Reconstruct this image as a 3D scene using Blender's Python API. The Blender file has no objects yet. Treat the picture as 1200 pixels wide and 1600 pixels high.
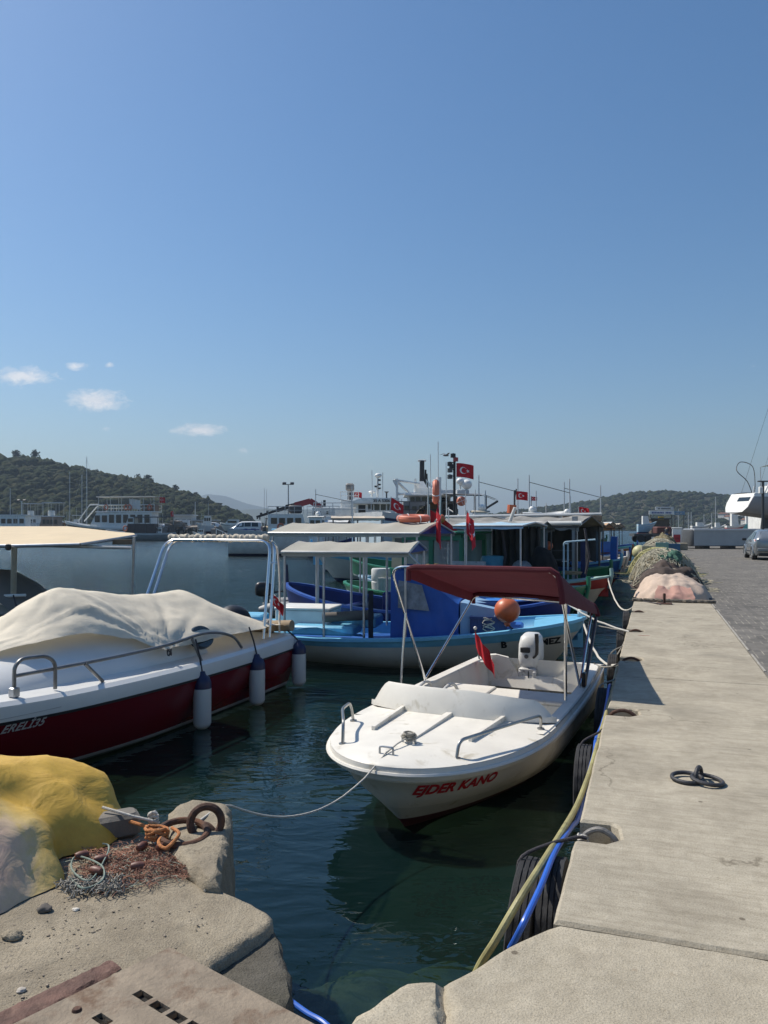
import bpy, bmesh, math, random
import numpy as np
from mathutils import Vector, Matrix, noise
from mathutils.bvhtree import BVHTree
rnd = random.Random(11)
C = bpy.context.scene.collection
# ---------------------------------------------------------------- measures
H, F, EYE, WL = 825.0, 1200.0, 1.55, -0.8
A = math.atan((1019-600)/F)            # the quay runs 19 degrees right of north (+Y)
cA, sA = math.cos(A), math.sin(A)
UL, UR = -0.367, 1.14                  # edges of the concrete strip
def W(px, py, d): return Vector(((px-600)/F*d, d, EYE-(py-H)/F*d))
def G(px, py, z=0.0):
    d = (EYE-z)*F/(py-H); return Vector(((px-600)/F*d, d, z))
def Q(u, v, z=0.0): return Vector((u*cA+v*sA, -u*sA+v*cA, z))
def lerp(a, b, t): return a+(b-a)*t
def clamp(x, a=0., b=1.): return max(a, min(b, x))
def sst(x): x = clamp(x); return x*x*(3-2*x)
def nz(x, y, z=0.0): return noise.noise(Vector((x, y, z)))

# ---------------------------------------------------------------- mesh builder
class MB:
    def __init__(s): s.v=[]; s.f=[]; s.m=[]
    def add(s, vs, fs, mi=0):
        o=len(s.v); s.v += [tuple(v) for v in vs]
        s.f += [tuple(i+o for i in f) for f in fs]
        s.m += [mi]*len(fs) if isinstance(mi,int) else list(mi)
        return s
    def box(s, c, size, rz=0, mi=0, mat=None, ch=0.0):
        x,y,z=size[0]/2,size[1]/2,size[2]/2
        if ch>0:
            k=min(ch,x*.6,y*.6,z*.6); b=[]
            for zz,ins in ((-z,k),(-z+k,0),(z-k,0),(z,k)):
                X,Y=x-ins,y-ins
                kk=k*.7
                b.append([(-X+kk,-Y,zz),(X-kk,-Y,zz),(X,-Y+kk,zz),(X,Y-kk,zz),(X-kk,Y,zz),(-X+kk,Y,zz),(-X,Y-kk,zz),(-X,-Y+kk,zz)])
            M_=(mat or Matrix.Rotation(rz,4,'Z'))
            rings=[[M_@Vector(p)+Vector(c) for p in r] for r in b]
            return s.loft(rings, mi=mi)
        vs=[Vector((i*x,j*y,k*z)) for i in(-1,1) for j in(-1,1) for k in(-1,1)]
        M_=(mat or Matrix.Rotation(rz,4,'Z'))
        vs=[M_@v+Vector(c) for v in vs]
        return s.add(vs,[(0,1,3,2),(4,6,7,5),(0,4,5,1),(2,3,7,6),(0,2,6,4),(1,5,7,3)],mi)
    def bar(s, p, q, w, h=None, mi=0):
        p,q=Vector(p),Vector(q); d=q-p; L=d.length
        if L<1e-6: return s
        h=h or w
        z=d.normalized(); up=Vector((0,0,1)) if abs(z.z)<.95 else Vector((0,1,0))
        x=up.cross(z).normalized(); y=z.cross(x)
        vs=[p+x*a*w/2+y*b*h/2+z*c*L for c in(0,1) for a,b in((-1,-1),(1,-1),(1,1),(-1,1))]
        return s.add(vs,[(3,2,1,0),(4,5,6,7),(0,1,5,4),(1,2,6,5),(2,3,7,6),(3,0,4,7)],mi)
    def tube(s, pts, r, n=8, closed=False, mi=0, caps=True):
        pts=[Vector(p) for p in pts]; N=len(pts)
        rs=r if isinstance(r,(list,tuple)) else [r]*N
        rings=[]; px=None
        for i,p in enumerate(pts):
            a=pts[(i-1)%N] if (i>0 or closed) else p
            b=pts[(i+1)%N] if (i<N-1 or closed) else p
            t=(b-a)
            t=t.normalized() if t.length>1e-9 else Vector((0,0,1))
            if px is None:
                up=Vector((0,0,1)) if abs(t.z)<.9 else Vector((1,0,0))
                x=up.cross(t).normalized()
            else:
                x=(px-t*px.dot(t))
                x=x.normalized() if x.length>1e-6 else Vector((1,0,0)).cross(t).normalized()
            y=t.cross(x); px=x
            rings.append([p+(x*math.cos(k*2*math.pi/n)+y*math.sin(k*2*math.pi/n))*rs[i] for k in range(n)])
        return s.loft(rings, mi=mi, closed_path=closed, caps=caps and not closed)
    def loft(s, rings, mi=0, closed_ring=True, caps=True, closed_path=False):
        n=len(rings[0]); N=len(rings); vs=[p for r in rings for p in r]; fs=[]; ms=[]
        K=n if closed_ring else n-1
        for i in range(N if closed_path else N-1):
            for k in range(K):
                a=i*n+k; b=i*n+(k+1)%n; c=((i+1)%N)*n+(k+1)%n; d=((i+1)%N)*n+k
                fs.append((a,b,c,d)); ms.append(mi(i,k) if callable(mi) else mi)
        if caps and closed_ring and not closed_path:
            fs.append(tuple(range(n-1,-1,-1))); fs.append(tuple((N-1)*n+k for k in range(n)))
            ms += [mi(0,0) if callable(mi) else mi, mi(N-2,0) if callable(mi) else mi]
        return s.add(vs,fs,ms)
    def grid(s, P, mi=0):
        return s.loft(P, mi=mi, closed_ring=False, caps=False)
    def lathe(s, prof, n=16, c=(0,0,0), mat=None, mi=0, caps=True):
        M_=(mat or Matrix.Identity(4))
        rings=[[Vector(c)+M_@Vector((r*math.cos(k*2*math.pi/n), r*math.sin(k*2*math.pi/n), z)) for k in range(n)] for r,z in prof]
        return s.loft(rings, mi=mi, caps=caps)
    def sphere(s, c, r, n=16, m=10, sc=(1,1,1), mi=0):
        prof=[(max(1e-4,math.sin(math.pi*i/m))*r, -math.cos(math.pi*i/m)*r) for i in range(m+1)]
        return s.lathe(prof,n,c,Matrix.Diagonal((*sc,1)),mi)
    def torus(s, c, R, r, n=32, m=10, mat=None, mi=0):
        M_=(mat or Matrix.Identity(4))
        return s.tube([Vector(c)+M_@Vector((R*math.cos(k*2*math.pi/n),R*math.sin(k*2*math.pi/n),0)) for k in range(n)], r, m, True, mi)
    def prism(s, poly, z0, z1, mi=0, M_=None):
        n=len(poly); M_=M_ or Matrix.Identity(4)
        vs=[M_@Vector((p[0],p[1],z)) for z in(z0,z1) for p in poly]
        fs=[tuple(range(n-1,-1,-1)),tuple(range(n,2*n))]+[(k,(k+1)%n,n+(k+1)%n,n+k) for k in range(n)]
        return s.add(vs,fs,mi)
    def xf(s, M_): s.v=[tuple(M_@Vector(v)) for v in s.v]; return s
    def build(s, name, mats, parent=None, loc=None, rz=0, smooth=35, recalc=True):
        me=bpy.data.meshes.new(name); me.from_pydata(s.v,[],s.f)
        if not isinstance(mats,(list,tuple)): mats=[mats]
        for m in mats: me.materials.append(m)
        me.polygons.foreach_set('material_index', s.m)
        if recalc:
            bm=bmesh.new(); bm.from_mesh(me); bmesh.ops.remove_doubles(bm,verts=bm.verts,dist=1e-5)
            bmesh.ops.recalc_face_normals(bm,faces=bm.faces); bm.to_mesh(me); bm.free()
        if smooth:
            me.polygons.foreach_set('use_smooth',[True]*len(me.polygons))
            me.set_sharp_from_angle(angle=math.radians(smooth))
        o=bpy.data.objects.new(name,me); C.objects.link(o)
        if parent: o.parent=parent
        if loc is not None: o.location=loc
        if rz: o.rotation_euler[2]=rz
        return o
    def bvh(s): return BVHTree.FromPolygons([Vector(v) for v in s.v], s.f)

def tag(o, label=None, cat=None, group=None, kind=None):
    if label: o['label']=label
    if cat: o['category']=cat
    if group: o['group']=group
    if kind: o['kind']=kind
    return o
def thing(name, label, cat, loc=(0,0,0), rz=0, group=None):
    o=bpy.data.objects.new(name,None); C.objects.link(o); o.empty_display_size=.2
    o.location=loc; o.rotation_euler=(0,0,rz)
    return tag(o,label,cat,group)
def dup(root, loc, rz, label=None, group=None):
    r=root.copy(); C.objects.link(r); r.location=loc; r.rotation_euler=(0,0,rz)
    if label: r['label']=label
    if group: r['group']=group
    for ch in list(root.children):
        c=ch.copy(); C.objects.link(c); c.parent=r
        for g in list(ch.children):
            d=g.copy(); C.objects.link(d); d.parent=c
    return r
def big_mesh(name, V, Fc, mats, mi=None, parent=None, smooth=False):
    me=bpy.data.meshes.new(name); V=np.asarray(V,dtype=np.float32); Fc=np.asarray(Fc,dtype=np.int32)
    k=Fc.shape[1]
    me.vertices.add(len(V)); me.vertices.foreach_set('co',V.ravel())
    me.loops.add(Fc.size); me.loops.foreach_set('vertex_index',Fc.ravel())
    me.polygons.add(len(Fc)); me.polygons.foreach_set('loop_start',np.arange(0,Fc.size,k,dtype=np.int32))
    if not isinstance(mats,(list,tuple)): mats=[mats]
    for m in mats: me.materials.append(m)
    if mi is not None: me.polygons.foreach_set('material_index',np.asarray(mi,dtype=np.int32))
    if smooth: me.polygons.foreach_set('use_smooth',np.ones(len(Fc),dtype=bool))
    me.update(calc_edges=True); me.validate()
    o=bpy.data.objects.new(name,me); C.objects.link(o)
    if parent: o.parent=parent
    return o
def bend(pts, k=6):                      # smooth a polyline (Catmull-Rom)
    pts=[Vector(p) for p in pts]; out=[]
    for i in range(len(pts)-1):
        p0=pts[max(i-1,0)];p1=pts[i];p2=pts[i+1];p3=pts[min(i+2,len(pts)-1)]
        for j in range(k):
            t=j/k
            out.append(.5*((2*p1)+(p2-p0)*t+(2*p0-5*p1+4*p2-p3)*t*t+(3*p1-p0-3*p2+p3)*t**3))
    out.append(pts[-1]); return out
def hang(p, q, sag, n=14):
    p,q=Vector(p),Vector(q); return [p.lerp(q,i/n)-Vector((0,0,sag*4*(i/n)*(1-i/n))) for i in range(n+1)]
def fillet(pts, r=.1, k=5):              # round the corners of a polyline
    pts=[Vector(p) for p in pts]; out=[pts[0]]
    for a,b,c in zip(pts,pts[1:],pts[2:]):
        d1=(a-b);d2=(c-b); rr=min(r,d1.length*.49,d2.length*.49)
        s=b+d1.normalized()*rr; e=b+d2.normalized()*rr
        for j in range(k+1):
            t=j/k; out.append(s*(1-t)**2+b*2*t*(1-t)+e*t*t)
    out.append(pts[-1]); return out
_font={}
def text_geo(s, size, shear=0.0, bold=0.0, spacing=1.0):
    cu=bpy.data.curves.new('lettering','FONT'); cu.body=s; cu.size=size; cu.shear=shear; cu.offset=bold; cu.space_character=spacing
    cu.resolution_u=3
    o=bpy.data.objects.new('lettering',cu); C.objects.link(o)
    dg=bpy.context.evaluated_depsgraph_get(); me=o.evaluated_get(dg).to_mesh()
    vs=[v.co.copy() for v in me.vertices]; fs=[tuple(p.vertices) for p in me.polygons]
    o.evaluated_get(dg).to_mesh_clear(); bpy.data.objects.remove(o); bpy.data.curves.remove(cu)
    return vs,fs
def decal(s, size, o, ux, uy, mat, parent, bvh=None, cast=None, name='lettering', shear=0, bold=0, gap=.004, spacing=1.0, center=False):
    vs,fs=text_geo(s,size,shear,bold,spacing); o=Vector(o);ux=Vector(ux);uy=Vector(uy)
    if center and vs:
        xs=[v.x for v in vs]; mx=(min(xs)+max(xs))/2; vs=[Vector((v.x-mx,v.y,0)) for v in vs]
    out=[]
    for v in vs:
        p=o+ux*v.x+uy*v.y
        if bvh:
            c=Vector(cast).normalized(); h=bvh.ray_cast(p-c*2.0,c)
            if h[0] is not None: p=h[0]-c*gap
        out.append(p)
    b=MB(); b.add(out,fs); return b.build(name,mat,parent,smooth=0,recalc=False)

# ---------------------------------------------------------------- materials
MATS={}
def nodes(name):
    m=bpy.data.materials.new(name); m.use_nodes=True; nt=m.node_tree
    return m,nt,nt.nodes['Principled BSDF']
def ramp(nt, stops):
    r=nt.nodes.new('ShaderNodeValToRGB'); e=r.color_ramp.elements
    while len(e)>1: e.remove(e[-1])
    for i,(p,c) in enumerate(stops):
        q=e[0] if i==0 else e.new(p)
        q.position=p; q.color=(*c,1) if len(c)==3 else c
    return r
def texco(nt, out='Object', scale=None, rot=None):
    t=nt.nodes.new('ShaderNodeTexCoord'); o=t.outputs[out]
    if scale or rot:
        mp=nt.nodes.new('ShaderNodeMapping'); nt.links.new(o,mp.inputs[0])
        if scale: mp.inputs['Scale'].default_value=scale
        if rot: mp.inputs['Rotation'].default_value=rot
        o=mp.outputs[0]
    return o
def noisen(nt, co, sc, det=4, rough=.55, dist=0):
    n=nt.nodes.new('ShaderNodeTexNoise'); nt.links.new(co,n.inputs['Vector'])
    n.inputs['Scale'].default_value=sc; n.inputs['Detail'].default_value=det
    n.inputs['Roughness'].default_value=rough; n.inputs['Distortion'].default_value=dist
    return n.outputs['Fac']
def mixc(nt, fac, a, b, mode='MIX'):
    n=nt.nodes.new('ShaderNodeMix'); n.data_type='RGBA'; n.blend_type=mode
    for sock,v in ((n.inputs[0],fac),(n.inputs[6],a),(n.inputs[7],b)):
        if isinstance(v,bpy.types.NodeSocket): nt.links.new(v,sock)
        elif isinstance(v,(int,float)): sock.default_value=v
        else: sock.default_value=(*v,1) if len(v)==3 else v
    return n.outputs[2]
def bumpn(nt, h, strength, dist=.01, normal=None):
    b=nt.nodes.new('ShaderNodeBump'); b.inputs['Strength'].default_value=strength; b.inputs['Distance'].default_value=dist
    nt.links.new(h,b.inputs['Height'])
    if normal is not None: nt.links.new(normal,b.inputs['Normal'])
    return b.outputs[0]
def mul(c,k): return tuple(min(1,x*k) for x in c[:3])
def M(name, col, rough=.55, metal=0, var=.12, sc=2.5, bump=0, bsc=30, stain=None, coat=0, co_scale=None, bdist=.01, spec=.5):
    if name in MATS: return MATS[name]
    m,nt,b=nodes(name); co=texco(nt,'Object',co_scale)
    f=noisen(nt,co,sc,5,.6)
    c=ramp(nt,[(.3,mul(col,1-var)),(.7,mul(col,1+var))]); nt.links.new(f,c.inputs[0]); out=c.outputs[0]
    if stain:
        scol,amt,ssc=stain
        g=noisen(nt,co,ssc,6,.65,.4)
        r=ramp(nt,[(1-amt-.08,(0,0,0)),(1-amt+.08,(1,1,1))]); nt.links.new(g,r.inputs[0])
        out=mixc(nt,r.outputs[0],out,scol)
    nt.links.new(out,b.inputs['Base Color'])
    b.inputs['Roughness'].default_value=rough; b.inputs['Metallic'].default_value=metal
    b.inputs['Specular IOR Level'].default_value=spec
    if coat: b.inputs['Coat Weight'].default_value=coat; b.inputs['Coat Roughness'].default_value=.08
    if bump: nt.links.new(bumpn(nt,noisen(nt,co,bsc,5,.6),bump,bdist),b.inputs['Normal'])
    MATS[name]=m; return m
def glass(name='dark_glass', col=(.02,.03,.035), rough=.05):
    if name in MATS: return MATS[name]
    m,nt,b=nodes(name); b.inputs['Base Color'].default_value=(*col,1); b.inputs['Roughness'].default_value=rough
    b.inputs['Specular IOR Level'].default_value=.6; MATS[name]=m; return m

gel   = M('white_gelcoat',(.72,.72,.70),.28,0,.05,1.5,.05,8,((.45,.42,.36),.22,3))
gelold= M('chalky_white_gelcoat',(.72,.69,.62),.5,0,.08,3,.12,25,((.44,.39,.29),.34,4.2))
wpaint= M('white_boat_paint',(.66,.66,.63),.5,0,.08,2,.15,14,((.36,.30,.22),.28,5))
redgel= M('deep_red_gelcoat',(.16,.006,.012),.16,0,.08,1)
redpt = M('red_paint',(.36,.03,.03),.5,0,.15,3,.1,20)
antif = M('dark_red_antifouling',(.06,.008,.010),.7,0,.3,6,.3,40)
navy  = M('navy_paint',(.012,.018,.07),.4,0,.2,3,.1,20)
black = M('black_plastic',(.012,.012,.014),.35,0,.2,4)
rubber= M('tyre_rubber',(.022,.022,.024),.75,0,.35,9,.3,60,((.09,.085,.08),.3,14))
blue  = M('strong_blue_paint',(.02,.11,.40),.45,0,.18,3,.2,18,((.12,.16,.22),.28,6))
dblue = M('deep_blue_paint',(.012,.03,.17),.42,0,.2,3,.2,18)
sky_b = M('light_blue_paint',(.16,.45,.66),.5,0,.14,3,.2,18,((.30,.42,.46),.28,6))
pblue = M('pale_blue_paint',(.36,.52,.62),.5,0,.1,3,.2,18,((.30,.30,.27),.25,6))
turq  = M('turquoise_paint',(.12,.42,.42),.5,0,.15,3,.2,18,((.28,.36,.32),.3,7))
green = M('green_paint',(.015,.17,.09),.45,0,.15,3,.15,18,((.10,.14,.10),.25,6))
dgreen= M('dark_green_paint',(.008,.06,.045),.45,0,.2,3,.15,18)
yellow= M('yellow_paint',(.50,.30,.03),.5,0,.15,3)
grey  = M('grey_paint',(.30,.31,.32),.5,0,.12,2,.1,15,((.18,.14,.11),.25,5))
lgrey = M('pale_grey_paint',(.52,.54,.55),.5,0,.1,2,.1,15,((.30,.24,.18),.25,4))
dgrey = M('dark_grey_paint',(.07,.072,.075),.5,0,.2,3,.1,20)
steel = M('stainless_steel',(.70,.71,.72),.18,1,.05,4)
galv  = M('galvanised_steel',(.42,.43,.44),.42,.8,.15,8,.05,40)
rust  = M('rusty_iron',(.085,.045,.032),.8,.2,.45,14,.6,70,((.16,.07,.035),.42,9))
iron  = M('dark_worn_iron',(.06,.06,.065),.55,.5,.3,10,.4,70,((.11,.07,.05),.3,12))
wood  = M('weathered_wood',(.20,.14,.09),.7,0,.25,3,.4,30,None,0,(1,8,8))
varn  = M('varnished_wood',(.22,.09,.03),.35,0,.25,3,.2,20,None,0,(1,8,8))
canv  = M('beige_canvas',(.56,.50,.40),.85,0,.07,2,.25,120,((.36,.32,.26),.22,3))
canvg = M('grey_beige_canvas',(.35,.335,.285),.85,0,.08,2,.25,120,((.24,.23,.2),.25,2.5))
sand  = M('sand_canvas',(.62,.50,.33),.85,0,.07,2,.25,120,((.45,.35,.24),.25,3))
grytp = M('faded_grey_tarpaulin',(.22,.215,.20),.8,0,.3,2.2,.5,9,((.45,.44,.41),.35,3))
btarp = M('blue_tarpaulin',(.012,.085,.37),.5,0,.15,3,.4,9)
foam  = M('tan_foam',(.33,.25,.16),.85,0,.12,6,.3,60)
gfoam = M('grey_foam',(.13,.115,.10),.8,0,.12,6,.3,60)
orang = M('orange_plastic',(.55,.13,.05),.42,0,.14,5,.1,20,((.35,.12,.06),.25,5))
orcol = M('orange_lifebuoy',(.60,.17,.10),.55,0,.15,5)
crate = M('blue_crate_plastic',(.015,.045,.16),.45,0,.2,5)
bplas = M('bright_blue_plastic',(.02,.16,.50),.4,0,.15,5)
flagr = M('red_flag_cloth',(.52,.012,.022),.75,0,.08,8)
flagw = M('white_flag_cloth',(.78,.77,.75),.75,0,.05,8)
ropew = M('white_rope',(.56,.53,.47),.85,0,.15,40,.8,120)
ropeg = M('grey_rope',(.30,.28,.24),.85,0,.2,40,.8,120)
ropeo = M('orange_rope',(.50,.20,.07),.85,0,.25,40,.8,120)
roped = M('dark_rope',(.05,.045,.05),.85,0,.25,40,.8,120)
hoseb = M('blue_hose',(.03,.12,.52),.35,0,.1,10)
hosey = M('olive_yellow_hose',(.30,.27,.12),.5,0,.25,9,.2,60,((.42,.40,.16),.4,5))
lred  = M('red_lettering',(.45,.015,.02),.5,0,.15,9)
lblk  = M('black_lettering',(.012,.013,.018),.5,0,.2,9)
lwht  = M('pale_lettering',(.50,.49,.48),.5,0,.1,9)
lblu  = M('blue_lettering',(.02,.05,.25),.5,0,.1,9)
skin  = M('skin',(.42,.25,.17),.6)
hair  = M('dark_hair',(.02,.015,.012),.7)
shirt = M('white_shirt',(.7,.7,.7),.8)
denim = M('blue_trousers',(.05,.10,.22),.8)
lampw = M('lamp_white',(.75,.75,.72),.4)
silver= M('silver_car_paint',(.27,.29,.30),.25,.55,.04,2,0,30,None,.6)
cwhite= M('white_car_paint',(.72,.73,.74),.25,0,.03,2,0,30,None,.5)
redl  = M('red_light_lens',(.35,.02,.03),.15)
glassd= glass()
clear = None
def clear_vinyl():
    global clear
    if clear: return clear
    m,nt,b=nodes('clear_vinyl'); out=nt.nodes['Material Output']
    tr=nt.nodes.new('ShaderNodeBsdfTransparent'); tr.inputs[0].default_value=(.75,.78,.8,1)
    mx=nt.nodes.new('ShaderNodeMixShader'); b.inputs['Base Color'].default_value=(.5,.52,.55,1); b.inputs['Roughness'].default_value=.12
    nt.links.new(bumpn(nt,noisen(nt,texco(nt),12,3),.6,.02),b.inputs['Normal'])
    mx.inputs[0].default_value=.35; nt.links.new(tr.outputs[0],mx.inputs[1]); nt.links.new(b.outputs[0],mx.inputs[2])
    nt.links.new(mx.outputs[0],out.inputs[0]); clear=m; return m
def canopy_mat(name,col,trans=.35):
    if name in MATS: return MATS[name]
    m,nt,b=nodes(name); out=nt.nodes['Material Output']; co=texco(nt)
    c=ramp(nt,[(.3,mul(col,.88)),(.7,mul(col,1.1))]); nt.links.new(noisen(nt,co,3,5,.6),c.inputs[0])
    nt.links.new(c.outputs[0],b.inputs['Base Color']); b.inputs['Roughness'].default_value=.85
    n=bumpn(nt,noisen(nt,co,5,4,.6,.5),.4,.02); nt.links.new(n,b.inputs['Normal'])
    t=nt.nodes.new('ShaderNodeBsdfTranslucent'); nt.links.new(c.outputs[0],t.inputs[0]); nt.links.new(n,t.inputs['Normal'])
    mx=nt.nodes.new('ShaderNodeMixShader'); mx.inputs[0].default_value=trans
    nt.links.new(b.outputs[0],mx.inputs[1]); nt.links.new(t.outputs[0],mx.inputs[2]); nt.links.new(mx.outputs[0],out.inputs[0])
    MATS[name]=m; return m
maroon=canopy_mat('maroon_canvas',(.10,.010,.020),.13)
cover =canopy_mat('cream_boat_cover',(.74,.67,.54),.14)

# ---------------------------------------------------------------- shared small builders
def flag_mesh(w, h, sag=.15, wave=.06, seed=0, nx=44, ny=30, emblem=True, droop=0.0):
    """a cloth in the local xz plane, hoist at x=0, crescent and star woven in"""
    b=MB(); P=[]
    for j in range(ny+1):
        row=[]
        for i in range(nx+1):
            u,v=i/nx,j/ny
            x=u*w*(1-.25*droop); z=(v-1)*h - sag*u*u*w - droop*u*w*.9
            y=wave*math.sin(u*7+seed+v*1.5)*u**.6 + wave*.4*math.sin(u*15+v*3+seed)
            row.append((x,y,z))
        P.append(row)
    def mi(j,i):
        if not emblem: return 0
        u=(i+.5)/nx*w/h; v=(j+.5)/ny
        d1=math.hypot(u-.5,v-.5); d2=math.hypot(u-.5625,v-.5)
        if d1<.25 and d2>.2: return 1
        a=math.atan2(v-.5,u-.82)+math.pi; r=math.hypot(u-.82,v-.5)
        k=math.cos(math.pi/5)/math.cos((a%(2*math.pi/5))-math.pi/5)
        if r<.125*(.42+.58*(abs(((a/(2*math.pi/5))%1)-.5)*2)): return 1
        return 0
    b.grid(P,mi); return b
def put_flag(parent, pole_pts, r, w, h, at, ang, **kw):
    p=MB().tube(pole_pts,r,6).build('flag_pole',galv,parent)
    f=flag_mesh(w,h,**kw)
    f.xf(Matrix.Translation(at)@Matrix.Rotation(ang,4,'Z')); f.build('flag',[flagr,flagw],p)
    return p
def ring_mesh(R, r, mat=None, c=(0,0,0), wob=.0):
    b=MB(); M_=mat or Matrix.Identity(4)
    b.tube([Vector(c)+M_@Vector((R*(1+wob*math.sin(2*a))*math.cos(a),R*math.sin(a),0)) for a in [k*2*math.pi/28 for k in range(28)]],r,10,True)
    return b
def rope(name, label, pts, r, mat, cat='rope', group=None):
    pts=[Vector(p) for p in pts]
    pts=[p+Vector((nz(p.x*9,p.y*9,1),nz(p.x*9,p.y*9,5),nz(p.y*9,p.z*9,8)))*r*.6 for p in pts]
    o=MB().tube(pts,r,8).build(name,mat); return tag(o,label,cat,group)

# ---------------------------------------------------------------- hulls
def lag(b,m,s,t):   # t: 0 stern .. 1 bow
    return s*(1-t)*(1-2*t)+m*4*t*(1-t)+b*t*(2*t-1)
def hull_pts(L, levels, n=26, double=False):
    """levels: (z_bow,z_mid,z_stern, a0, halfB, E, p, q, stern_ratio) from keel to sheer; +y side, x from stern 0 to bow L"""
    P=[]
    for (zb,zm,zs,a0,B,E,p,q,sr) in levels:
        row=[]
        for i in range(n+1):
            t=i/n; t=t**1.7 if not double else (.5-.5*math.cos(math.pi*t))
            a=a0+(L-a0)*t - (a0*.8*t if double else 0)
            x=a-a0
            y=B*(max(0,1-max(0,1-x/E)**p))**(1/q)
            xm=L*.45
            if double:
                xs=(L-a0*.8)-a
                y=min(y,B*(max(0,1-max(0,1-xs/(E*1.05))**p))**(1/q))
            elif a>xm: y*=1-(1-sr)*((a-xm)/(L-xm))**2
            row.append(Vector((L-a,y,lag(zb,zm,zs,1-a/L))))
        P.append(row)
    return P
def mirror(P): return [[Vector((p.x,-p.y,p.z)) for p in r] for r in P]
def hull_mesh(P, mats_by_level, transom=True):
    b=MB(); n=len(P[0])
    for S in (P,mirror(P)): b.grid(S,lambda j,i: mats_by_level[j])
    for j in range(len(P)-1):        # transom strips
        a,c=P[j][-1],P[j+1][-1]
        b.add([a,c,Vector((c.x,-c.y,c.z)),Vector((a.x,-a.y,a.z))],[(0,1,2,3)],mats_by_level[j])
    k=P[0]
    for i in range(n-1):
        a,c=k[i],k[i+1]; b.add([a,c,Vector((c.x,-c.y,c.z)),Vector((a.x,-a.y,a.z))],[(0,1,2,3)],mats_by_level[0])
    return b
def outline(row, inset=0.0, dz=0.0, i0=0, i1=None):
    """closed loop starboard->port of a sheer row"""
    r=row[i0:i1]
    out=[]
    for i,p in enumerate(r):
        a=r[max(i-1,0)]; c=r[min(i+1,len(r)-1)]
        t=(c-a); t.z=0; t=t.normalized() if t.length>1e-6 else Vector((-1,0,0))
        nrm=Vector((-t.y,t.x,0))        # for bow->stern on +y side this points...
        if nrm.y<0 or (abs(nrm.y)<1e-3 and nrm.x<0): nrm=-nrm
        q=p-nrm*inset; 
        if q.y<0: q.y=0
        out.append(Vector((q.x,q.y,p.z+dz)))
    return out
def deck_strip(b, row, mi=0, camber=0.0, k=5):
    """surface spanning a +y edge row and its mirror"""
    G_=[]
    for p in row:
        G_.append([Vector((p.x,p.y*(1-2*j/(2*k)) ,p.z+camber*(1-(1-j/k)**2)*min(1,p.y*2))) for j in range(2*k+1)])
    b.grid(G_,mi); return b
# ---------------------------------------------------------------- sky, sun, camera, air
sc=bpy.context.scene
SUN_AZ, SUN_EL = math.radians(-60), math.radians(50)      # left of the camera axis (+Y), above the horizon
sdir=Vector((math.sin(SUN_AZ)*math.cos(SUN_EL), math.cos(SUN_AZ)*math.cos(SUN_EL), math.sin(SUN_EL)))
w=bpy.data.worlds.new('World'); sc.world=w; w.use_nodes=True; nt=w.node_tree; bg=nt.nodes['Background']
sk=nt.nodes.new('ShaderNodeTexSky'); sk.sky_type='NISHITA'; sk.sun_disc=False
sk.sun_elevation=SUN_EL; sk.sun_rotation=SUN_AZ; sk.altitude=0; sk.air_density=1.15; sk.dust_density=.9; sk.ozone_density=2.6
bg.inputs[1].default_value=.085
# a few small cumulus clouds low in the sky (direction space)
tc=nt.nodes.new('ShaderNodeTexCoord'); sp=nt.nodes.new('ShaderNodeSeparateXYZ'); nt.links.new(tc.outputs['Generated'],sp.inputs[0])
def mth(op,a,b=None,c=None,clampit=False):
    n=nt.nodes.new('ShaderNodeMath'); n.operation=op; n.use_clamp=clampit
    for k,v in enumerate((a,b,c)):
        if v is None: continue
        if isinstance(v,bpy.types.NodeSocket): nt.links.new(v,n.inputs[k])
        else: n.inputs[k].default_value=v
    return n.outputs[0]
ysafe=mth('MAXIMUM',sp.outputs[1],.02)
X=mth('DIVIDE',sp.outputs[0],ysafe); Z=mth('DIVIDE',sp.outputs[2],ysafe)
best=None
for (px,py,rx,ry,k) in ((35,588,80,23,1.0),(150,625,70,27,1.15),(118,573,34,12,.7),(172,570,16,9,.7),(312,672,66,16,1.05),(166,671,14,8,.5),(378,704,28,8,.45),(577,729,30,6,.4),(1178,572,20,6,.4)):
    dx=mth('DIVIDE',mth('SUBTRACT',X,(px-600)/F),rx/F)
    zz=mth('SUBTRACT',Z,(H-py)/F)
    dz=mth('DIVIDE',zz,ry/F)
    r=mth('SQRT',mth('ADD',mth('MULTIPLY',dx,dx),mth('MULTIPLY',dz,dz)))
    e=mth('MULTIPLY',mth('SUBTRACT',1.0,r),k)
    best=e if best is None else mth('MAXIMUM',best,e)
cx=nt.nodes.new('ShaderNodeCombineXYZ'); nt.links.new(X,cx.inputs[0]); nt.links.new(mth('MULTIPLY',Z,1.9),cx.inputs[1])
cn=noisen(nt,cx.outputs[0],58,9,.68,.5)
mask=mth('MULTIPLY',mth('ADD',mth('ADD',mth('MULTIPLY',best,.75),mth('MULTIPLY',cn,1.1)),-.78),2.1,None,True)
mask=mth('MULTIPLY',mask,mth('GREATER_THAN',sp.outputs[1],.03))
hz=mth('MULTIPLY',mask,.85)
ccol=mixc(nt,cn,(7.4,7.5,8.0),(11.5,11.2,11.0))
hs=nt.nodes.new('ShaderNodeHueSaturation'); hs.inputs['Saturation'].default_value=1.2; hs.inputs['Value'].default_value=1.0; nt.links.new(mixc(nt,1.0,sk.outputs[0],(.93,.995,1.05),'MULTIPLY'),hs.inputs['Color'])
nt.links.new(mixc(nt,hz,hs.outputs[0],ccol),bg.inputs[0])
sun=bpy.data.lights.new('sun','SUN'); sun.energy=4.4; sun.angle=math.radians(.53); sun.color=(1,.93,.82)
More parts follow.
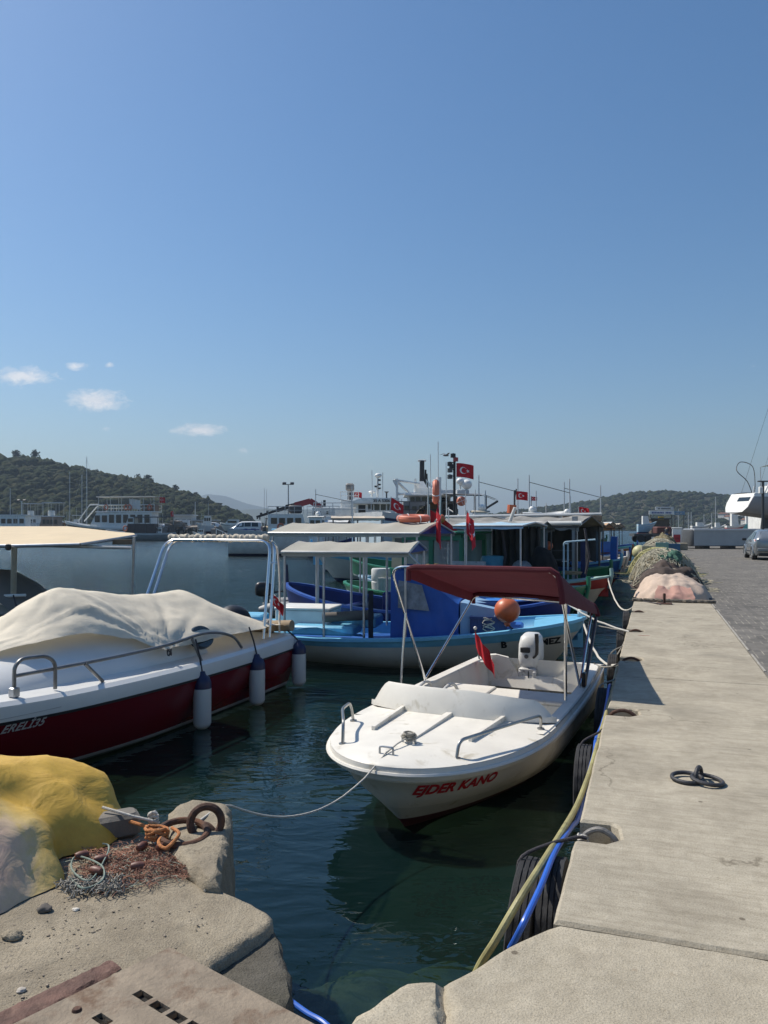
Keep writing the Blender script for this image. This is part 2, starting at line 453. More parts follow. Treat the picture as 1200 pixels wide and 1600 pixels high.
so=bpy.data.objects.new('sun',sun); C.objects.link(so); so.rotation_euler=sdir.to_track_quat('Z','Y').to_euler(); so.location=(-30,20,60)
cam=bpy.data.cameras.new('camera'); co_=bpy.data.objects.new('camera',cam); C.objects.link(co_); sc.camera=co_
cam.sensor_fit='VERTICAL'; cam.sensor_height=36; cam.sensor_width=27; cam.lens=27; cam.clip_start=.05; cam.clip_end=30000
cam.shift_y=(H-800)/1600
co_.location=(0,0,EYE); co_.rotation_euler=(math.radians(90),0,0)
sc.view_settings.view_transform='Standard'; sc.view_settings.look='None'; sc.view_settings.exposure=.32; sc.view_settings.gamma=1
sc.cycles.use_denoising=True
sc.cycles.max_bounces=8; sc.cycles.transparent_max_bounces=12; sc.cycles.volume_bounces=0
sc.cycles.caustics_reflective=False; sc.cycles.caustics_refractive=False
HAZE=True
if HAZE:
    b=MB().box((0,2800,140),(9000,8000,300))
    hm=bpy.data.materials.new('haze_air'); hm.use_nodes=True; n=hm.node_tree; n.nodes.remove(n.nodes['Principled BSDF'])
    pv=n.nodes.new('ShaderNodeVolumePrincipled'); pv.inputs['Color'].default_value=(.47,.60,.76,1); pv.inputs['Density'].default_value=.00028; pv.inputs['Anisotropy'].default_value=.2
    n.links.new(pv.outputs[0],n.nodes['Material Output'].inputs['Volume'])
    tag(b.build('haze',hm,smooth=0),kind='stuff')

# ---------------------------------------------------------------- water and sea bed
def water_mat():
    m,nt,b=nodes('sea_water'); out=nt.nodes['Material Output']; co=texco(nt)
    b.inputs['Base Color'].default_value=(.010,.030,.034,1); b.inputs['Roughness'].default_value=.03
    b.inputs['IOR'].default_value=1.333
    # calm in the berth, choppier in the open harbour (a place, not a view: the quay shelters it)
    sepn=nt.nodes.new('ShaderNodeSeparateXYZ'); nt.links.new(co,sepn.inputs[0])
    mr=nt.nodes.new('ShaderNodeMapRange'); mr.inputs[1].default_value=9; mr.inputs[2].default_value=26; mr.inputs[3].default_value=0; mr.inputs[4].default_value=1
    nt.links.new(sepn.outputs[1],mr.inputs[0])
    mp=nt.nodes.new('ShaderNodeMapping'); mp.inputs['Rotation'].default_value=(0,0,.35); mp.inputs['Scale'].default_value=(.7,1.35,1); nt.links.new(co,mp.inputs[0]); c2=mp.outputs[0]
    slow=noisen(nt,c2,1.3,3,.5,.8); mid=noisen(nt,c2,4.6,2,.45,.9); chop=noisen(nt,c2,2.3,7,.62,.4)
    swell=noisen(nt,c2,.55,5,.6,.5); n0=nt.nodes.new('ShaderNodeBump'); n0.inputs['Distance'].default_value=.9; nt.links.new(swell,n0.inputs['Height']); m0=nt.nodes.new('ShaderNodeMath'); m0.operation='MULTIPLY'; m0.inputs[1].default_value=.45; nt.links.new(mr.outputs[0],m0.inputs[0]); nt.links.new(m0.outputs[0],n0.inputs['Strength'])
    n1=bumpn(nt,slow,.40,.06,n0.outputs[0]); n2=bumpn(nt,mid,.26,.03,n1)
    bb=nt.nodes.new('ShaderNodeBump'); bb.inputs['Distance'].default_value=.36; nt.links.new(chop,bb.inputs['Height']); nt.links.new(n2,bb.inputs['Normal'])
    mm=nt.nodes.new('ShaderNodeMath'); mm.operation='MULTIPLY'; mm.inputs[1].default_value=.52; nt.links.new(mr.outputs[0],mm.inputs[0]); nt.links.new(mm.outputs[0],bb.inputs['Strength'])
    nrm=bb.outputs[0]
    fr=nt.nodes.new('ShaderNodeFresnel'); fr.inputs[0].default_value=1.333; nt.links.new(nrm,fr.inputs['Normal'])
    gl=nt.nodes.new('ShaderNodeBsdfGlossy'); rg_=nt.nodes.new('ShaderNodeMapRange'); rg_.inputs[1].default_value=12; rg_.inputs[2].default_value=60; rg_.inputs[3].default_value=.02; rg_.inputs[4].default_value=.17; nt.links.new(sepn.outputs[1],rg_.inputs[0]); nt.links.new(rg_.outputs[0],gl.inputs['Roughness']); gl.inputs['Color'].default_value=(.84,.95,1,1); nt.links.new(nrm,gl.inputs['Normal'])
    df=nt.nodes.new('ShaderNodeBsdfDiffuse'); df.inputs[0].default_value=(.004,.016,.016,1)
    tr=nt.nodes.new('ShaderNodeBsdfTransparent'); tr.inputs[0].default_value=(.55,.72,.58,1)
    body=nt.nodes.new('ShaderNodeMixShader'); body.inputs[0].default_value=.42; nt.links.new(df.outputs[0],body.inputs[1]); nt.links.new(tr.outputs[0],body.inputs[2])
    fin=nt.nodes.new('ShaderNodeMixShader'); nt.links.new(fr.outputs[0],fin.inputs[0]); nt.links.new(body.outputs[0],fin.inputs[1]); nt.links.new(gl.outputs[0],fin.inputs[2])
    nt.links.new(fin.outputs[0],out.inputs[0]); nt.nodes.remove(b); return m
wm=water_mat()
tag(MB().add([(-4400,-20,WL),(4400,-20,WL),(4400,6700,WL),(-4400,6700,WL)],[(0,1,2,3)]).build('water',wm,smooth=0,recalc=False),kind='structure')
bed=M('sea_bed_silt',(.035,.05,.035),.9,0,.4,1.2,.5,8)
tag(MB().add([(-4400,-20,-2.6),(4400,-20,-2.6),(4400,6700,-2.6),(-4400,6700,-2.6)],[(0,1,2,3)]).build('seabed',bed,smooth=0,recalc=False),kind='structure')

# ---------------------------------------------------------------- concrete and paving
def concrete_mat(name, col, rough_scale=60, bump=.35, speck=True, dirt=(.17,.15,.12), dirt_amt=.3, streak=False):
    m,nt,b=nodes(name); co=texco(nt)
    f1=noisen(nt,co,1.6,6,.6); f2=noisen(nt,co,14,5,.7); f3=noisen(nt,co,140,3,.6)
    c=ramp(nt,[(.32,mul(col,.82)),(.68,mul(col,1.1))]); nt.links.new(f1,c.inputs[0]); out=c.outputs[0]
    r2=ramp(nt,[(.25,(.66,.64,.6)),(.6,(1,1,1))]); nt.links.new(f2,r2.inputs[0]); out=mixc(nt,.55,out,r2.outputs[0],'MULTIPLY')
    r3=ramp(nt,[(.3,(.55,.53,.5)),(.5,(1,1,1)),(.75,(1.25,1.22,1.18))]); nt.links.new(f3,r3.inputs[0]); out=mixc(nt,.7,out,r3.outputs[0],'MULTIPLY')
    g=noisen(nt,co,2.4,7,.68,.8); rg=ramp(nt,[(1-dirt_amt-.18,(0,0,0)),(1-dirt_amt+.12,(1,1,1))]); nt.links.new(g,rg.inputs[0])
    out=mixc(nt,mixc(nt,.6,(0,0,0),rg.outputs[0]),out,dirt)
    if streak:
        cs=texco(nt,'Object',(2.2,26,1)); s=noisen(nt,cs,1.2,6,.6,.3); rs=ramp(nt,[(.36,(.72,.71,.69)),(.56,(1,1,1))]); nt.links.new(s,rs.inputs[0])
        out=mixc(nt,.5,out,rs.outputs[0],'MULTIPLY')
    if speck:
        v=nt.nodes.new('ShaderNodeTexVoronoi'); v.inputs['Scale'].default_value=3.3; nt.links.new(co,v.inputs['Vector'])
        rv=ramp(nt,[(.035,(.25,.22,.2)),(.05,(1,1,1))]); nt.links.new(v.outputs['Distance'],rv.inputs[0]); out=mixc(nt,.7,out,rv.outputs[0],'MULTIPLY')
    nt.links.new(out,b.inputs['Base Color']); b.inputs['Roughness'].default_value=.92; b.inputs['Specular IOR Level'].default_value=.25
    # oil and rust stains, tyre and oil marks
    ob=noisen(nt,co,1.15,3,.55,.5); orr=ramp(nt,[(.60,(0,0,0)),(.70,(.55,.55,.55))]); nt.links.new(ob,orr.inputs[0]); out=mixc(nt,orr.outputs[0],out,mul(col,.52))
    rb_=noisen(nt,co,5.5,4,.6,.3); rr_=ramp(nt,[(.68,(0,0,0)),(.78,(.5,.5,.5))]); nt.links.new(rb_,rr_.inputs[0]); out=mixc(nt,rr_.outputs[0],out,(.20,.125,.075))
    # wandering hairline cracks and darker patches
    vw=nt.nodes.new('ShaderNodeTexVoronoi'); vw.feature='DISTANCE_TO_EDGE'; vw.inputs['Scale'].default_value=.42
    wv=nt.nodes.new('ShaderNodeVectorMath'); wv.operation='ADD'; nz_=nt.nodes.new('ShaderNodeTexNoise'); nz_.inputs['Scale'].default_value=2.2; nz_.inputs['Detail'].default_value=6; nt.links.new(co,nz_.inputs['Vector'])
    sv=nt.nodes.new('ShaderNodeVectorMath'); sv.operation='SCALE'; sv.inputs['Scale'].default_value=.9; nt.links.new(nz_.outputs['Color'],sv.inputs[0]); nt.links.new(co,wv.inputs[0]); nt.links.new(sv.outputs[0],wv.inputs[1]); nt.links.new(wv.outputs[0],vw.inputs['Vector'])
    rc_=ramp(nt,[(.0,(.45,.43,.4)),(.0045,(1,1,1))]); nt.links.new(vw.outputs['Distance'],rc_.inputs[0])
    cm_=ramp(nt,[(.48,(0,0,0)),(.56,(.8,.8,.8))]); nt.links.new(noisen(nt,co,.7,3,.5),cm_.inputs[0])
    out=mixc(nt,cm_.outputs[0],out,mixc(nt,1.0,out,rc_.outputs[0],'MULTIPLY'))
    nt.links.new(out,b.inputs['Base Color'])
    h=mixc(nt,.35,f2,f3)
    nt.links.new(bumpn(nt,h,bump,.02,bumpn(nt,noisen(nt,co,rough_scale,6,.7),bump*.8,.008)),b.inputs['Normal'])
    return m
conc=concrete_mat('quay_concrete',(.435,.392,.31),55,.32,True,(.21,.18,.135),.36,True)
concn=concrete_mat('rough_quay_concrete',(.43,.385,.30),40,.5,True,(.20,.17,.13),.32)
concl=concrete_mat('broken_concrete',(.37,.32,.24),26,.9,False,(.14,.115,.085),.42)
concd=concrete_mat('dark_quay_wall',(.13,.12,.10),20,.9,False,(.05,.05,.035),.45)  # much darker concrete than the apron above
def paver_mat():
    m,nt,b=nodes('worn_block_paving'); co=texco(nt,'Object',(4.2,4.2,1),(0,0,math.pi/2))
    br=nt.nodes.new('ShaderNodeTexBrick'); nt.links.new(co,br.inputs['Vector'])
    br.inputs['Scale'].default_value=1; br.inputs['Brick Width'].default_value=.88; br.inputs['Row Height'].default_value=.42
    br.inputs['Mortar Size'].default_value=.022; br.inputs['Mortar Smooth'].default_value=.3; br.inputs['Bias'].default_value=-.2
    br.inputs['Color1'].default_value=(.125,.12,.112,1); br.inputs['Color2'].default_value=(.185,.175,.16,1); br.inputs['Mortar'].default_value=(.14,.13,.115,1)
    o2=texco(nt); f=noisen(nt,o2,.9,6,.65,.6); r=ramp(nt,[(.3,(.68,.67,.66)),(.72,(1.3,1.27,1.22))]); nt.links.new(f,r.inputs[0])
    out=mixc(nt,.8,br.outputs[0],r.outputs[0],'MULTIPLY')
    # sand washed into the joints in patches
    g=noisen(nt,o2,3.0,5,.6,.5); rg=ramp(nt,[(.50,(0,0,0)),(.60,(1,1,1))]); nt.links.new(g,rg.inputs[0])
    mj=nt.nodes.new('ShaderNodeMath'); mj.operation='MULTIPLY'; nt.links.new(rg.outputs[0],mj.inputs[0]); nt.links.new(br.outputs['Fac'],mj.inputs[1])
    out=mixc(nt,mj.outputs[0],out,(.42,.38,.31))
    d=noisen(nt,texco(nt,'Object',(.5,3,1)),2.2,6,.7); rd=ramp(nt,[(.60,(0,0,0)),(.72,(.55,.55,.55))]); nt.links.new(d,rd.inputs[0])
    out=mixc(nt,rd.outputs[0],out,(.30,.28,.24))
    nt.links.new(out,b.inputs['Base Color']); b.inputs['Roughness'].default_value=.9; b.inputs['Specular IOR Level'].default_value=.25
    nt.links.new(bumpn(nt,br.outputs['Fac'],-.5,.01,bumpn(nt,noisen(nt,o2,60,4,.6),.4,.01)),b.inputs['Normal']); return m
pav=paver_mat()

def offset_poly(poly, d):
    n=len(poly); out=[]
    area=sum(poly[i][0]*poly[(i+1)%n][1]-poly[(i+1)%n][0]*poly[i][1] for i in range(n)); sg=1 if area>0 else -1
    for i in range(n):
        a,b_,c=Vector(poly[i-1][:2]),Vector(poly[i][:2]),Vector(poly[(i+1)%n][:2])
        e1=(b_-a).normalized(); e2=(c-b_).normalized()
        n1=Vector((-e1.y,e1.x))*sg; n2=Vector((-e2.y,e2.x))*sg; m=(n1+n2)
        k=m.length
        m=m.normalized()*min(2.0,1/max(.5,k/2)) if k>1e-6 else n1
        out.append(b_+m*d)
    return out
def slab(poly, z1, z0, ch=.015, rough=0.0, cell=.0, seed=0, batter=0.0, zf=None):
    """chamfered block from an outline; optional triangulated roughness -> bmesh-made MB"""
    top=offset_poly(poly,ch); bot=offset_poly(poly,-batter)
    n=len(poly); b=MB()
    vs=[(p[0],p[1],z1) for p in top]+[(p[0],p[1],z1-ch) for p in poly]+[(p[0],p[1],z0) for p in bot]
    fs=[tuple(range(n))]+[(n+k,n+(k+1)%n,(k+1)%n,k) for k in range(n)]+[(2*n+k,2*n+(k+1)%n,n+(k+1)%n,n+k) for k in range(n)]
    b.add(vs,fs)
    if rough>0:
        bm=bmesh.new(); V_=[bm.verts.new(v) for v in b.v]
        for f in b.f: bm.faces.new([V_[i] for i in f])
        bmesh.ops.triangulate(bm,faces=bm.faces[:])
        for it in range(7):
            es=[e for e in bm.edges if e.calc_length()>cell]
            if not es: break
            bmesh.ops.subdivide_edges(bm,edges=es,cuts=1,use_grid_fill=False)
            bmesh.ops.triangulate(bm,faces=[f for f in bm.faces if len(f.verts)>3])
        bm.normal_update()
        for v in bm.verts:
            p=v.co; q=Vector((p.x+seed,p.y,p.z))
            k=noise.fractal(q*4.5,1,2,4)*.8+noise.noise(q*22)*.35
            amp=rough*(2.2 if abs(v.normal.z)<.8 else 1)
            v.co=p+v.normal*k*amp
            if zf: v.co.z+=zf(p.x,p.y)
        b=MB(); bm.verts.index_update(); b.v=[tuple(v.co) for v in bm.verts]; b.f=[tuple(x.index for x in f.verts) for f in bm.faces]; b.m=[0]*len(b.f); bm.free()
    return b
# quay strip in its own (u, v) frame; mooring pockets are notched into the water edge
POCK=[(4.06,.20,.27),(6.78,.25,.30),(9.55,.25,.32),(12.2,.24,.32),(15.0,.24,.32)]
def quay_poly(v0,v1):
    p=[(UR,v0),(UR,v1),(UL,v1)]; v=v1
    edge=[(UL,v1)]
    marks=sorted([k for k in POCK if v0<k[0]<v1],reverse=True)
    out=[(UR,v0),(UR,v1)]
    cur=v1; out.append((UL,v1))
    def wob(v): return UL+nz(v*1.7,3.3)*.012+nz(v*7,9.1)*.006
    def run(a,b_):
        k=max(1,int((a-b_)/.12))
        for i in range(1,k):
            vv=a+(b_-a)*i/k; out.append((wob(vv),vv))
    for (pv_,pu,pl) in marks:
        run(cur,pv_+pl/2)
        out.extend([(wob(pv_+pl/2),pv_+pl/2),(UL+pu*.8,pv_+pl/2+.01),(UL+pu,pv_+pl/2-.03),(UL+pu+.02,pv_-pl*.2),(UL+pu*.75,pv_-pl/2),(wob(pv_-pl/2),pv_-pl/2)])
        cur=pv_-pl/2
    run(cur,v0); out.append((wob(v0),v0))
    return out
SEAM=3.07
qb=MB()
cuts=[SEAM+.012,8.4,14.2,20.2,26,32,38,44,50,58,66,75]
for a_,b_ in zip(cuts,cuts[1:]):
    s=slab(quay_poly(a_,b_-.008),0.0,-3.0,.014); qb.add(s.v,s.f)
tag(qb.build('quay',conc,rz=-A,smooth=40),kind='structure')
pb=MB()
for (pv_,pu,pl) in POCK: pb.box((UL+pu/2+.10,pv_,-.14-1.2),(pu+.1,pl+.12,2.4))
tag(pb.build('quay_pocket_floor',concn,rz=-A,smooth=0),kind='structure')
# nearer, rougher pour with the broken corner toward the inlet
def toQ(p): return (p.x*cA-p.y*sA, p.x*sA+p.y*cA)
near=[(UR,SEAM),(UL+.02,SEAM)]+[toQ(G(px,py)) for px,py in ((852,1449),(820,1462),(790,1477),(760,1496),(735,1512),(712,1524),(694,1533))]
near+= [toQ(G(px,py)) for px,py in ((694,1560),(700,1640))]+[(-.45,-1.5),(UR,-1.5)]
tag(slab(near,0.0,-3,.02,.0035,.07,3).build('quay_near_pour',concn,rz=-A,smooth=50),kind='structure')
lump=[toQ(G(px,py)) for px,py in ((697,1536),(680,1531),(655,1529),(628,1534),(600,1552),(575,1570),(545,1592),(520,1612),(500,1650),(520,1760),(702,1760))]
tag(slab(lump,.012,-3,.035,.012,.05,9,.05).build('broken_concrete_ground',concn,rz=-A,smooth=60),kind='structure')
# paved road, and the land it belongs to (one sheet to the foot of the hills)
rb=MB().grid([[(u,v,-.004) for u in (UR+.004,6,16,34)] for v in (-6,0,10,25,45,76)])
tag(rb.build('road',pav,rz=-A,smooth=0),kind='structure')
land=M('dusty_ground',(.17,.155,.13),.95,0,.25,.4,.4,6,((.26,.23,.19),.3,.15))
lb=MB().add([Q(UR-.4,-6,-.012),Q(60,-6,-.012),Q(700,300,-.012),Q(900,900,-.012),Q(60,900,-.012),Q(16,300,-.012),Q(3,112,-.012),Q(UL+.02,75.0,-.012),Q(UR-.4,75,-.012)],[tuple(range(9))])
o_=[Q(60,-6),Q(700,300),Q(900,900),Q(60,900),Q(16,300),Q(3,112),Q(UL+.02,75.0)]
for a_,b_ in zip(o_[3:],o_[4:]): lb.add([(a_.x,a_.y,-.012),(b_.x,b_.y,-.012),(b_.x,b_.y,-3),(a_.x,a_.y,-3)],[(0,1,2,3)])
tag(lb.build('land',land,smooth=0),kind='structure')
# a joint line of mortar between strip and road
mo=M('pale_mortar',(.33,.31,.27),.95,0,.3,6,.5,60)
jb=MB()
v=-1.0
while v<17:
    if nz(v*1.3,2)> -.25: jb.box((UR+.012+nz(v*3,1)*.006,v+.15,-.002),(.02+.012*abs(nz(v*2,7)),.30,.012),mi=0)
    v+=.30
tag(jb.build('joint_mortar',mo,rz=-A,smooth=0),kind='structure')

# left foreground: broken concrete apron with the mooring block
ap=[G(px,py) for px,py in ((427,1440),(424,1430),(412,1420),(398,1411),(372,1399),(347,1389),(322,1386),(300,1372),(262,1340),(235,1300),(180,1286),(60,1280),(-120,1272),(-420,1262))]
ap+= [Vector((-4.2,3.9,0)),Vector((-4.2,-1.5,0)),Vector((-.42,-1.5,0)),Vector((-.42,2.25,0)),Vector((-.55,2.55,0))]+[G(px,py) for px,py in ((332,1504),(365,1484),(398,1464),(420,1450))]
def apz(x,y): return -.012*sst((y-3.2)/1.0)
tag(slab([(p.x,p.y) for p in ap],0.0,-3,.02,.009,.055,21,.02,apz).build('quay_apron',concl,smooth=60),kind='structure')
# lower step of the wall under the apron edge
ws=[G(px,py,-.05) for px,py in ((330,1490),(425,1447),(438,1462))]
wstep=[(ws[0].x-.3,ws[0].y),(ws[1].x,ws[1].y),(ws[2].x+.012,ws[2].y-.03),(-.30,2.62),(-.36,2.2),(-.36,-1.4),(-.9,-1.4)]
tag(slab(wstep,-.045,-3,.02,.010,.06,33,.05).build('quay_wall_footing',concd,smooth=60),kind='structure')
rk=[G(px,py,.03) for px,py in ((360,1262),(350,1258),(325,1255),(300,1254),(275,1262),(262,1274),(262,1300),(270,1330),(290,1352),(320,1384),(345,1386),(352,1340),(362,1285))]
tag(tag(slab([(p.x,p.y) for p in rk],.05,-2.6,.03,.013,.05,5,.04).build('mooring_block',concl,smooth=60),'rough broken concrete mooring block at the water edge with rusty rings on top','mooring block'),None)
# submerged boulders at the foot of the quay
moss=M('mossy_stone',(.19,.19,.045),.9,0,.6,5,.7,25,((.10,.10,.03),.45,8))
stone=M('wet_grey_stone',(.30,.28,.21),.9,0,.5,5,.7,20,((.12,.13,.07),.45,8))
def boulder(name,c,s,mat,seed,label,group=None):
    bm=bmesh.new(); bmesh.ops.create_icosphere(bm,subdivisions=4,radius=1)
    for v in bm.verts:
        p=v.co.copy(); q=p*1.3+Vector((seed,0,0)); k=1+.35*noise.fractal(q,1,2,5)
        v.co=Vector((p.x*s[0]*k,p.y*s[1]*k,p.z*s[2]*k))
    me=bpy.data.meshes.new(name); bm.to_mesh(me); bm.free(); me.materials.append(mat)
    me.polygons.foreach_set('use_smooth',[True]*len(me.polygons))
    o=bpy.data.objects.new(name,me); C.objects.link(o); o.location=c; return tag(o,label,'boulder',group)
boulder('boulder',(.22,4.05,-.975),(.46,.26,.15),moss,3,'mossy yellow-green boulder just under the water beside the quay corner')
boulder('boulder',(-.22,3.90,-.985),(.42,.30,.15),stone,8,'pale grey boulder under the water at the foot of the broken quay corner')
boulder('boulder',(.55,4.25,-1.1),(.3,.2,.2),stone,14,'grey underwater boulder below the hanging hoses')
# ================================================================= FOREGROUND
# ---- heap under a faded yellow tarpaulin
def tarp_mat():
    m,nt,b=nodes('faded_yellow_tarpaulin'); co=texco(nt)
    f=noisen(nt,co,2.6,5,.6,.8)
    vd=nt.nodes.new('ShaderNodeVectorMath'); vd.operation='DISTANCE'; nt.links.new(co,vd.inputs[0]); vd.inputs[1].default_value=(.66,-.62,.14)
    ma=nt.nodes.new('ShaderNodeMath'); ma.operation='MULTIPLY_ADD'; nt.links.new(f,ma.inputs[0]); ma.inputs[1].default_value=.62; nt.links.new(vd.outputs['Value'],ma.inputs[2])
    c=ramp(nt,[(.58,(.60,.42,.32)),(.70,(.60,.45,.28)),(.78,(.60,.44,.16)),(.92,(.58,.36,.05))]); nt.links.new(ma.outputs[0],c.inputs[0])
    g=noisen(nt,co,9,6,.7); r=ramp(nt,[(.3,(.7,.66,.6)),(.6,(1,1,1))]); nt.links.new(g,r.inputs[0])
    nt.links.new(mixc(nt,.6,c.outputs[0],r.outputs[0],'MULTIPLY'),b.inputs['Base Color']); b.inputs['Roughness'].default_value=.6
    n=bumpn(nt,noisen(nt,co,5,3,.5,1.6),.35,.03); nt.links.new(bumpn(nt,noisen(nt,co,90,3,.6,.3),.12,.004,n),b.inputs['Normal']); return m
ytarp=tarp_mat()
t=thing('tarpaulin_heap','heap of gear under a faded yellow and pinkish tarpaulin on the broken concrete','tarpaulin',G(-70,1400))
def tarp_pts():
    P=[]; nu,nv=90,46
    for j in range(nv+1):
        s=j/nv; row=[]
        for i in range(nu+1):
            a=2*math.pi*i/nu
            # footprint superellipse
            rx,ry=1.0,.74; k=(abs(math.cos(a))**3.2+abs(math.sin(a))**3.2)**(-1/3.2)
            x=rx*k*math.cos(a)*s; y=ry*k*math.sin(a)*s
            z=.40*(1-s**3.4)**.75 if s<1 else 0
            fold=noise.noise(Vector((x*1.8+5,y*1.8,z*2)))*.09-abs(noise.noise(Vector((x*2.6+y*1.5+2,y*2.6-x*.8,z*3))))*.10+abs(noise.noise(Vector((x*1.1-y*3.0,z*3,7))))*.05+math.sin(a*13+3*nz(x*2,y*2))*.022*s**3
            rr=1+fold*(.5+s)
            P_=Vector((x*rr,y*rr,max(z+fold*.8*(1-s*.6),.012 if s>.97 else .02)))
            row.append(P_)
        P.append(row)
    return P
MB().grid(tarp_pts()).build('tarpaulin',ytarp,t,smooth=80)
t.rotation_euler[2]=math.radians(-6); t.location=Vector((-2.36,3.74,-.005))
# grey timber chock under the tarp's end
tag(MB().box((0,0,.055),(.24,.13,.12),ch=.02).xf(Matrix.Translation(G(178,1306))@Matrix.Rotation(.5,4,'Z')).build('timber_block',M('grey_old_timber',(.17,.155,.135),.85,0,.25,5,.5,40)),'grey timber block half under the end of the yellow tarpaulin','timber block')
# ---- linked mooring rings on the block
mr=thing('mooring_rings','two heavy linked rusty iron rings lying on the broken mooring block','mooring rings',G(286,1312,.03))
ring_mesh(.115,.017,Matrix.Rotation(.14,4,'X')@Matrix.Rotation(.08,4,'Y'),(0,0,.035)).build('flat_ring',rust,mr)
ring_mesh(.075,.019,Matrix.Rotation(.25,4,'Z')@Matrix.Rotation(math.radians(78),4,'X'),(.10,.05,.065)).build('upright_ring',rust,mr)
MB().tube(bend([(.14,.06,-.06),(.15,.05,.0),(.11,.07,.04),(.06,.10,.03),(.05,.12,-.05)]),.014,8).build('staple',rust,mr)
# ropes tied there
R0=G(262,1306,.06)
def knot(c,r,seed,turns=4,rr=.011):
    pts=[]
    for k in range(turns*12):
        a=k*math.pi/6; q=1+.35*nz(k*.3,seed)
        pts.append(Vector(c)+Vector((math.cos(a)*r*q,math.sin(a)*r*q*.8,(k/(turns*12)-.3)*.06+.02*nz(k*.5,seed+9))))
    return pts
o=rope('rope','frayed orange rope knotted around the rusty rings and running under the tarp',[G(170,1272,.10),G(200,1283,.08),G(228,1292,.07)]+knot(R0-Vector((.05,0,0)),.05,2,4)+bend([R0+Vector((0,0,.02)),R0+Vector((-.02,-.08,.0)),R0+Vector((.03,-.12,-.01)),R0+Vector((.07,-.06,.03)),R0+Vector((.02,.0,.04))]),.0085,ropeo)
o=rope('rope','white rope end tied beside the orange knot and disappearing behind the yellow tarp',[G(160,1262,.14),G(205,1275,.12),G(238,1283,.09)]+knot(G(240,1281,.08),.022,5,3),.0075,ropew)
# ---- spread fishing net with floats
netm=M('reddish_net_twine',(.30,.15,.10),.9,0,.45,9)
netg=M('pale_green_net_twine',(.30,.33,.27),.9,0,.35,9)
nt_=thing('fishing_net','tangled reddish fishing net with small brown floats spread on the concrete apron','fishing net',(0,0,0))
b=MB(); b2=MB()
for k in range(900):
    # lie in an irregular patch
    a=rnd.random()*2*math.pi; r=math.sqrt(rnd.random())
    px=215+r*math.cos(a)*98+ (rnd.random()-.5)*20; py=1356+r*math.sin(a)*30 - (px-215)*.02
    if px<130 and rnd.random()<.6: px+=60
    p=G(px,py,.0); L=.05+.10*rnd.random(); d=rnd.random()*2*math.pi; pts=[]
    q=Vector(p)
    for i in range(7):
        pts.append(Vector((q.x,q.y,.012+.028*abs(nz(q.x*8,q.y*8,2))+.022*rnd.random()*(1-r*.7))))
        d+=rnd.uniform(-1.1,1.1); q=q+Vector((math.cos(d),math.sin(d),0))*L/6
    (b if rnd.random()<.86 else b2).tube(pts,.0013,3,caps=False)
b.build('twine',netm,nt_,smooth=0,recalc=False); b2.build('pale_twine',netg,nt_,smooth=0,recalc=False)
fl=M('brown_net_float',(.13,.05,.035),.5,0,.25,12)
for (px,py,an) in ((158,1342,.3),(150,1360,-.4),(215,1353,.2),(253,1322,1.0),(128,1336,.5),(222,1322,1.2)):
    pr=[(.004,-.032),(.014,-.028),(.019,-.012),(.019,.012),(.014,.028),(.004,.032)]
    MB().lathe(pr,12,G(px,py,.042),Matrix.Rotation(an,4,'Z')@Matrix.Rotation(math.pi/2,4,'Y')).build('float',fl,nt_)
MB().tube(bend([G(108,1370,.02),G(130,1388,.03),G(160,1375,.03),G(158,1352,.05),G(120,1338,.04),G(112,1358,.03),G(140,1376,.03),G(165,1340,.05),G(170,1322,.05),G(160,1318,.06)]),.0042,6).build('head_line',M('greenish_cord',(.20,.25,.21),.8,0,.25,30),nt_)
MB().tube(bend([G(300,1350,.03),G(318,1372,.02),G(322,1384,.015),G(320,1392,.01)]),.005,6).build('cord_end',ropew,nt_)
# second look: pale knotted lump of old net at the edge of the patch
b=MB()
for k in range(170):
    p=G(105+rnd.random()*85,1380+rnd.random()*18-0,.0); d=rnd.random()*6.28; q=Vector(p); pts=[]
    for i in range(6):
        pts.append(Vector((q.x,q.y,.008+.025*rnd.random()))); d+=rnd.uniform(-1.2,1.2); q+=Vector((math.cos(d),math.sin(d),0))*.014
    b.tube(pts,.003,3,caps=False)
tag(b.build('rope_scraps',ropeg,smooth=0,recalc=False),'ragged lump of frayed grey rope strands in front of the red net','rope')
# ---- rusty slotted plate and strip at the bottom left
platem=M('rusty_pitted_plate',(.235,.19,.14),.85,.0,.25,9,.7,50,((.14,.085,.052),.40,7))
t=thing('iron_plate','flat rusty iron plate with rows of slots laid on the quay corner','iron plate',(0,0,0))
pl=[G(px,py,.026) for px,py in ((265,1480),(497,1603),(640,1760),(-60,1760),(10,1605))]
def plate_with_slots():
    # plate frame: u along right edge direction, v across
    o=pl[0]; du=(pl[1]-pl[0]); Lu=du.length; du.normalize(); dv=Vector((du.y,-du.x,0)); 
    if dv.x>0: dv=-dv
    dv=(pl[4]-pl[0]).normalized()
    b=MB(); slots=[]
    for (px,py) in ((223,1556),(249,1573),(276,1589),(305,1605),(160,1593),(188,1611),(218,1628),(250,1646)):
        p=G(px,py,.026)-o
        M2=Matrix(((du.x,dv.x),(du.y,dv.y))).inverted(); q=M2@Vector((p.x,p.y)); slots.append((q.x,q.y))
    return o,du,dv,slots
o,du,dv,slots=plate_with_slots()
us=sorted({0,1.3}|{round(s[0]+e,4) for s in slots for e in(-.034,.034)}); vs_=sorted({0,.95}|{round(s[1]+e,4) for s in slots for e in(-.017,.017)})
b=MB()
def inslot(u,v): return any(abs(u-s[0])<.034 and abs(v-s[1])<.017 for s in slots)
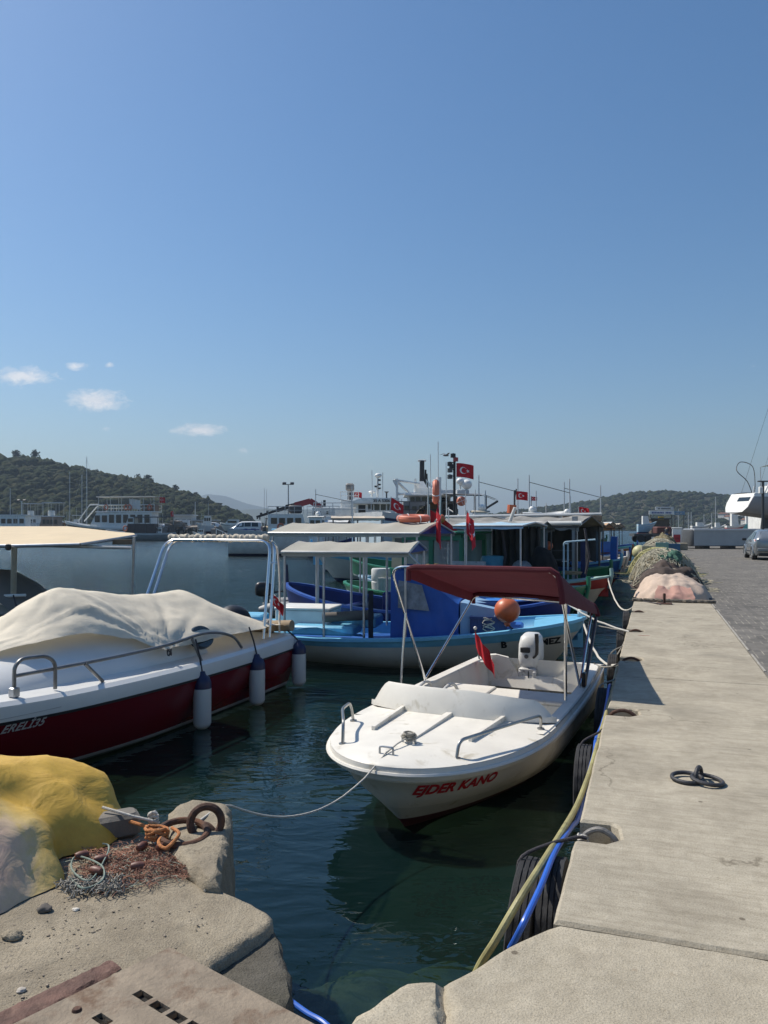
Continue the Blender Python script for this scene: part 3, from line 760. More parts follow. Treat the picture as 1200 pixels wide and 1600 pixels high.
for a_,c_ in zip(us,us[1:]):
    for e_,f_ in zip(vs_,vs_[1:]):
        top=[o+du*x+dv*y for x,y in((a_,e_),(c_,e_),(c_,f_),(a_,f_))]
        dz=Vector((0,0,-.016))
        if not inslot((a_+c_)/2,(e_+f_)/2):
            b.add(top,[(0,1,2,3)])
        else:
            for k in range(4): b.add([top[k],top[(k+1)%4],top[(k+1)%4]+dz,top[k]+dz],[(0,1,2,3)])
            b.add([p+Vector((0,0,-.0155)) for p in top],[(0,1,2,3)],1)
for p,q in ((o,o+du*1.3),(o,o+dv*.95)): b.add([p,q,q+Vector((0,0,-.03)),p+Vector((0,0,-.03))],[(0,1,2,3)])
b.build('plate',[platem,M('slot_dark',(.01,.009,.008),.9)],t,smooth=0,recalc=False)
MB().lathe([(.001,.006),(.012,.006),(.016,.0),(.016,-.004)],10,G(120,1578,.028)).build('bolt_head',rust,t)
t2=thing('iron_strip','narrow flaking rusty iron strip along the left of the slotted plate','iron strip')
sp_=[G(px,py,.006) for px,py in ((168,1500),(190,1512),(-60,1660),(-90,1620))]
sb=MB(); nn=40
sb.grid([[sp_[0].lerp(sp_[3],i/nn)*(1-j/6)+sp_[1].lerp(sp_[2],i/nn)*(j/6)+Vector((0,0,.006*nz(i*.5,j*.9)+ (.004 if 0<j<6 else -.006))) for j in range(7)] for i in range(nn+1)])
sb.build('strip',M('flaking_rust',(.12,.065,.05),.8,.1,.4,9,.9,40,((.20,.12,.09),.35,12)),t2,smooth=30)
# ---- stones and grit on the apron
grit=MB(); 
for k in range(300):
    px=rnd.uniform(-20,330); py=rnd.uniform(1400,1590)
    if py<1432 and px<90: continue
    if (px-265)/(-265)*125+1480<py-6 and px<265: 
        if rnd.random()<.8: continue
    p=G(px,py,.0); s=rnd.uniform(.0015,.0042)*(1.6 if rnd.random()<.1 else 1); k8=[]
    for i in(-1,1):
        for j in(-1,1):
            for l in(-1,1): k8.append((p.x+i*s*rnd.uniform(.5,1.2),p.y+j*s*rnd.uniform(.5,1.2),s*.5*(l+.6)*rnd.uniform(.6,1.1)))
    grit.add(k8,[(0,1,3,2),(4,6,7,5),(0,4,5,1),(2,3,7,6),(0,2,6,4),(1,5,7,3)])
tag(grit.build('gravel',M('grey_grit',(.24,.20,.155),.9,0,.5,30),smooth=0),kind='stuff')
def pebble(px,py,s,label,mat,seed,nm='stone'):
    bm=bmesh.new(); bmesh.ops.create_icosphere(bm,subdivisions=3,radius=s)
    for v in bm.verts:
        k=1+.35*noise.fractal(v.co/s*1.1+Vector((seed,0,0)),1,2,3); v.co=Vector((v.co.x*k*1.2,v.co.y*k,v.co.z*k*.55))
    me=bpy.data.meshes.new(nm); bm.to_mesh(me); bm.free(); me.materials.append(mat); me.polygons.foreach_set('use_smooth',[True]*len(me.polygons))
    o=bpy.data.objects.new(nm,me); C.objects.link(o); o.location=G(px,py,s*.35); return tag(o,label,'stone')
pst=M('pale_pebble',(.42,.38,.33),.85,0,.2,20,.4,60)
pebble(33,1547,.013,'pale rounded pebble lying on grit left of the rusty strip',pst,1)
pebble(242,1519,.020,'flat grey concrete crumb at the top corner of the slotted plate',concl,4)
pebble(216,1523,.011,'small rusty concrete crumb beside a flatter one on the slotted plate',concl,6)
pebble(70,1419,.025,'dark loose stone at the hem of the yellow tarpaulin',M('dark_stone',(.10,.09,.08),.9,0,.3,9,.5,30),9)
pebble(118,1421,.012,'chalk-white shell fragment on the bare concrete below the net',M('shell_white',(.65,.6,.52),.7),12)
pebble(20,1460,.03,'brown lump of broken concrete at the left below the tarpaulin',concl,17)

# ================================================================= QUAY FITTINGS
t=thing('mooring_rings','pair of dark iron rings flat on the quay joined by an upright eye','mooring rings',G(1089,1222),-A)
ring_mesh(.088,.0125,Matrix.Rotation(.05,4,'X'),(-.055,.01,.018)).build('flat_ring',iron,t)
ring_mesh(.088,.0125,Matrix.Rotation(.10,4,'Y'),(.058,-.005,.022)).build('flat_ring',iron,t)
ring_mesh(.055,.013,Matrix.Rotation(math.radians(70),4,'Z')@Matrix.Rotation(math.pi/2,4,'X'),(.01,.02,.030)).build('eye',iron,t)
# bent iron bars in the pockets of the edge
plab=['galvanised bent bar in the nearest quay pocket with white twine on it','rusty bent bar in the shaded quay pocket under the canopy shadow','rusty bent bar in the third quay pocket beside a white rope','rusty bent bar in the fourth quay pocket with grey rope wound on','rusty bent bar in the farthest quay pocket near the net heaps']
for k,(pv_,pu,pl_) in enumerate(POCK):
    ux=UL+.03; arc=[(ux,pv_+.02,-.16),(ux,pv_+.015,-.06),(ux+.03,pv_+.01,-.012),(ux+pu*.45,pv_,.012),(ux+pu*.78,pv_-.01,-.02),(ux+pu*.95,pv_-.02,-.09)]
    tt=thing('mooring_bar',plab[k],'mooring bar',Q(0,0),-A,'bent iron bars in the quay edge pockets')
    MB().tube(bend(arc,6),.015,10).build('bar',M('grey_old_iron',(.20,.19,.18),.6,.3,.25,14,.4,60) if k==0 else rust,tt)
    if k in(0,3):
        MB().tube([Vector((ux,pv_+.012,-.03))+Vector((math.cos(a)*.024,math.sin(a)*.022,-.07+.0030*a+.004*math.sin(a*3))) for a in [i*.5 for i in range(52)]],.006,5).build('lashing',ropew if k==0 else ropeg,tt)
# short iron post on a plate
t=thing('iron_post','short rusty iron pin standing on a small base plate in front of the nets','iron post',G(1038,944),-A)
MB().box((0,0,.012),(.30,.22,.022),ch=.004).build('base_plate',rust,t); MB().lathe([(.028,.02),(.026,.1),(.03,.2),(.022,.22),(.001,.222)],10).build('pin',rust,t)
rope('rope','thin dark rope end lying on the concrete beside the iron pin',bend([G(1033,944,.02),G(1015,941,.01),G(1002,939,.01),G(985,938,.01)]),.012,roped)
# tyres hung on the quay wall
def tyre_mesh(R_=.30,wd=.20,n=54):
    prof=[(R_*.58,-wd*.38),(R_*.62,-wd*.48),(R_*.82,-wd*.52),(R_*.93,-wd*.47)]
    tread=[(-.42,1),(-.24,1),(-.225,0),(-.195,0),(-.18,1),(-.02,1),(-.005,0),(.025,0),(.04,1),(.18,1),(.195,0),(.225,0),(.24,1),(.42,1)]
    prof+=[(R_*(.985 if k else .955),x*wd) for x,k in tread]+[(R_*.93,wd*.47),(R_*.82,wd*.52),(R_*.62,wd*.48),(R_*.58,wd*.38)]
    b=MB(); rings=[]
    for i in range(n):
        ring=[]
        for k,(r,z) in enumerate(prof):
            a=2*math.pi*(i+ (.35 if 4<=k<=8 else (-.25 if k>13 else 0)))/n
            rr=r-(.007 if (i%3==0 and r>R_*.97) else 0)
            ring.append(Vector((z,rr*math.cos(a),rr*math.sin(a))))
        rings.append(ring)
    b.loft(rings,closed_path=True,closed_ring=True); return b
tyre0=None
TY=[(-.075,3.72,-.33,.0,'worn car tyre hung closest to the wall under the blue and olive hoses'),(-.205,3.70,-.34,.08,'outer car tyre of the pair hung below the hoses at the near quay'),
    (-.12,6.02,-.40,.0,'second car tyre along the quay wall beside the white boat bow'),(-.12,8.15,-.38,.05,'half sunlit car tyre on the wall next to the white boat stern'),
    (-.12,10.5,-.40,.0,'dark car tyre on the quay wall below the white mooring rope'),(-.12,13.2,-.40,.0,'farther car tyre on the quay wall below the fourth pocket'),(-.12,16.0,-.40,0.,'small looking car tyre on the wall just before the net heaps')]
for (du_,v,z,tl,lab) in TY:
    if tyre0 is None:
        tyre0=thing('tyre',lab,'tyre',Q(UL+du_,v,z),-A,'tyres hung as fenders on the quay wall'); tyre_mesh(.30,.20).build('tread',rubber,tyre0,smooth=25)
        lp=MB().tube(hang((.0,.0,-.1),(.04,.02,.33),.02,6),.008,6)
        o_t=tyre0
    else:
        o_t=dup(tyre0,Q(UL+du_,v,z),-A,lab)
    o_t.rotation_euler=(0,tl,-A)
    if v<4: o_t.scale=(.60,1,1)
for k,(du_,v,z,tl,lab) in enumerate(TY):
    if k in(1,2,3,4): 
        rope('rope',['','dark lashing holding the outer near tyre to the first quay pocket','dark lashing from the second tyre up to the quay edge','grey lashing from the half sunlit tyre up to the quay edge','grey lashing of the tyre below the white mooring rope'][k],bend([Q(UL+du_-.03,v,z+.17),Q(UL+du_-.02,v+.01,z+.31),Q(UL-.02,v+(.28 if k==1 else .1),-.02+ (0 if k>1 else -.0)),Q(UL+.05,v+(.33 if k==1 else .5),-.03)]),.009,roped if k<3 else ropeg)
# hoses along the wall
o=MB().tube(bend([G(722,1575,-.5),G(748,1512,-.33),G(775,1468,-.20),G(812,1405,-.06),G(850,1345,-.015),G(878,1300,-.05),G(900,1262,-.09),G(915,1225,-.07),G(925,1195,-.07)]+[Q(UL-.02,v,-.08-.03*math.sin(v)) for v in (6.1,7.0,8.2,9.4)],8),.017,10).build('hose',hosey); tag(o,'olive and yellow hose slung along the quay edge down to the water corner','hose')
o=MB().tube(bend([G(797,1482,-.22),G(806,1466,-.14),G(820,1438,-.055),G(845,1385,-.015),G(868,1330,-.02),G(893,1292,-.09)]+[Q(UL-.035,v,-.12-.02*math.sin(v*2)) for v in (4.6,5.4,5.85)]+[Q(UL-.04,6.1,-.07),Q(UL-.045,7.0,-.16),Q(UL-.045,7.7,-.12),Q(UL-.045,8.2,-.06),Q(UL-.03,8.7,-.2),Q(UL-.03,9.6,-.12)],8),.0135,10).build('hose',hoseb); tag(o,'bright blue hose running along the quay wall beside the tyres','hose')
o=MB().tube(bend([G(436,1545,-.5),G(452,1562,-.48),G(480,1583,-.46),G(512,1603,-.45),G(560,1660,-.5)]),.012,10).build('hose',hoseb); tag(o,'short length of blue hose at the bottom of the water inlet','hose')

# ================================================================= NET HEAPS ON THE QUAY
def heap_mesh(ru,rv,h,seed,fold=.08,pw=2.4,top=.75,nu=64,nv=26,sx=1.0):
    P=[]
    for j in range(nv+1):
        s=j/nv; row=[]
        for i in range(nu+1):
            a=2*math.pi*i/nu; k=(abs(math.cos(a))**pw+abs(math.sin(a))**pw)**(-1/pw)
            x=ru*k*math.cos(a)*s; y=rv*k*math.sin(a)*s; z=h*max(0,1-s**2.6)**top
            n_=noise.fractal(Vector((x*2.2+seed,y*2.2,z*1.5)),1,2,5)
            f=n_*fold+.5*fold*math.sin(a*13+seed+4*n_)*s**2+fold*.8*(abs(nz(x*3.5+seed,y*3.5,z*3))-.2)
            row.append(Vector((x*(1+f*.6),y*(1+f*.6),max(z+f*.8*(1-s*.5),.01))))
        P.append(row)
    return MB().grid(P)
def net_mat(name,c1,c2,c3,sc=5):
    m,nt,b=nodes(name); co=texco(nt)
    f=noisen(nt,co,sc,7,.75,.8); c=ramp(nt,[(.28,mul(c1,.5)),(.42,c1),(.55,c2),(.70,c3)]); nt.links.new(f,c.inputs[0])
    v=nt.nodes.new('ShaderNodeTexVoronoi'); v.inputs['Scale'].default_value=38; nt.links.new(co,v.inputs['Vector'])
    r=ramp(nt,[(.0,(1.15,1.15,1.15)),(.6,(.55,.55,.55))]); nt.links.new(v.outputs['Distance'],r.inputs[0])
    nt.links.new(mixc(nt,.8,c.outputs[0],r.outputs[0],'MULTIPLY'),b.inputs['Base Color']); b.inputs['Roughness'].default_value=.95; b.inputs['Specular IOR Level'].default_value=.1
    nt.links.new(bumpn(nt,noisen(nt,co,34,5,.7),1.0,.04),b.inputs['Normal']); return m
def twine_over(b,ru,rv,h,seed,n=160,L=.5,r=.006):
    rr=random.Random(seed)
    for k in range(n):
        a=rr.random()*6.28; s=rr.random()**.6; d=rr.random()*6.28; pts=[]
        x=ru*s*math.cos(a); y=rv*s*math.sin(a)
        for i in range(7):
            q=min(1,math.hypot(x/ru,y/rv)); z=h*max(0,1-q**2.6)**.75
            pts.append((x*1.04,y*1.04,z+.02+.03*rr.random())); d+=rr.uniform(-.9,.9); x+=math.cos(d)*L/7; y+=math.sin(d)*L/7
        b.tube(pts,r,4,caps=False)
    return b
cl_beige=M('stained_beige_cloth',(.50,.39,.31),.9,0,.14,3,.4,22,((.30,.22,.16),.33,5))
cl_pink=M('faded_pink_cloth',(.44,.25,.20),.9,0,.15,3,.4,22,((.30,.24,.18),.3,5))
cl_brown=M('dark_brown_cloth',(.060,.043,.036),.9,0,.3,3,.5,20)
n_pale=net_mat('pale_yellow_net',(.26,.22,.14),(.44,.37,.25),(.52,.42,.34))
n_green=net_mat('yellow_green_net',(.20,.20,.09),(.35,.32,.17),(.46,.38,.28))
n_pink=net_mat('pinkish_net',(.30,.21,.18),(.44,.36,.28),(.34,.32,.16))
n_turq=net_mat('turquoise_net',(.08,.18,.14),(.14,.28,.21),(.34,.34,.24))
UC=(UL+UR)/2
HG='heaps of nets along the quay edge'
t=thing('net_heap','nearest net heap under a stained beige cloth with a pink flap in front','net heap',Q(UC+.02,18.35),-A,HG)
heap_mesh(.80,1.15,.50,3,.11).build('cloth',cl_beige,t,smooth=80)
P=[]
for j in range(13):
    s=j/12; row=[]
    for i in range(31):
        u=-.30+.66*i/30; zz=.29*(1-s)+.02+ .05*nz(u*5,s*2); yy=-1.13-.12*s+.25*(1-s)**1.5 -.012*math.sin(u*23+s*2+3*nz(u*3,1))-.07*abs(nz(u*5,s*2.5,4))
        row.append(Vector((u*(1+.28*s)+.03*nz(s*4,i*.3),yy,zz+.03*nz(u*6,9)*(1-s))))
    P.append(row)
MB().grid(P).build('pink_flap',cl_pink,t,smooth=80)
MB().tube([(-.80+1.62*i/40,-1.24+.06*nz(i*.4,3)-.05*math.cos((i-20)/20*1.5),.035+.02*nz(i*.7,8)) for i in range(41)],.038,7).build('hem_rope',M('frayed_brown_hem',(.17,.145,.115),.95,0,.4,14,1,60),t)
t=thing('net_heap','dark brown cloth covered heap right behind the beige one','net heap',Q(UC-.02,20.7),-A,HG)
heap_mesh(.82,1.2,.64,9,.20).build('cloth',cl_brown,t,smooth=80)
twine_over(MB(),.85,1.0,.55,4,60,.6,.012).build('twine',M('pale_twine',(.40,.37,.28),.95,0,.3,9),t,smooth=0,recalc=False)
t=thing('net_heap','pale yellow net heap with a turquoise net thrown over its top','net heap',Q(UC-.06,23.6),-A,HG)
heap_mesh(.84,1.5,.70,14,.26).build('net',n_pale,t,smooth=80)
heap_mesh(.34,.40,.12,24,.22).xf(Matrix.Translation((.12,-.75,.74))@Matrix.Rotation(.45,4,'X')).build('turquoise_net',n_turq,t,smooth=80)
twine_over(MB(),.92,1.6,.92,8,420,.7,.009).build('twine',M('pale_twine',(.40,.37,.28),.95),t,smooth=0,recalc=False)
t=thing('net_heap','yellow green net heap hanging over the water edge','net heap',Q(UC-.16,27.2),-A,HG)
heap_mesh(.86,1.7,.66,19,.26).build('net',n_green,t,smooth=80)
twine_over(MB(),.97,1.9,.86,5,420,.7,.009).build('twine',M('yellow_twine',(.42,.40,.20),.95,0,.3,9),t,smooth=0,recalc=False)
t=thing('net_heap','pinkish and cream net heap behind the plastic boxes','net heap',Q(UC-.10,31.5),-A,HG)
heap_mesh(.86,2.2,.98,27,.26).build('net',n_pink,t,smooth=80)
twine_over(MB(),.92,2.2,1.1,6,420,.8,.010).build('twine',M('pale_twine',(.40,.37,.28),.95),t,smooth=0,recalc=False)
t=thing('net_heap','farthest rounded tan net heap at the end of the row','net heap',Q(UC+.05,36.3),-A,HG)
heap_mesh(.80,2.3,1.2,31,.22).build('net',net_mat('tan_net',(.20,.17,.10),(.36,.31,.20),(.42,.36,.26)),t,smooth=80)
def crate_mesh(l,w_,h,th=.02):
    b=MB(); z=h
    b.box((0,0,th/2),(l,w_,th))
    for sx in(-1,1):
        b.box((sx*(l/2-th/2),0,h/2+th/2),(th,w_,h-th)); b.box((0,sx*(w_/2-th/2),h/2+th/2),(l-2*th,th,h-th))
        for k in range(5):
            b.box((sx*(l/2+.006),-w_/2+w_*(k+.5)/5,h/2),(.012,.018,h*.86)); 
        for k in range(7): b.box((-l/2+l*(k+.5)/7,sx*(w_/2+.006),h/2),(.018,.012,h*.86))
        b.box((0,sx*(w_/2+.008),h-.02),(l+.03,.016,.04)); b.box((sx*(l/2+.008),0,h-.02),(.016,w_,.04))
    return b
def crate_thing(label,loc,rz,mat,l=.6,w_=.4,h=.3,group=None):
    t=thing('crate',label,'crate',loc,rz,group); crate_mesh(l,w_,h).build('shell',mat,t,smooth=0); return t
crate_thing('light teal fish box standing upright on the net heap',Q(UC-.06,28.6,.68),-A,M('pale_teal_plastic',(.22,.40,.40),.5),.40,.36,.36)
crate_thing('blue fish box beside the teal one on the net heap',Q(UC+.34,28.7,.64),-A,M('muted_blue_plastic',(.06,.16,.30),.5),.36,.36,.36)
crate_thing('cream fish box at the left of the teal one on the nets',Q(UC-.52,27.6,.60),-A,M('cream_plastic',(.45,.43,.34),.5),.35,.35,.34)
# litter and marks
for (px,py,s,lab) in ((1081,873,.25,'pale flat cardboard scrap on the paving right of the nets'),(1075,843+14,.3,'second pale scrap lying on the paving farther back')):
    tag(MB().box((0,0,.01),(s*1.6,s,.012)).build('cardboard',M('cardboard',(.40,.35,.27),.9),loc=G(px,py,.0),rz=.4),lab,'cardboard')
tag(MB().box((0,0,.001),(.16,.012,.002)).build('rope_thread',M('red_thread',(.35,.05,.04),.8),loc=G(1006,993,.001),rz=-.35),'short red thread lying on the concrete strip','thread')
# ================================================================= WHITE MOTOR BOAT
def fwd(rot_from, to):  # yaw so that local +x points along the direction
    d=Vector(to)-Vector(rot_from); return math.atan2(d.y,d.x)
th=math.radians(24); BD=Vector((-math.sin(th),-math.cos(th),0)); BOW=Vector((-.045,5.58,WL)); LB=5.25
boat=thing('motor_boat','small open white motor boat with maroon canopy moored along the quay','boat',BOW-BD*LB,math.atan2(BD.y,BD.x))
# levels: z_bow,z_mid,z_stern,a0,B,E,p,q,sr
lv=[(-.06,-.26,-.26,.72,.05,2.6,1.5,1.0,1.0),(.02,-.10,-.12,.52,.66,2.5,1.55,1.15,1.0),(.10,.06,.05,.42,.78,2.25,1.7,1.3,1.0),
    (.22,.20,.18,.30,.85,2.05,1.85,1.5,.98),(.36,.32,.31,.17,.89,2.0,2.05,1.75,.95),(.50,.45,.46,.08,.92,2.05,2.2,1.95,.91),(.515,.465,.475,.035,.938,1.95,2.3,2.05,.90),(.56,.51,.52,.02,.945,1.92,2.35,2.08,.895),(.61,.565,.57,.03,.928,1.92,2.35,2.08,.89)]
HP=hull_pts(LB,lv,34)
hm_=hull_mesh(HP,[2,2,1,0,0,0,0,0])
hull=hm_.build('hull',[gelold,M('boot_white',(.60,.58,.52),.5,0,.08,3,.1,20,((.35,.30,.2),.35,5)),antif],boat,smooth=40)
hb=hm_.bvh()
# moulded rub rail lines
rb_=MB()
for row,r_ in ((HP[7],.018),(HP[5],.014)):
    pts=[Vector((p.x,p.y+.004,p.z)) for p in row[::-1]]+[Vector((p.x,-p.y-.004,p.z)) for p in row[1:]]
    rb_.tube(pts,r_,6)
rb_.build('rub_rail',gelold,boat)
S=HP[8]; XC=LB-1.70    # coaming station
# foredeck with cambered surface
i1=max(i for i,p in enumerate(S) if p.x>=XC-.05)
db=MB(); deck_strip(db,[Vector((p.x,p.y,p.z+.002)) for p in S[:i1+2]],0,.055)
for s in(-1,0,1):    # moulded ribs
    pts=[]
    x0,x1=(LB-.62,XC-.12+.10) if s==0 else (LB-.85,XC-.15+.02)
    y0,y1=(0,0) if s==0 else (s*.43,s*.50)
    for k in range(7):
        u=k/6; pts.append(Vector((lerp(x0,x1,u),lerp(y0,y1,u),.652-.0*u)))
    rb=MB()
    for a_,b_ in zip(pts,pts[1:]): db.bar(a_+Vector((0,0,-.012)),b_+Vector((0,0,-.012)),.030 if s else .055,.05)
db.build('foredeck',gelold,boat,smooth=40)
# side decks, inner walls, floor
def at_x(row,x):
    for a_,b_ in zip(row,row[1:]):
        if a_.x>=x>=b_.x:
            t=(a_.x-x)/max(1e-6,a_.x-b_.x); return a_.lerp(b_,t)
    return row[-1] if x<row[-1].x else row[0]
xs=[XC+.25-(XC+.25-.13)*k/22 for k in range(23)]
sd=MB(); iw=MB()
for sg in(-1,1):
    G1=[];G2=[]
    for x in xs:
        p=at_x(S,x); wd=.125
        def hy_(z,y):
            h=hb.ray_cast(Vector((x,3,z)),Vector((0,-1,0))); return min(y,(h[0].y-.03) if h[0] else y)
        G1.append([Vector((x,sg*p.y*.992,p.z)),Vector((x,sg*(p.y-.02),p.z+.014)),Vector((x,sg*(p.y-wd),p.z+.010)),Vector((x,sg*(p.y-wd-.012),p.z-.012))])
        G2.append([Vector((x,sg*(p.y-wd-.012),p.z-.012)),Vector((x,sg*(p.y-wd-.03),p.z-.16)),Vector((x,sg*hy_(.22,p.y-wd-.06),.22)),Vector((x,sg*hy_(.13,p.y-wd-.13),.13))])
    sd.grid(G1); iw.grid(G2)
sd.build('side_deck',gelold,boat,smooth=40); iw.build('cockpit_lining',gelold,boat,smooth=40)
fb=MB(); fb.grid([[Vector((x,min(at_x(S,x).y-.255,((hb.ray_cast(Vector((x,3,.132)),Vector((0,-1,0)))[0] or Vector((0,.7,0))).y-.03))*k/4,.132)) for k in range(-4,5)] for x in xs]); 
fb.box((1.15,.30,.142),(.62,.40,.018),ch=.006); fb.build('cockpit_floor',M('worn_deck_white',(.52,.50,.46),.6,0,.1,3,.3,25,((.30,.27,.22),.33,5)),boat,smooth=0)
# coaming / low moulded windshield
cb=MB(); Gc=[]; half=.86
for k in range(41):
    y=-half-.06+ (2*half+.12)*k/40; u=abs(y)/(half+.06)
    xx=XC+.10-.30*u**2.2
    hh=.215*(1-max(0,(u-.80)/.2)**1.5) + .0
    base=.645 - .03*u**2
    if y>half*.2: hh*=1-.32*max(0,(y/(half+.06)-.2)/.8)
    Gc.append([Vector((xx+.03,y,base-.02)),Vector((xx+.022,y,base+.03)),Vector((xx-.05*hh/.2,y*.985,base+hh-.02)),Vector((xx-.065*hh/.2,y*.983,base+hh)),Vector((xx-.085*hh/.2,y*.98,base+hh-.012)),Vector((xx-.06,y*.98,base-.02)),Vector((xx-.10,y*.96,base-.22))])
cb.grid(Gc); cb.build('coaming',gelold,boat,smooth=45)
# bulkhead under the coaming, thwart bench, stern bench
bb=MB(); bb.add([Vector((XC-.10,s*((hb.ray_cast(Vector((XC-.10,3,z)),Vector((0,-1,0)))[0] or Vector((0,.7,0))).y-.04),z)) for z in (.14,.25,.36,.50,.60) for s in(-1,1)],[(0,1,3,2),(2,3,5,4),(4,5,7,6),(6,7,9,8)]); bb.build('bulkhead',gelold,boat,smooth=0)
tb=MB(); tb.box((1.72,.0,.435),(.46,1.50,.055),ch=.02); tb.box((1.93,.0,.27),(.03,1.44,.28)); tb.box((1.52,.0,.27),(.03,1.44,.28)); tb.box((1.73,-.42,.47),(.40,.52,.03),ch=.012); tb.build('thwart',gelold,boat)
# transom with a low notch for the motor
tn=MB(); yb=.855; zt=.585
prof=[(-yb,.20),(-yb,zt),(-.60,zt+.03),(-.42,zt),(-.27,.36),(.27,.36),(.42,.54),(.55,zt-.01),(yb,zt-.02),(yb,.20)]
for x0,x1 in ((.012,.055),):
    n_=len(prof); inner=[Vector((.16 if z<.3 else .085,y*.93,z)) for y,z in prof]; outer=[Vector((.0,y,z)) for y,z in prof]
    tn.add(outer+inner,[tuple(range(n_)),tuple(range(2*n_-1,n_-1,-1))]+[(k,(k+1)%n_,n_+(k+1)%n_,n_+k) for k in range(n_)])
tn.build('transom',gelold,boat,smooth=0)
for sg in(-1,1): MB().box((.20,sg*.72,.545),(.34,.20,.03),ch=.01).build('stern_quarter',gelold,boat)
# bent tube seat frame
sf=MB()
for y,o in ((-.62,0),(-.34,.0)):
    sf.tube(fillet([(2.62,y,.14),(2.95,y-.02,.66),(2.62,y+.02,.74),(2.42,y+.04,.52),(2.2,y+.05,.20)],.14),.016,8)
sf.tube([(2.45,-.60,.55),(2.45,-.30,.55)],.016,8); sf.build('seat_frame',M('dull_white_tube',(.62,.61,.58),.4,0,.08,8),boat)
# bow rails
def rail(sg,xa,xb,ya,yb_,hgt,mat,k=2):
    za=at_x(S,xa).z+.02; zb=at_x(S,xb).z+.02
    ym=(at_x(S,(xa+xb)/2).y-.12)
    pts=[(xa,sg*ya,za),(xa-.03,sg*(ya+.01),za+hgt),((xa+xb)/2,sg*(lerp(ya,yb_,.5)+.06),max(za,zb)+hgt+.01),(xb+.04,sg*(yb_+.01),zb+hgt),(xb,sg*yb_,zb)]
    b=MB().tube(fillet(pts,.10,6),.0135,9)
    for p in (pts[0],pts[-1]): b.lathe([(.032,-.005),(.032,.004),(.001,.005)],10,p)
    return b.build('bow_rail',mat,boat)
rail(1,LB-.42,LB-1.62,.46,.83,.125,M('tarnished_steel',(.36,.36,.35),.32,.9,.15,10))
rail(-1,LB-.42,LB-1.18,.50,.78,.17,M('tarnished_steel',(.36,.36,.35),.32,.9,.15,10))
# cleats
for cx_,cy_ in ((LB-.20,-.02),(LB-.55,.02)):
    c=MB(); z=.655; c.tube(fillet([(cx_,cy_-.055,z-.02),(cx_,cy_-.055,z+.05),(cx_,cy_+.055,z+.05),(cx_,cy_+.055,z-.02)],.02),.009,8); c.build('cleat',galv,boat)
MB().tube([Vector((LB-.55,.02,.69))+Vector((math.cos(a)*(.05+.012*math.sin(a*2.3)),math.sin(a)*(.05+.01*math.cos(a*1.7)),.008*a/4-.01)) for a in [k*.45 for k in range(60)]],.0075,6).build('rope_turns',ropeg,boat)
# lettering on the port bow
o3=hull.matrix_world
decal('EJDER KANO',.128,(LB-.22,.17,.37),(-.70,.715,-.015),(0.06,.05,1.0),lred,boat,hb,(-.72,-.69,0.08),shear=.26,bold=.0055,gap=.005,spacing=1.0)
MB().tube(bend([(LB-.47,.06,.33),(LB-.43,.09,.28),(LB-.45,.07,.23),(LB-.5,.05,.25)]),.006,6).build('bow_eye',galv,boat)
# --- canopy and its frame (frame feet on the side decks)
bx=1.62
fl_=Vector((bx+.42,-.86,.60)); fr_=Vector((bx+.10,.84,.60))
hf=[Vector((bx+1.42,-.84,1.95)),Vector((bx+1.46,.83,1.955))]       # front hoop corners
hr=[Vector((bx-1.55,-.86,1.44)),Vector((bx-.80,.82,1.44))]     # rear hoop corners
fm=MB()
fm.tube(fillet([fl_,hf[0]+Vector((0,-.02,.0)),hf[1]+Vector((0,.02,.0)),fr_],.16,7),.0145,9)
fm.build('front_hoop',steel,boat)
MB().tube(fillet([fl_+Vector((-.02,.0,.02)),hr[0]+Vector((.0,-.02,-.02)),hr[1]+Vector((0,.02,-.02)),fr_+Vector((-.02,0,.02))],.16,7),.0145,9).build('rear_hoop',steel,boat)
a0=fl_.lerp(hf[0],.62); MB().tube([a0,Vector((bx+1.12,-.88,.59))],.014,9).build('stay',steel,boat)
st=MB()
a1=fr_.lerp(hf[1],.66); st.tube([a1+Vector((.0,.02,.22)),Vector((bx+.72,.80,.58))],.017,9)
st.build('stay',steel,boat)
cv=MB(); P=[]
nu,nv=26,34
for i in range(nu+1):
    u=i/nu; row=[]
    L0=hf[0].lerp(hf[1],.13).lerp(hr[0],u); R0_=hf[1].lerp(hr[1],u)
    for j in range(nv+1):
        v=j/nv
        # across: side flap, round corner, flat top, round corner, flap
        if v<.10: p=L0+Vector((0,-.035,-.14*(1-v/.10)-.0))
        elif v>.84:
            k=(v-.84)/.16; p=R0_+Vector((0,.03+.05*math.sin(k*1.57),-.02-.30*k*(1-.55*u)))
        else:
            k=(v-.10)/.74; p=L0.lerp(R0_,k)+Vector((0,0,.045*math.sin(math.pi*k)*math.sin(math.pi*clamp(u*1.2,0,.8))))
        sag=-.03*math.sin(math.pi*u)*math.sin(math.pi*clamp(v,.1,.84))
        p=p+Vector((0,0,.022+sag+.006*nz(u*4,v*6)))
        row.append(p)
    P.append(row)
cv.grid(P); cv.build('canopy',maroon,boat,smooth=60)
for q in (0,nu): MB().tube([P[q][j]-Vector((0,0,.022)) for j in range(nv+1)],.029,8).build('canopy_hem',maroon,boat)
MB().box((bx-.02,.865,.66),(.10,.045,.16),ch=.01).build('rod_holder',black,boat)
MB().tube([(bx-.1,.86,.60),(bx-.5,.88,1.02),(bx-.72,.89,1.28)],.020,9).build('dark_stay',M('dark_grey_tube',(.09,.09,.10),.35,.6),boat)
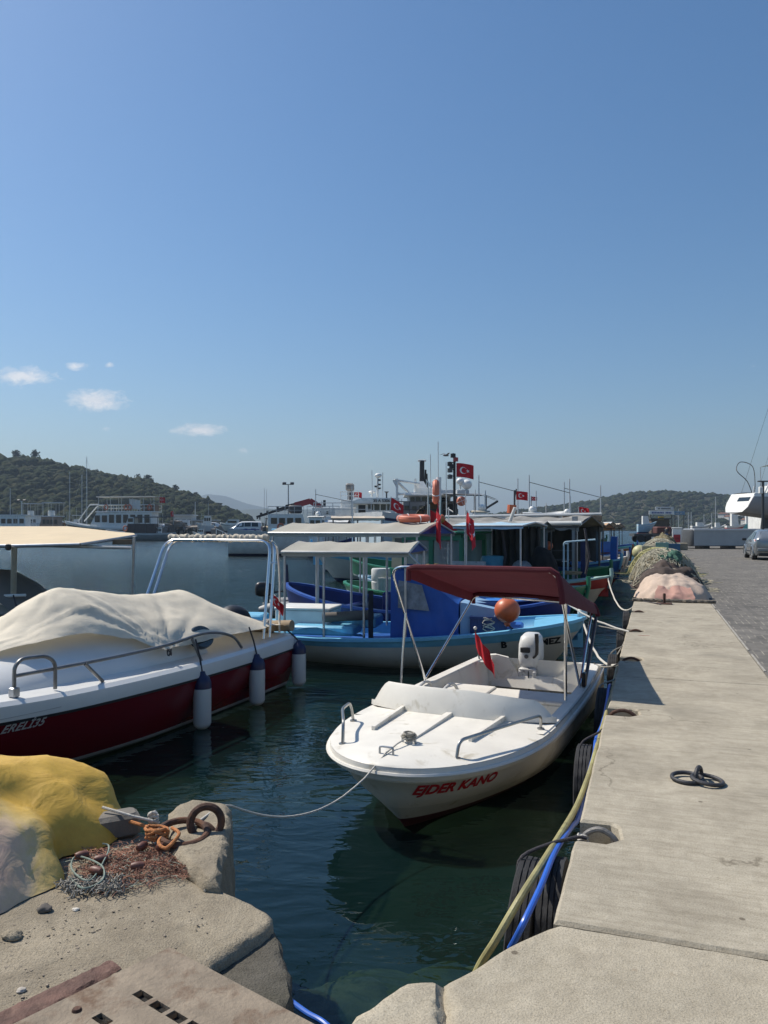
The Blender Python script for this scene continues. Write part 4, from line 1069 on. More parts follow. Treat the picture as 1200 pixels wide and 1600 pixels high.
# --- outboard motor on the notch
om=MB()
cowl=[(0,.30,.155,.115,.0),(.02,.33,.175,.125,.0),(.10,.36,.19,.135,0),(.24,.35,.185,.13,-.01),(.32,.30,.16,.115,-.02),(.355,.2,.11,.08,-.03)]
rings=[]
for z,l,wf,wb,off in cowl:
    ring=[]
    for k in range(20):
        a=2*math.pi*k/20; cx_,sy=math.cos(a),math.sin(a)
        ex=2/3.2; x=off+(l/2)*math.copysign(abs(cx_)**ex,cx_); y=.82*wf*.62*math.copysign(abs(sy)**ex,sy)*1.25
        ring.append(Vector((x-.10,y,z+.50)))
    rings.append(ring)
om.loft(rings)
om.xf(Matrix.Translation((-.03,0,.28))@Matrix.Diagonal((1.25,1.3,1.25,1))@Matrix.Translation((0,0,-.36)));mot=om.build('outboard_motor',M('dirty_white_plastic',(.62,.62,.60),.4,0,.08,5,.05,30,((.22,.2,.17),.24,7)),boat,smooth=50)
lm=MB(); lm.box((-.10,0,.44),(.28,.20,.10),ch=.03); lm.box((.03,0,.36),(.10,.24,.20),ch=.02)
for sg in(-1,1): lm.box((.07,sg*.10,.30),(.05,.045,.24),ch=.01)
lm.box((-.14,0,.05),(.13,.09,.75),ch=.03); lm.build('motor_leg',M('motor_grey_white',(.45,.45,.44),.4,0,.2,8,.1,30,((.08,.07,.07),.35,14)),mot)
MB().tube(bend([(.05,.08,.60),(.085,.13,.66),(.09,.135,.80),(.09,.13,.93)]),[.016]*6+[.024]*7+[.027]*6,9).build('tiller',black,mot)
MB().box((.066,-.03,.70),(.03,.13,.075),ch=.012).build('badge_panel',black,mot)
MB().lathe([(.001,.004),(.028,.004),(.028,-.004),(.001,-.004)],14,(.083,-.01,.615),Matrix.Rotation(math.pi/2,4,'Y')).build('emblem',dgrey,mot)
MB().tube(bend([(.06,.02,.46),(.09,.02,.36),(.10,.03,.20),(.12,.03,.14)]),.008,6).build('fuel_line',black,mot)
for sg in(-1,1): MB().lathe([(.001,-.03),(.02,-.028),(.022,.02),(.001,.03)],8,(.09,sg*.10,.24),Matrix.Rotation(.4,4,'Y')).build('clamp_screw',black,mot)
mot.location=(0,-.14,0)
# --- small flag at the stern quarter
put=MB().tube([(.30,-.74,.56),(.36,-.78,.98)],.011,7)
fp=put.build('flag_pole',dgrey,boat)
MB().sphere((.361,-.78,1.0),.024,10,8).build('pole_knob',lampw,fp)
ff=flag_mesh(.42,.22,.10,.035,2.0,40,26,False,droop=.95); ff.xf(Matrix.Translation((.36,-.775,.95))@Matrix.Rotation(math.radians(70),4,'Z')); ff.build('flag',[flagr,flagw],fp,smooth=60)
# mooring lines of this boat
bp=boat.matrix_world
def wb(p,b_=boat): return Matrix.Translation(b_.location)@Matrix.Rotation(b_.rotation_euler[2],4,'Z')@Vector(p)
ring_p=G(300,1292,.07)
mid=[ring_p,G(345,1258,.03),G(362,1259,-.02)]
rope('mooring_rope','pale mooring rope from the rusty rings across the water to the white boat bow cleat',mid+[p for p in hang(G(362,1259,-.02),wb((LB-.17,-.02,.66)),.22,18)][1:]+[wb((LB-.36,0,.69)),wb((LB-.55,.02,.70))],.0065,ropew,'rope')
rope('mooring_rope','thin grey stern line of the white boat tied to the third quay pocket',hang(wb((.25,.80,.60)),Q(UL+.03,9.55,-.03),.05),.009,ropeg)

# ================================================================= RED AND WHITE CABIN BOAT
d0=Vector((-2.60,7.70,WL)); bd=Vector((-.365,-.931,0)).normalized()
LR=6.9; stern_c=Vector((-1.25,11.30,WL))-Vector((-bd.y,bd.x,0))*(-1.0)
# bow direction points to the left foreground; starboard/port: quay side is +y local
rz_=math.atan2(bd.y,bd.x); ny=Vector((-bd.y,bd.x,0))
if ny.x<0: pass
red=thing('cabin_boat','white and dark red cabin boat under a cream cover with three fenders','boat',Vector((-1.33,11.40,WL))-ny*1.02,rz_)
lv=[(-.05,-.35,-.30,.9,.05,3.2,1.5,1.0,1.0),(.02,-.05,-.06,.75,.80,3.4,1.7,1.2,.98),(.10,.03,.02,.68,.90,3.3,1.8,1.35,.98),(.16,.075,.07,.62,.935,3.3,1.8,1.4,.97),
    (.52,.40,.36,.28,1.09,2.9,2.0,1.75,.94),(.78,.60,.56,.10,1.155,2.7,2.1,1.9,.92),(.81,.63,.59,.07,1.165,2.7,2.1,1.9,.92),(.95,.76,.74,.02,1.15,2.65,2.1,1.9,.91),(.985,.795,.775,.04,1.10,2.6,2.1,1.9,.90)]
RP=hull_pts(LR,lv,36)
rm=hull_mesh(RP,[3,3,2,1,1,4,0,0])
rh=rm.build('hull',[gel,redgel,lwht,black,M('black_rub_strip',(.012,.012,.014),.5)],red,smooth=40); rbv=rm.bvh()
S2=RP[8]
i1=max(i for i,p in enumerate(S2) if p.x>=3.0)
# deck + raised white cabin top
dk=MB(); deck_strip(dk,[Vector((p.x,p.y,p.z+.0)) for p in S2],0,.03); dk.build('deck',gel,red,smooth=40)
cab=MB(); P=[]
for i in range(23):
    x=1.9+4.2*i/22; u=i/22; p=at_x(S2,x); wd=max(.10,(p.y-.26)); hgt=.43*(1-u**2.4)*sst((u+.25)*2.2)+.02
    P.append([Vector((x,wd*c*1.0,p.z+hgt*max(0,1-abs(c)**3.2)**.8)) for c in [math.sin((k/12-.5)*math.pi) for k in range(13)]])
cab.grid(P); cab.build('cabin_top',gel,red,smooth=60)
MB().lathe([(.001,.0),(.14,.0),(.15,-.02),(.15,-.06)],24,(2.15,.90,1.02),Matrix.Rotation(math.radians(-62),4,'X')@Matrix.Diagonal((1.5,1,1,1))).build('porthole',glassd,red)
# cream cover stretched over the windscreen frame: ridge with two peaks, scalloped hem
cvr=MB(); P=[]
def ridge(x): # ridge height above deck along the boat
    pts=[(-.05,.92),(.32,1.03),(1.25,1.46),(1.4,1.51),(1.6,1.505),(2.4,1.53),(3.3,1.655),(3.56,1.70),(3.72,1.66),(4.27,1.38),(5.0,1.13),(5.6,1.05)]
    for (a_,ha),(b_,hb_) in zip(pts,pts[1:]):
        if a_<=x<=b_: 
            t=(x-a_)/(b_-a_); return ha+(hb_-ha)*t
    return pts[-1][1]
nx_,ny_=110,44
for i in range(nx_+1):
    x=-.05+5.2*i/nx_; row=[]; sh=at_x(S2,clamp(x,0,LR-.05)); rz0=ridge(x)
    hemy=sh.y-.10
    def pw_(T):
        for (a_,ha),(b_,hb_) in zip(T,T[1:]):
            if a_<=x<=b_: return lerp(ha,hb_,sst((x-a_)/(b_-a_)))
        return T[-1][1]
    hz=pw_([(-.1,.90),(.6,.97),(2.3,.99),(2.85,.95),(3.3,1.13),(3.8,1.27),(4.3,1.25),(5.3,1.03)])
    hy=pw_([(-.1,.88),(.5,.97),(2.3,.97),(2.85,.90),(3.3,.76),(3.8,.64),(4.3,.56),(5.3,.10)])
    if x>3.05: hz+=.035*abs(math.sin((x-3.05)*4.6))-.02
    for j in range(ny_+1):
        v=2*j/ny_-1; s=abs(v); yy=hy*math.copysign(s**.9,v)
        top=rz0; z=top-(top-hz)*(s**1.38)
        # gathered folds fan out from the tie at x~2.85
        ang=math.atan2((1.02-s)*1.1,(x-2.85)); rr=math.hypot((s-1.0)*1.0,x-2.85)
        fold=.050*(abs(math.sin(ang*7))**.7-.6)*math.exp(-rr*1.25)*sst(rr*6) + .020*(abs(math.sin(ang*15+1))**.7-.6)*math.exp(-rr*1.4)*sst(rr*6)
        a2=math.atan2(s*1.0+.15,(x-3.56)*1.0); r2=math.hypot(s,x-3.56); fold+=.022*(abs(math.sin(a2*8+.5))**.6-.6)*math.exp(-r2*1.1)*sst(r2*4)
        fold+=.012*(abs(nz(x*3.2+s*2,s*4-x,3))**.6-.4)
        seam=.012*math.exp(-((s-.60-.06*math.sin(x*1.3))/.03)**2)*(math.sin(x*50)*.6+1)*(1 if 2.2<x<4.6 else 0)
        n_=.016*noise.fractal(Vector((x*1.4,v*2.2,1)),1,2,4)
        sag=-.05*math.exp(-((s-.35)/.3)**2)*sst((x-1.5)/.5)*sst((3.4-x)/.5)
        flare=.018*math.sin(x*9+2*nz(x,2))*s**5
        z+=fold+n_+seam*.8+sag
        row.append(Vector((x+.12*(1-s)*0,yy+ (flare+fold*.6)*math.copysign(1,v),z)))
    P.append(row)
cvr.grid(P); cvr.build('boat_cover',cover,red,smooth=80)
MB().tube([Vector((2.85,.93,.93))+Vector((math.cos(a)*.03,math.sin(a)*.02,math.sin(a*1.6)*.04)) for a in [k*.5 for k in range(30)]],.006,5).build('cover_tie',roped,red)
# long grey rail along the quay side deck
#
rs=M('weathered_steel_rail',(.20,.20,.20),.4,.7,.2,9)
def ys(x,ins=.1): return at_x(S2,x).y-ins
def rzz(x): return at_x(S2,x).z
rl=MB()
pts=[(5.05,ys(5.05),rzz(5.05)+.02),(5.05,ys(5.05),rzz(5.05)+.27),(4.98,ys(5.0),rzz(5)+.335),(4.72,ys(4.75),rzz(4.75)+.335),(4.62,ys(4.62),rzz(4.6)+.27),(4.62,ys(4.62),rzz(4.62)+.02)]
rl.tube(fillet(pts,.07,5),.018,9)
pts=[(5.05,ys(5.05),rzz(5.05)+.19),(4.0,ys(4.0),rzz(4.0)+.22),(3.0,ys(3.0),rzz(3.)+.25),(2.2,ys(2.2),rzz(2.2)+.30),(1.65,ys(1.65,.08),rzz(1.65)+.20),(1.45,ys(1.45,.04),rzz(1.45)+.02)]
rl.tube(bend(pts,6),.018,9)
rl.tube([(4.25,ys(4.25),rzz(4.2)+.21),(4.05,ys(4.05,.06),rzz(4.05)+.01)],.018,9); rl.tube([(2.50,ys(2.5),rzz(2.5)+.27),(2.42,ys(2.42,.02),rzz(2.4)+.0)],.018,9)
rl.build('side_rail',rs,red)
MB().box((5.05,ys(5.05),rzz(5.05)+.05),(.07,.07,.09),ch=.01).build('rail_foot',galv,red)
# stern: tan bolster, stainless arch with rolled canopy, outboard
MB().tube([(-.02,.35,.86),(.0,.98,.90)],.082,14).build('bolster',foam,red)
MB().tube([Vector((-.01,.62,.87))+Vector((.10*math.cos(a)*1.0,.03*a/6-.1,.10*math.sin(a))) for a in [k*.4 for k in range(48)]],.012,6).build('bolster_lashing',ropew,red)
ar=MB()
for dx,w_ in ((0,.0),(.14,.0)):
    ar.tube(fillet([(.58+dx*1.2,.93,.80),(.30+dx,.87,2.17),(.30+dx,-.95,2.17),(1.05+dx*1.2,-.93,.80)],.20,8),.021,10)
ar.tube(fillet([(.20,.88,.82),(.16,.86,1.6),(.20,.84,2.08),(.32,.82,2.16)],.12,6),.017,9)
ar.tube([(.28,.88,1.85),(.46,.88,1.85)],.012,8); 
ar.build('arch',steel,red)
rc=MB(); rp=[]
for k in range(60):
    y=-.93+1.72*k/59; rp.append((.37,y,2.20+.008*math.sin(k*.8)))
rc.tube(rp,[.052+.010*math.sin(k*1.9)+.006*nz(k*.7,2) for k in range(60)],12); rc.build('rolled_canopy',canv,red)
rl_=MB()
for k in range(22): rl_.torus((.37,-.9+1.68*k/21,2.20),.058,.003,14,5,Matrix.Rotation(.35,4,'Z')@Matrix.Rotation(math.pi/2,4,'X'))
rl_.build('lacing',ropew,red)
ob=MB(); rings=[]
for k in range(12):
    u=k/11; rx=.34*math.sin(math.pi*(.08+.86*u))**.55; rings.append([Vector((-.42+.62*(u-.5),-.28+rx*.72*math.cos(a),.93-.10*(1-u)+rx*.72*math.sin(a)*(1 if math.sin(a)>0 else .6))) for a in [i*2*math.pi/18 for i in range(18)]])
ob.loft(rings); omr=ob.build('outboard_motor',M('black_cowl_cover',(.010,.012,.018),.5,0,.2,3,.3,9),red,smooth=60)
MB().box((-.42,-.28,.55),(.22,.16,.9),ch=.04).build('motor_leg',black,omr)
sb_=MB(); sb_.box((.10,.10,.86),(.10,1.3,.12),ch=.04); sb_.build('stern_cushion',foam,red)
pf=flag_mesh(.26,.16,.05,.03,1.0,40,24,droop=.8); pf.xf(Matrix.Translation((.40,.86,1.42))@Matrix.Rotation(math.radians(150),4,'Z')); pf.build('flag',[flagr,flagw],red)
# registration lettering
decal('ERELİ35',.105,(5.25,1.3,.60),(-1,.0,-.02),(.0,.0,1.0),lwht,red,rbv,(0,-1,0),shear=.22,bold=.003,gap=.004,spacing=1.08)
MB().grid([[Vector((4.70+.62*k/8,(rbv.ray_cast(Vector((4.70+.62*k/8,3,zz)),Vector((0,-1,0)))[0] or Vector((0,1.1,0))).y+.004,zz)) for zz in (.722+.012*k/8,.730+.012*k/8)] for k in range(9)]).build('stripe',lwht,red,smooth=0)
# fenders (hung on it, so things of their own)
def fender(label,p,rope_to,L_=.52,r=.105,tilt=0):
    t=thing('fender',label,'fender',p,0,'white fenders of the red boat')
    MB().lathe([(.02,-L_/2-.05),(.06,-L_/2-.035),(r*.9,-L_/2),(r,-L_/2+.03),(r,L_/2-.08)],18).build('body',M('fender_white',(.60,.60,.58),.4,0,.05,3,.05,10,((.42,.4,.36),.25,6)),t)
    MB().lathe([(r*1.005,L_/2-.085),(r*1.0,L_/2-.02),(r*.8,L_/2+.04),(.045,L_/2+.07),(.03,L_/2+.11),(.001,L_/2+.115)],18).build('cap',navy,t)
    q=Vector(rope_to)-Vector(p); MB().tube([(0,0,L_/2+.09),(q.x*.5+.01,q.y*.5,lerp(L_/2+.09,q.z,.5)),(q.x*.98,q.y*.98,q.z)],.011,6).build('line',roped,t)
    t.rotation_euler=(math.radians(tilt),0,0); return t
def hullpt(x,z,out=.11):
    h=rbv.ray_cast(Vector((x,3,z)),Vector((0,-1,0))); return Vector((x,(h[0].y if h[0] else 1.0)+out,z))
for x,z,lab,sx in ((2.53,.30,'white fender hanging amidships, nearest to the camera of the three',0),(1.28,.31,'white fender hanging in the middle between two others on the red hull',0),(.06,.33,'white fender with dark tip at the stern corner of the red boat',0)):
    fender(lab,wb(hullpt(x,z),red),wb((x,ys(x,.06 if x<.5 else .03),rzz(x)+(.27 if x>1 else .06)),red))
# ================================================================= WOODEN FISHING BOATS
def fb_levels(B,zb,zm,zs,rake=.6,sr=.75,E=2.6,band=.80):
    R_=[(-.30,.05,1.0),(.0,.70,.8),(.10,.78,.7),(.32,.89,.5),(.58,.96,.3),(band-.05,.985,.14),(band,1.0,.1),(1.0,1.02,0.0)]
    lv=[]
    for k,(f,b,a) in enumerate(R_):
        if k==0: z=(-.1,-.38,-.3)
        else: z=(max(.02,f*zb) if k>1 else 0,max(.0,f*zm),max(0,f*zs))
        lv.append((*z,rake*a+.02,B/2*b,E*(1+.25*a),1.6+.5*(1-a),1.15+.75*f if f>0 else 1.05,sr+(1-sr)*.0))
    return lv
def fishing_boat(label,bow,direc,L,B,zb,zm,zs,mats,name='fishing_boat',rake=.6,sr=.72,double=True,E=2.8,deckz=.45,foredeck=.28,band=.80,cat='fishing boat',group='fishing boats moored along the quay',stem=True,gun=None,deckmat=None):
    """mats: bottom, boot, topside, stripe, band"""
    d=Vector((direc[0],direc[1],0)).normalized(); bow=Vector((bow[0],bow[1],WL))
    t=thing(name,label,cat,bow-d*L,math.atan2(d.y,d.x),group)
    P=hull_pts(L,fb_levels(B,zb,zm,zs,rake,sr,E,band),26,double)
    hm=hull_mesh(P,[0,1,2,2,2,3,4]); t_h=hm.build('hull',mats,t,smooth=45)
    S_=P[-1]; inn=outline(S_,.05,-.01)
    g=MB()
    for sg in(-1,1):
        g.grid([[Vector((p.x,sg*(p.y+.035),p.z-.03)),Vector((p.x,sg*(p.y+.035),p.z+.02)),Vector((q.x,sg*max(q.y-.03,0),p.z+.022)),Vector((q.x,sg*max(q.y-.03,0),p.z-.06))] for p,q in zip(S_,inn)])
    g.build('gunwale',gun or mats[4],t,smooth=45)
    wl=MB()
    hbv=hm.bvh()
    def inside(x,z,y,gap=.035):
        h=hbv.ray_cast(Vector((x,4,z)),Vector((0,-1,0)))
        return max(0,min(y,(h[0].y if h[0] is not None else 0)-gap))
    for sg in(-1,1): wl.grid([[Vector((q.x,sg*inside(q.x,lerp(q.z-.03,deckz*min(1,q.z/zm),f),max(q.y-.03-.04*f,0),.02+.02*f),lerp(q.z-.02,deckz*min(1,q.z/zm),f))) for f in (0,.25,.5,.75,1)] for q in inn])
    wl.build('bulwark_lining',mats[4],t,smooth=45)
    dk=MB(); deck_strip(dk,[Vector((q.x,inside(q.x,deckz*min(1.6,q.z/zm),max(q.y-.06,0)),deckz*min(1.6,q.z/zm))) for q in inn],0,.03); dk.build('deck',deckmat or grey,t,smooth=0)
    if foredeck:
        k=max(2,max(i for i,p in enumerate(inn) if p.x>=L*(1-foredeck))); fd=MB(); deck_strip(fd,[Vector((q.x,max(q.y-.02,0),q.z-.0)) for q in inn[:k+1]],0,.06)
        e=inn[k]; fd.grid([[Vector((e.x,e.y*(1-j/4),e.z-.0+.06*(1-(1-min(j,8-j)/4)**2)*min(1,e.y*2))),Vector((e.x-.01,inside(e.x-.01,deckz,e.y)*(1-j/4),deckz))] for j in range(9)])
        fd.build('foredeck',gun or mats[4],t,smooth=45)
    if stem: MB().tube(bend([(L-.06,0,zb-.35),(L+.02,0,zb),(L+.01,0,zb+.22)],3),[.05,.05,.05,.055,.055,.055,.05],8).build('stem_post',gun or mats[4],t)
    t['_S']=0
    del t['_S']
    return t,S_,hm.bvh(),zm
def canopy(t,x0,x1,hw,ze,zr,mat,posts,pmat,zdeck,th=.012,ragged=0,seed=0,pr=.022,y0=0,end_fill=None,nm='canopy',stripes=None):
    P=[]; nx=max(8,int((x1-x0)*7)); prof=[(-1,ze-.07),(-.985,ze),(-.5,lerp(ze,zr,.55)),(0,zr),(.5,lerp(ze,zr,.55)),(.985,ze),(1,ze-.07)]
    for i in range(nx+1):
        x=lerp(x0,x1,i/nx); row=[]
        for j,(c,z) in enumerate(prof):
            sag=-.035*math.sin(math.pi*((i/nx*len(posts))%1))*(1-abs(c)*.5)+ .012*nz(x*3,c*3,seed)
            dz=-abs(nz(x*2.3+seed,c*2))*ragged if abs(c)==1 else nz(x*1.7+seed,c)*ragged*.25
            row.append(Vector((x,y0+c*hw,z+sag+dz)))
        P.append(row)
    cvv=MB().grid(P)
    cvv.grid([[p-Vector((0,0,th)) for p in r] for r in P])
    co=cvv.build(nm,mat,t,smooth=50)
    for s in(-1,1):
        b=MB(); b.tube([(x0,y0+s*hw,ze-.02),(x1,y0+s*hw,ze-.02)],pr,7); b.build('eave_pole',pmat,co)
    for x in (x0,x1):
        MB().tube([(x,y0-hw,ze-.02),(x,y0,zr-.02),(x,y0+hw,ze-.02)],pr*.9,7).build('end_frame',pmat,co)
    if end_fill: MB().add([(x1-.02,y0-hw*.98,ze-.03),(x1-.02,y0,zr-.03),(x1-.02,y0+hw*.98,ze-.03)],[(0,1,2)]).build('gable',end_fill,co,smooth=0)
    for (x,s) in [(p,s) for p in posts for s in(-1,1)]:
        MB().tube([(x,y0+s*(hw-.03),ze-.03),(x,y0+s*(hw-.03),zdeck)],pr,8).build('post',pmat,t)
    return co
def cabin(t,x0,x1,hw,z0,z1,mat,roofmat,win=True,slope=.10,roofover=.12,wmat=None,nwin=2,frame=None,hwt=None):
    hwt=hwt or hw*.92
    b=MB(); P=[[(x0,-hw,z0),(x1,-hw,z0),(x1,hw,z0),(x0,hw,z0)],[(x0+.02,-hwt,z1),(x1-slope,-hwt,z1),(x1-slope,hwt,z1),(x0+.02,hwt,z1)]]
    b.loft([[Vector(p) for p in r] for r in P]); c=b.build('cabin',mat,t,smooth=0)
    zr_=z1+.0
    MB().grid([[Vector((lerp(x0-roofover,x1-slope+roofover*1.3,i/8),hwt*1.12*(j/4-1),zr_+.07*(1-(j/4-1)**2)+.02)) for j in range(9)] for i in range(9)]).build('roof',roofmat,c,smooth=50)
    MB().grid([[Vector((lerp(x0-roofover,x1-slope+roofover*1.3,i/2),hwt*1.12*(j/4-1),zr_+.07*(1-(j/4-1)**2)-.03)) for j in range(9)] for i in range(3)]).build('roof_underside',roofmat,c,smooth=50)
    if win:
        zz0=lerp(z0,z1,.52); zz1=lerp(z0,z1,.90)
        def side(x,z,s): f=(z-z0)/(z1-z0); return Vector((x-(slope*f*(x-x0)/(x1-x0)),s*(lerp(hw,hwt,f)+.006),z))
        wl_=(x1-x0-.2)/nwin
        for s in(-1,1):
            for k in range(nwin):
                a=x0+.12+wl_*k; e=a+wl_-.10
                w_=MB().add([side(a,zz0,s),side(e,zz0,s),side(e,zz1,s),side(a,zz1,s)],[(0,1,2,3)]).build('window',wmat or glassd,c,smooth=0,recalc=False)
        def fr(y,z): f=(z-z0)/(z1-z0); return Vector((x1-slope*f+.006,y,z))
        def bk(y,z): f=(z-z0)/(z1-z0); return Vector((x0+.02*f-.006,y,z))
        for y0,y1 in ((-hwt*.88,-hwt*.06),(hwt*.06,hwt*.88)):
            MB().add([fr(y0,zz0),fr(y1,zz0),fr(y1,zz1),fr(y0,zz1)],[(0,1,2,3)]).build('window',wmat or glassd,c,smooth=0,recalc=False)
            MB().add([bk(y0,zz0),bk(y1,zz0),bk(y1,zz1),bk(y0,zz1)],[(0,1,2,3)]).build('window',wmat or glassd,c,smooth=0,recalc=False)
    return c
def inb(t,p): return Matrix.Translation(t.location)@Matrix.Rotation(t.rotation_euler[2],4,'Z')@Vector(p)
def ball(label,p,r,mat,name='buoy',cat='buoy',group=None):
    t=thing(name,label,cat,p,0,group); b=MB().sphere((0,0,0),r,28,18,(1,1,.98)); b.build('ball',mat,t,smooth=60)
    MB().lathe([(r*.22,-.02),(r*.25,.02),(r*.15,.05),(.001,.055)],12,(0,0,-r*1.0),Matrix.Rotation(math.pi,4,'X')).build('eye',mat,t); return t
def heap_on(t,label,x,y,z,rx,ry,h,mat,seed,name='net_heap',cat='net'):
    o=heap_mesh(rx,ry,h,seed,.14,2.2,.7,36,12).build(name,mat,None,loc=inb(t,(x,y,z)),rz=t.rotation_euler[2],smooth=70); return tag(o,label,cat)
def box_thing(name,label,cat,t,x,y,z,size,mat,lidmat=None,rz=0):
    e=thing(name,label,cat,inb(t,(x,y,z)),t.rotation_euler[2]+rz)
    MB().box((0,0,size[2]/2),size,ch=.02).build('body',mat,e)
    MB().box((0,0,size[2]+.026),(size[0]+.03,size[1]+.03,.045),ch=.012).build('lid',lidmat or mat,e); return e
def lifebuoy(label,p,rz,R_=.27,r=.07,tilt=math.pi/2,group=None):
    t=thing('lifebuoy',label,'lifebuoy',p,rz,group)
    MB().torus((0,0,0),R_,r,28,10,Matrix.Rotation(tilt,4,'X')).build('ring',orcol,t)
    for k in range(4):
        a=k*math.pi/2+.4
        MB().torus(Matrix.Rotation(tilt,4,'X')@Vector((R_*math.cos(a),R_*math.sin(a),0)),r*1.02,.012,10,5,Matrix.Rotation(tilt,4,'X')@Matrix.Rotation(a,4,'Z')@Matrix.Rotation(math.pi/2,4,'X')).build('band',flagw,t)
    return t
wl_white=M('white_boot_top',(.5,.5,.48),.6,0,.1,3,.1,20,((.16,.17,.12),.3,5))
# ---------- D: blue and white boat right behind the motor boat
D,SD,bvD,zmD=fishing_boat('white and light blue wooden fishing boat with a blue tarpaulin cabin behind the motor boat',(3.42,12.92),(.975,-.22),6.6,2.35,.86,.53,.56,[antif,wl_white,wpaint,sky_b,sky_b],rake=.75,sr=.8,E=3.0,deckz=.34,foredeck=.16,band=.80,deckmat=blue,stem=False)
MB().box((6.52,0,.90),(.16,.13,.20),ch=.03).build('stem_head',wpaint,D)
decal('B',.16,(5.22,-1.0,.41),(1,0,.02),(0,0,1),lblk,D,bvD,(0,1,0),bold=.008,gap=.008)
decal('MEZ',.16,(5.84,-1.0,.43),(1,0,.05),(0,0,1),lblk,D,bvD,(0,1,0),bold=.008,gap=.008,spacing=1.05)
# cabin: blue tarpaulin over a frame, plywood front
cb=MB()
def ctop(x):
    T=[(3.38,1.56),(3.46,1.66),(3.80,1.63),(4.50,1.10)]
    return interp_(T,x)
def interp_(T,x):
    for (a,ha),(b,hb_) in zip(T,T[1:]):
        if a<=x<=b: return ha+(hb_-ha)*(x-a)/(b-a)
    return T[0][1] if x<T[0][0] else T[-1][1]
P=[]
for i in range(31):
    x=lerp(3.38,4.52,i/30); zt_=ctop(x); row=[]
    for j in range(45):
        q=j/44*2-1; s=abs(q)
        if s>.45: f=(s-.45)/.55; y=.80-.07*(1-f); z=lerp(zt_,.40,f**1.0)
        else: y=.73*s/.45; z=zt_+.05*(1-(s/.45)**2)
        dr=.030*nz(x*3.5,q*2.2+5,1)+.018*(abs(math.sin(x*9+q*3+2*nz(x*2,q)))**.6-.5)*(s>.4)+.012*nz(x*11,q*9,3)
        row.append(Vector((x,math.copysign(y+dr*(1 if s>.45 else .3),q),z+dr*(.6 if s<=.45 else .15))))
    P.append(row)
cb.grid(P); cb.grid([[Vector((3.38,p.y*.98,lerp(.4,p.z,k/6))) for p in P[0]] for k in range(7)]); cb.grid([[Vector((4.52,p.y*.98,lerp(.4,p.z,k/6))) for p in P[-1]] for k in range(7)])
cbo=cb.build('tarpaulin_cabin',btarp,D,smooth=60)
MB().add([Vector((3.52,-.835,1.02)),Vector((4.05,-.835,.98)),Vector((3.92,-.80,1.40)),Vector((3.52,-.79,1.48))],[(0,1,2,3)]).build('vinyl_window',M('wrinkled_vinyl',(.20,.22,.26),.22,0,.4,6,.9,14),cbo,smooth=0,recalc=False)
MB().loft([[Vector((x,y,z)) for x,y,z in r] for r in ([(4.54,-.72,.40),(4.54,.72,.40),(4.54,.66,1.12),(4.54,-.66,1.12)],[(5.2,-.60,.45),(5.2,.60,.45),(5.14,.55,1.0),(5.14,-.55,1.0)])]).build('front_box',M('pale_blue_panel',(.26,.42,.60),.5,0,.12,3,.1,15,((.5,.52,.52),.3,4)),D,smooth=0)
MB().add([Vector((5.21,-.2,.72)),Vector((5.21,.15,.72)),Vector((5.175,.15,.9)),Vector((5.175,-.2,.9))],[(0,1,2,3)]).build('window',glassd,D,smooth=0,recalc=False)
MB().box((5.35,-.05,.62),(.35,1.2,.12),ch=.03).build('hatch',blue,D)
# deck hatches aft and wet dark opening
MB().box((2.2,-.55,.60),(1.1,.62,.16),ch=.03).build('hatch',sky_b,D); MB().box((2.55,-.05,.70),(.95,.6,.20),ch=.03).build('hatch',sky_b,D)
MB().box((1.2,-.62,.52),(.8,.5,.12),ch=.03).build('hatch',sky_b,D)
MB().grid([[Vector((1.75+1.15*i/6,-.93+.35*j/4,.62+.05*math.sin(i*.9)-.10*(j/4)*(i/6))) for j in range(5)] for i in range(7)]).build('deck_cover',sky_b,D,smooth=60)
canopy(D,1.50,3.72,.92,1.96,2.12,canvg,[1.55,2.25,2.95,3.66],galv,.5,ragged=.02,end_fill=M('blue_gable',(.02,.05,.20),.7))
MB().tube([(3.72,-.92,1.93),(4.05,-.95,1.6)],.02,7).build('stay',galv,D)
box_thing('cooler','white fish cooler with a loose lid on the stern of the blue and white boat','cooler',D,1.72,-.10,.50,(1.0,.75,.40),lamp_w if False else lampw)
tag(MB().tube([inb(D,(2.15,-.62,.80)),inb(D,(3.02,-.52,.86))],.085,12).build('foam_roll',gfoam),'grey foam roll lying on the light blue hatches behind the cooler','foam roll')
tag(MB().loft([[inb(D,(3.02+.10*math.sin(k),-.86,z)) for k in(0,1)]+[inb(D,(3.05,-.99,z)) ] for z in (.5,.9,1.3)]).build('wet_jacket',M('wet_dark_cloth',(.03,.035,.04),.6,0,.3,5,.5,20)),'dark wet oilskin hanging at the edge of the blue cabin','jacket')
ball('orange round buoy on the bow gunwale of the blue and white boat',inb(D,(5.33,-1.0,1.04)),.205,orang)
rope('rope','dark lashing under the orange round buoy',hang(inb(D,(5.2,-.9,.95)),inb(D,(5.5,-.8,.66)),.03),.015,roped)
crate_thing('dark blue crate with white ropes on the bow of the blue and white boat',inb(D,(5.0,-.55,.60)),D.rotation_euler[2],crate,.56,.4,.30)
crate_thing('dark blue crate stacked slightly behind the front one',inb(D,(4.9,-.05,.66)),D.rotation_euler[2]+.1,crate,.56,.4,.42)
tag(MB().tube([inb(D,(5.02,-.77,.66))+Vector((.04*nz(k*.7,1)+.10*math.sin(k*.9),0,.24*(k/30)+.03*math.sin(k*1.3))) for k in range(31)],.009,5).build('rope',ropew),'white rope strands caught in the front dark blue crate','rope')
rope('mooring_rope','thick white bow line of the blue and white boat drooping to the quay pocket',hang(inb(D,(6.5,-.02,.88)),Q(UL+.04,9.55,-.04),.32),.017,ropew)
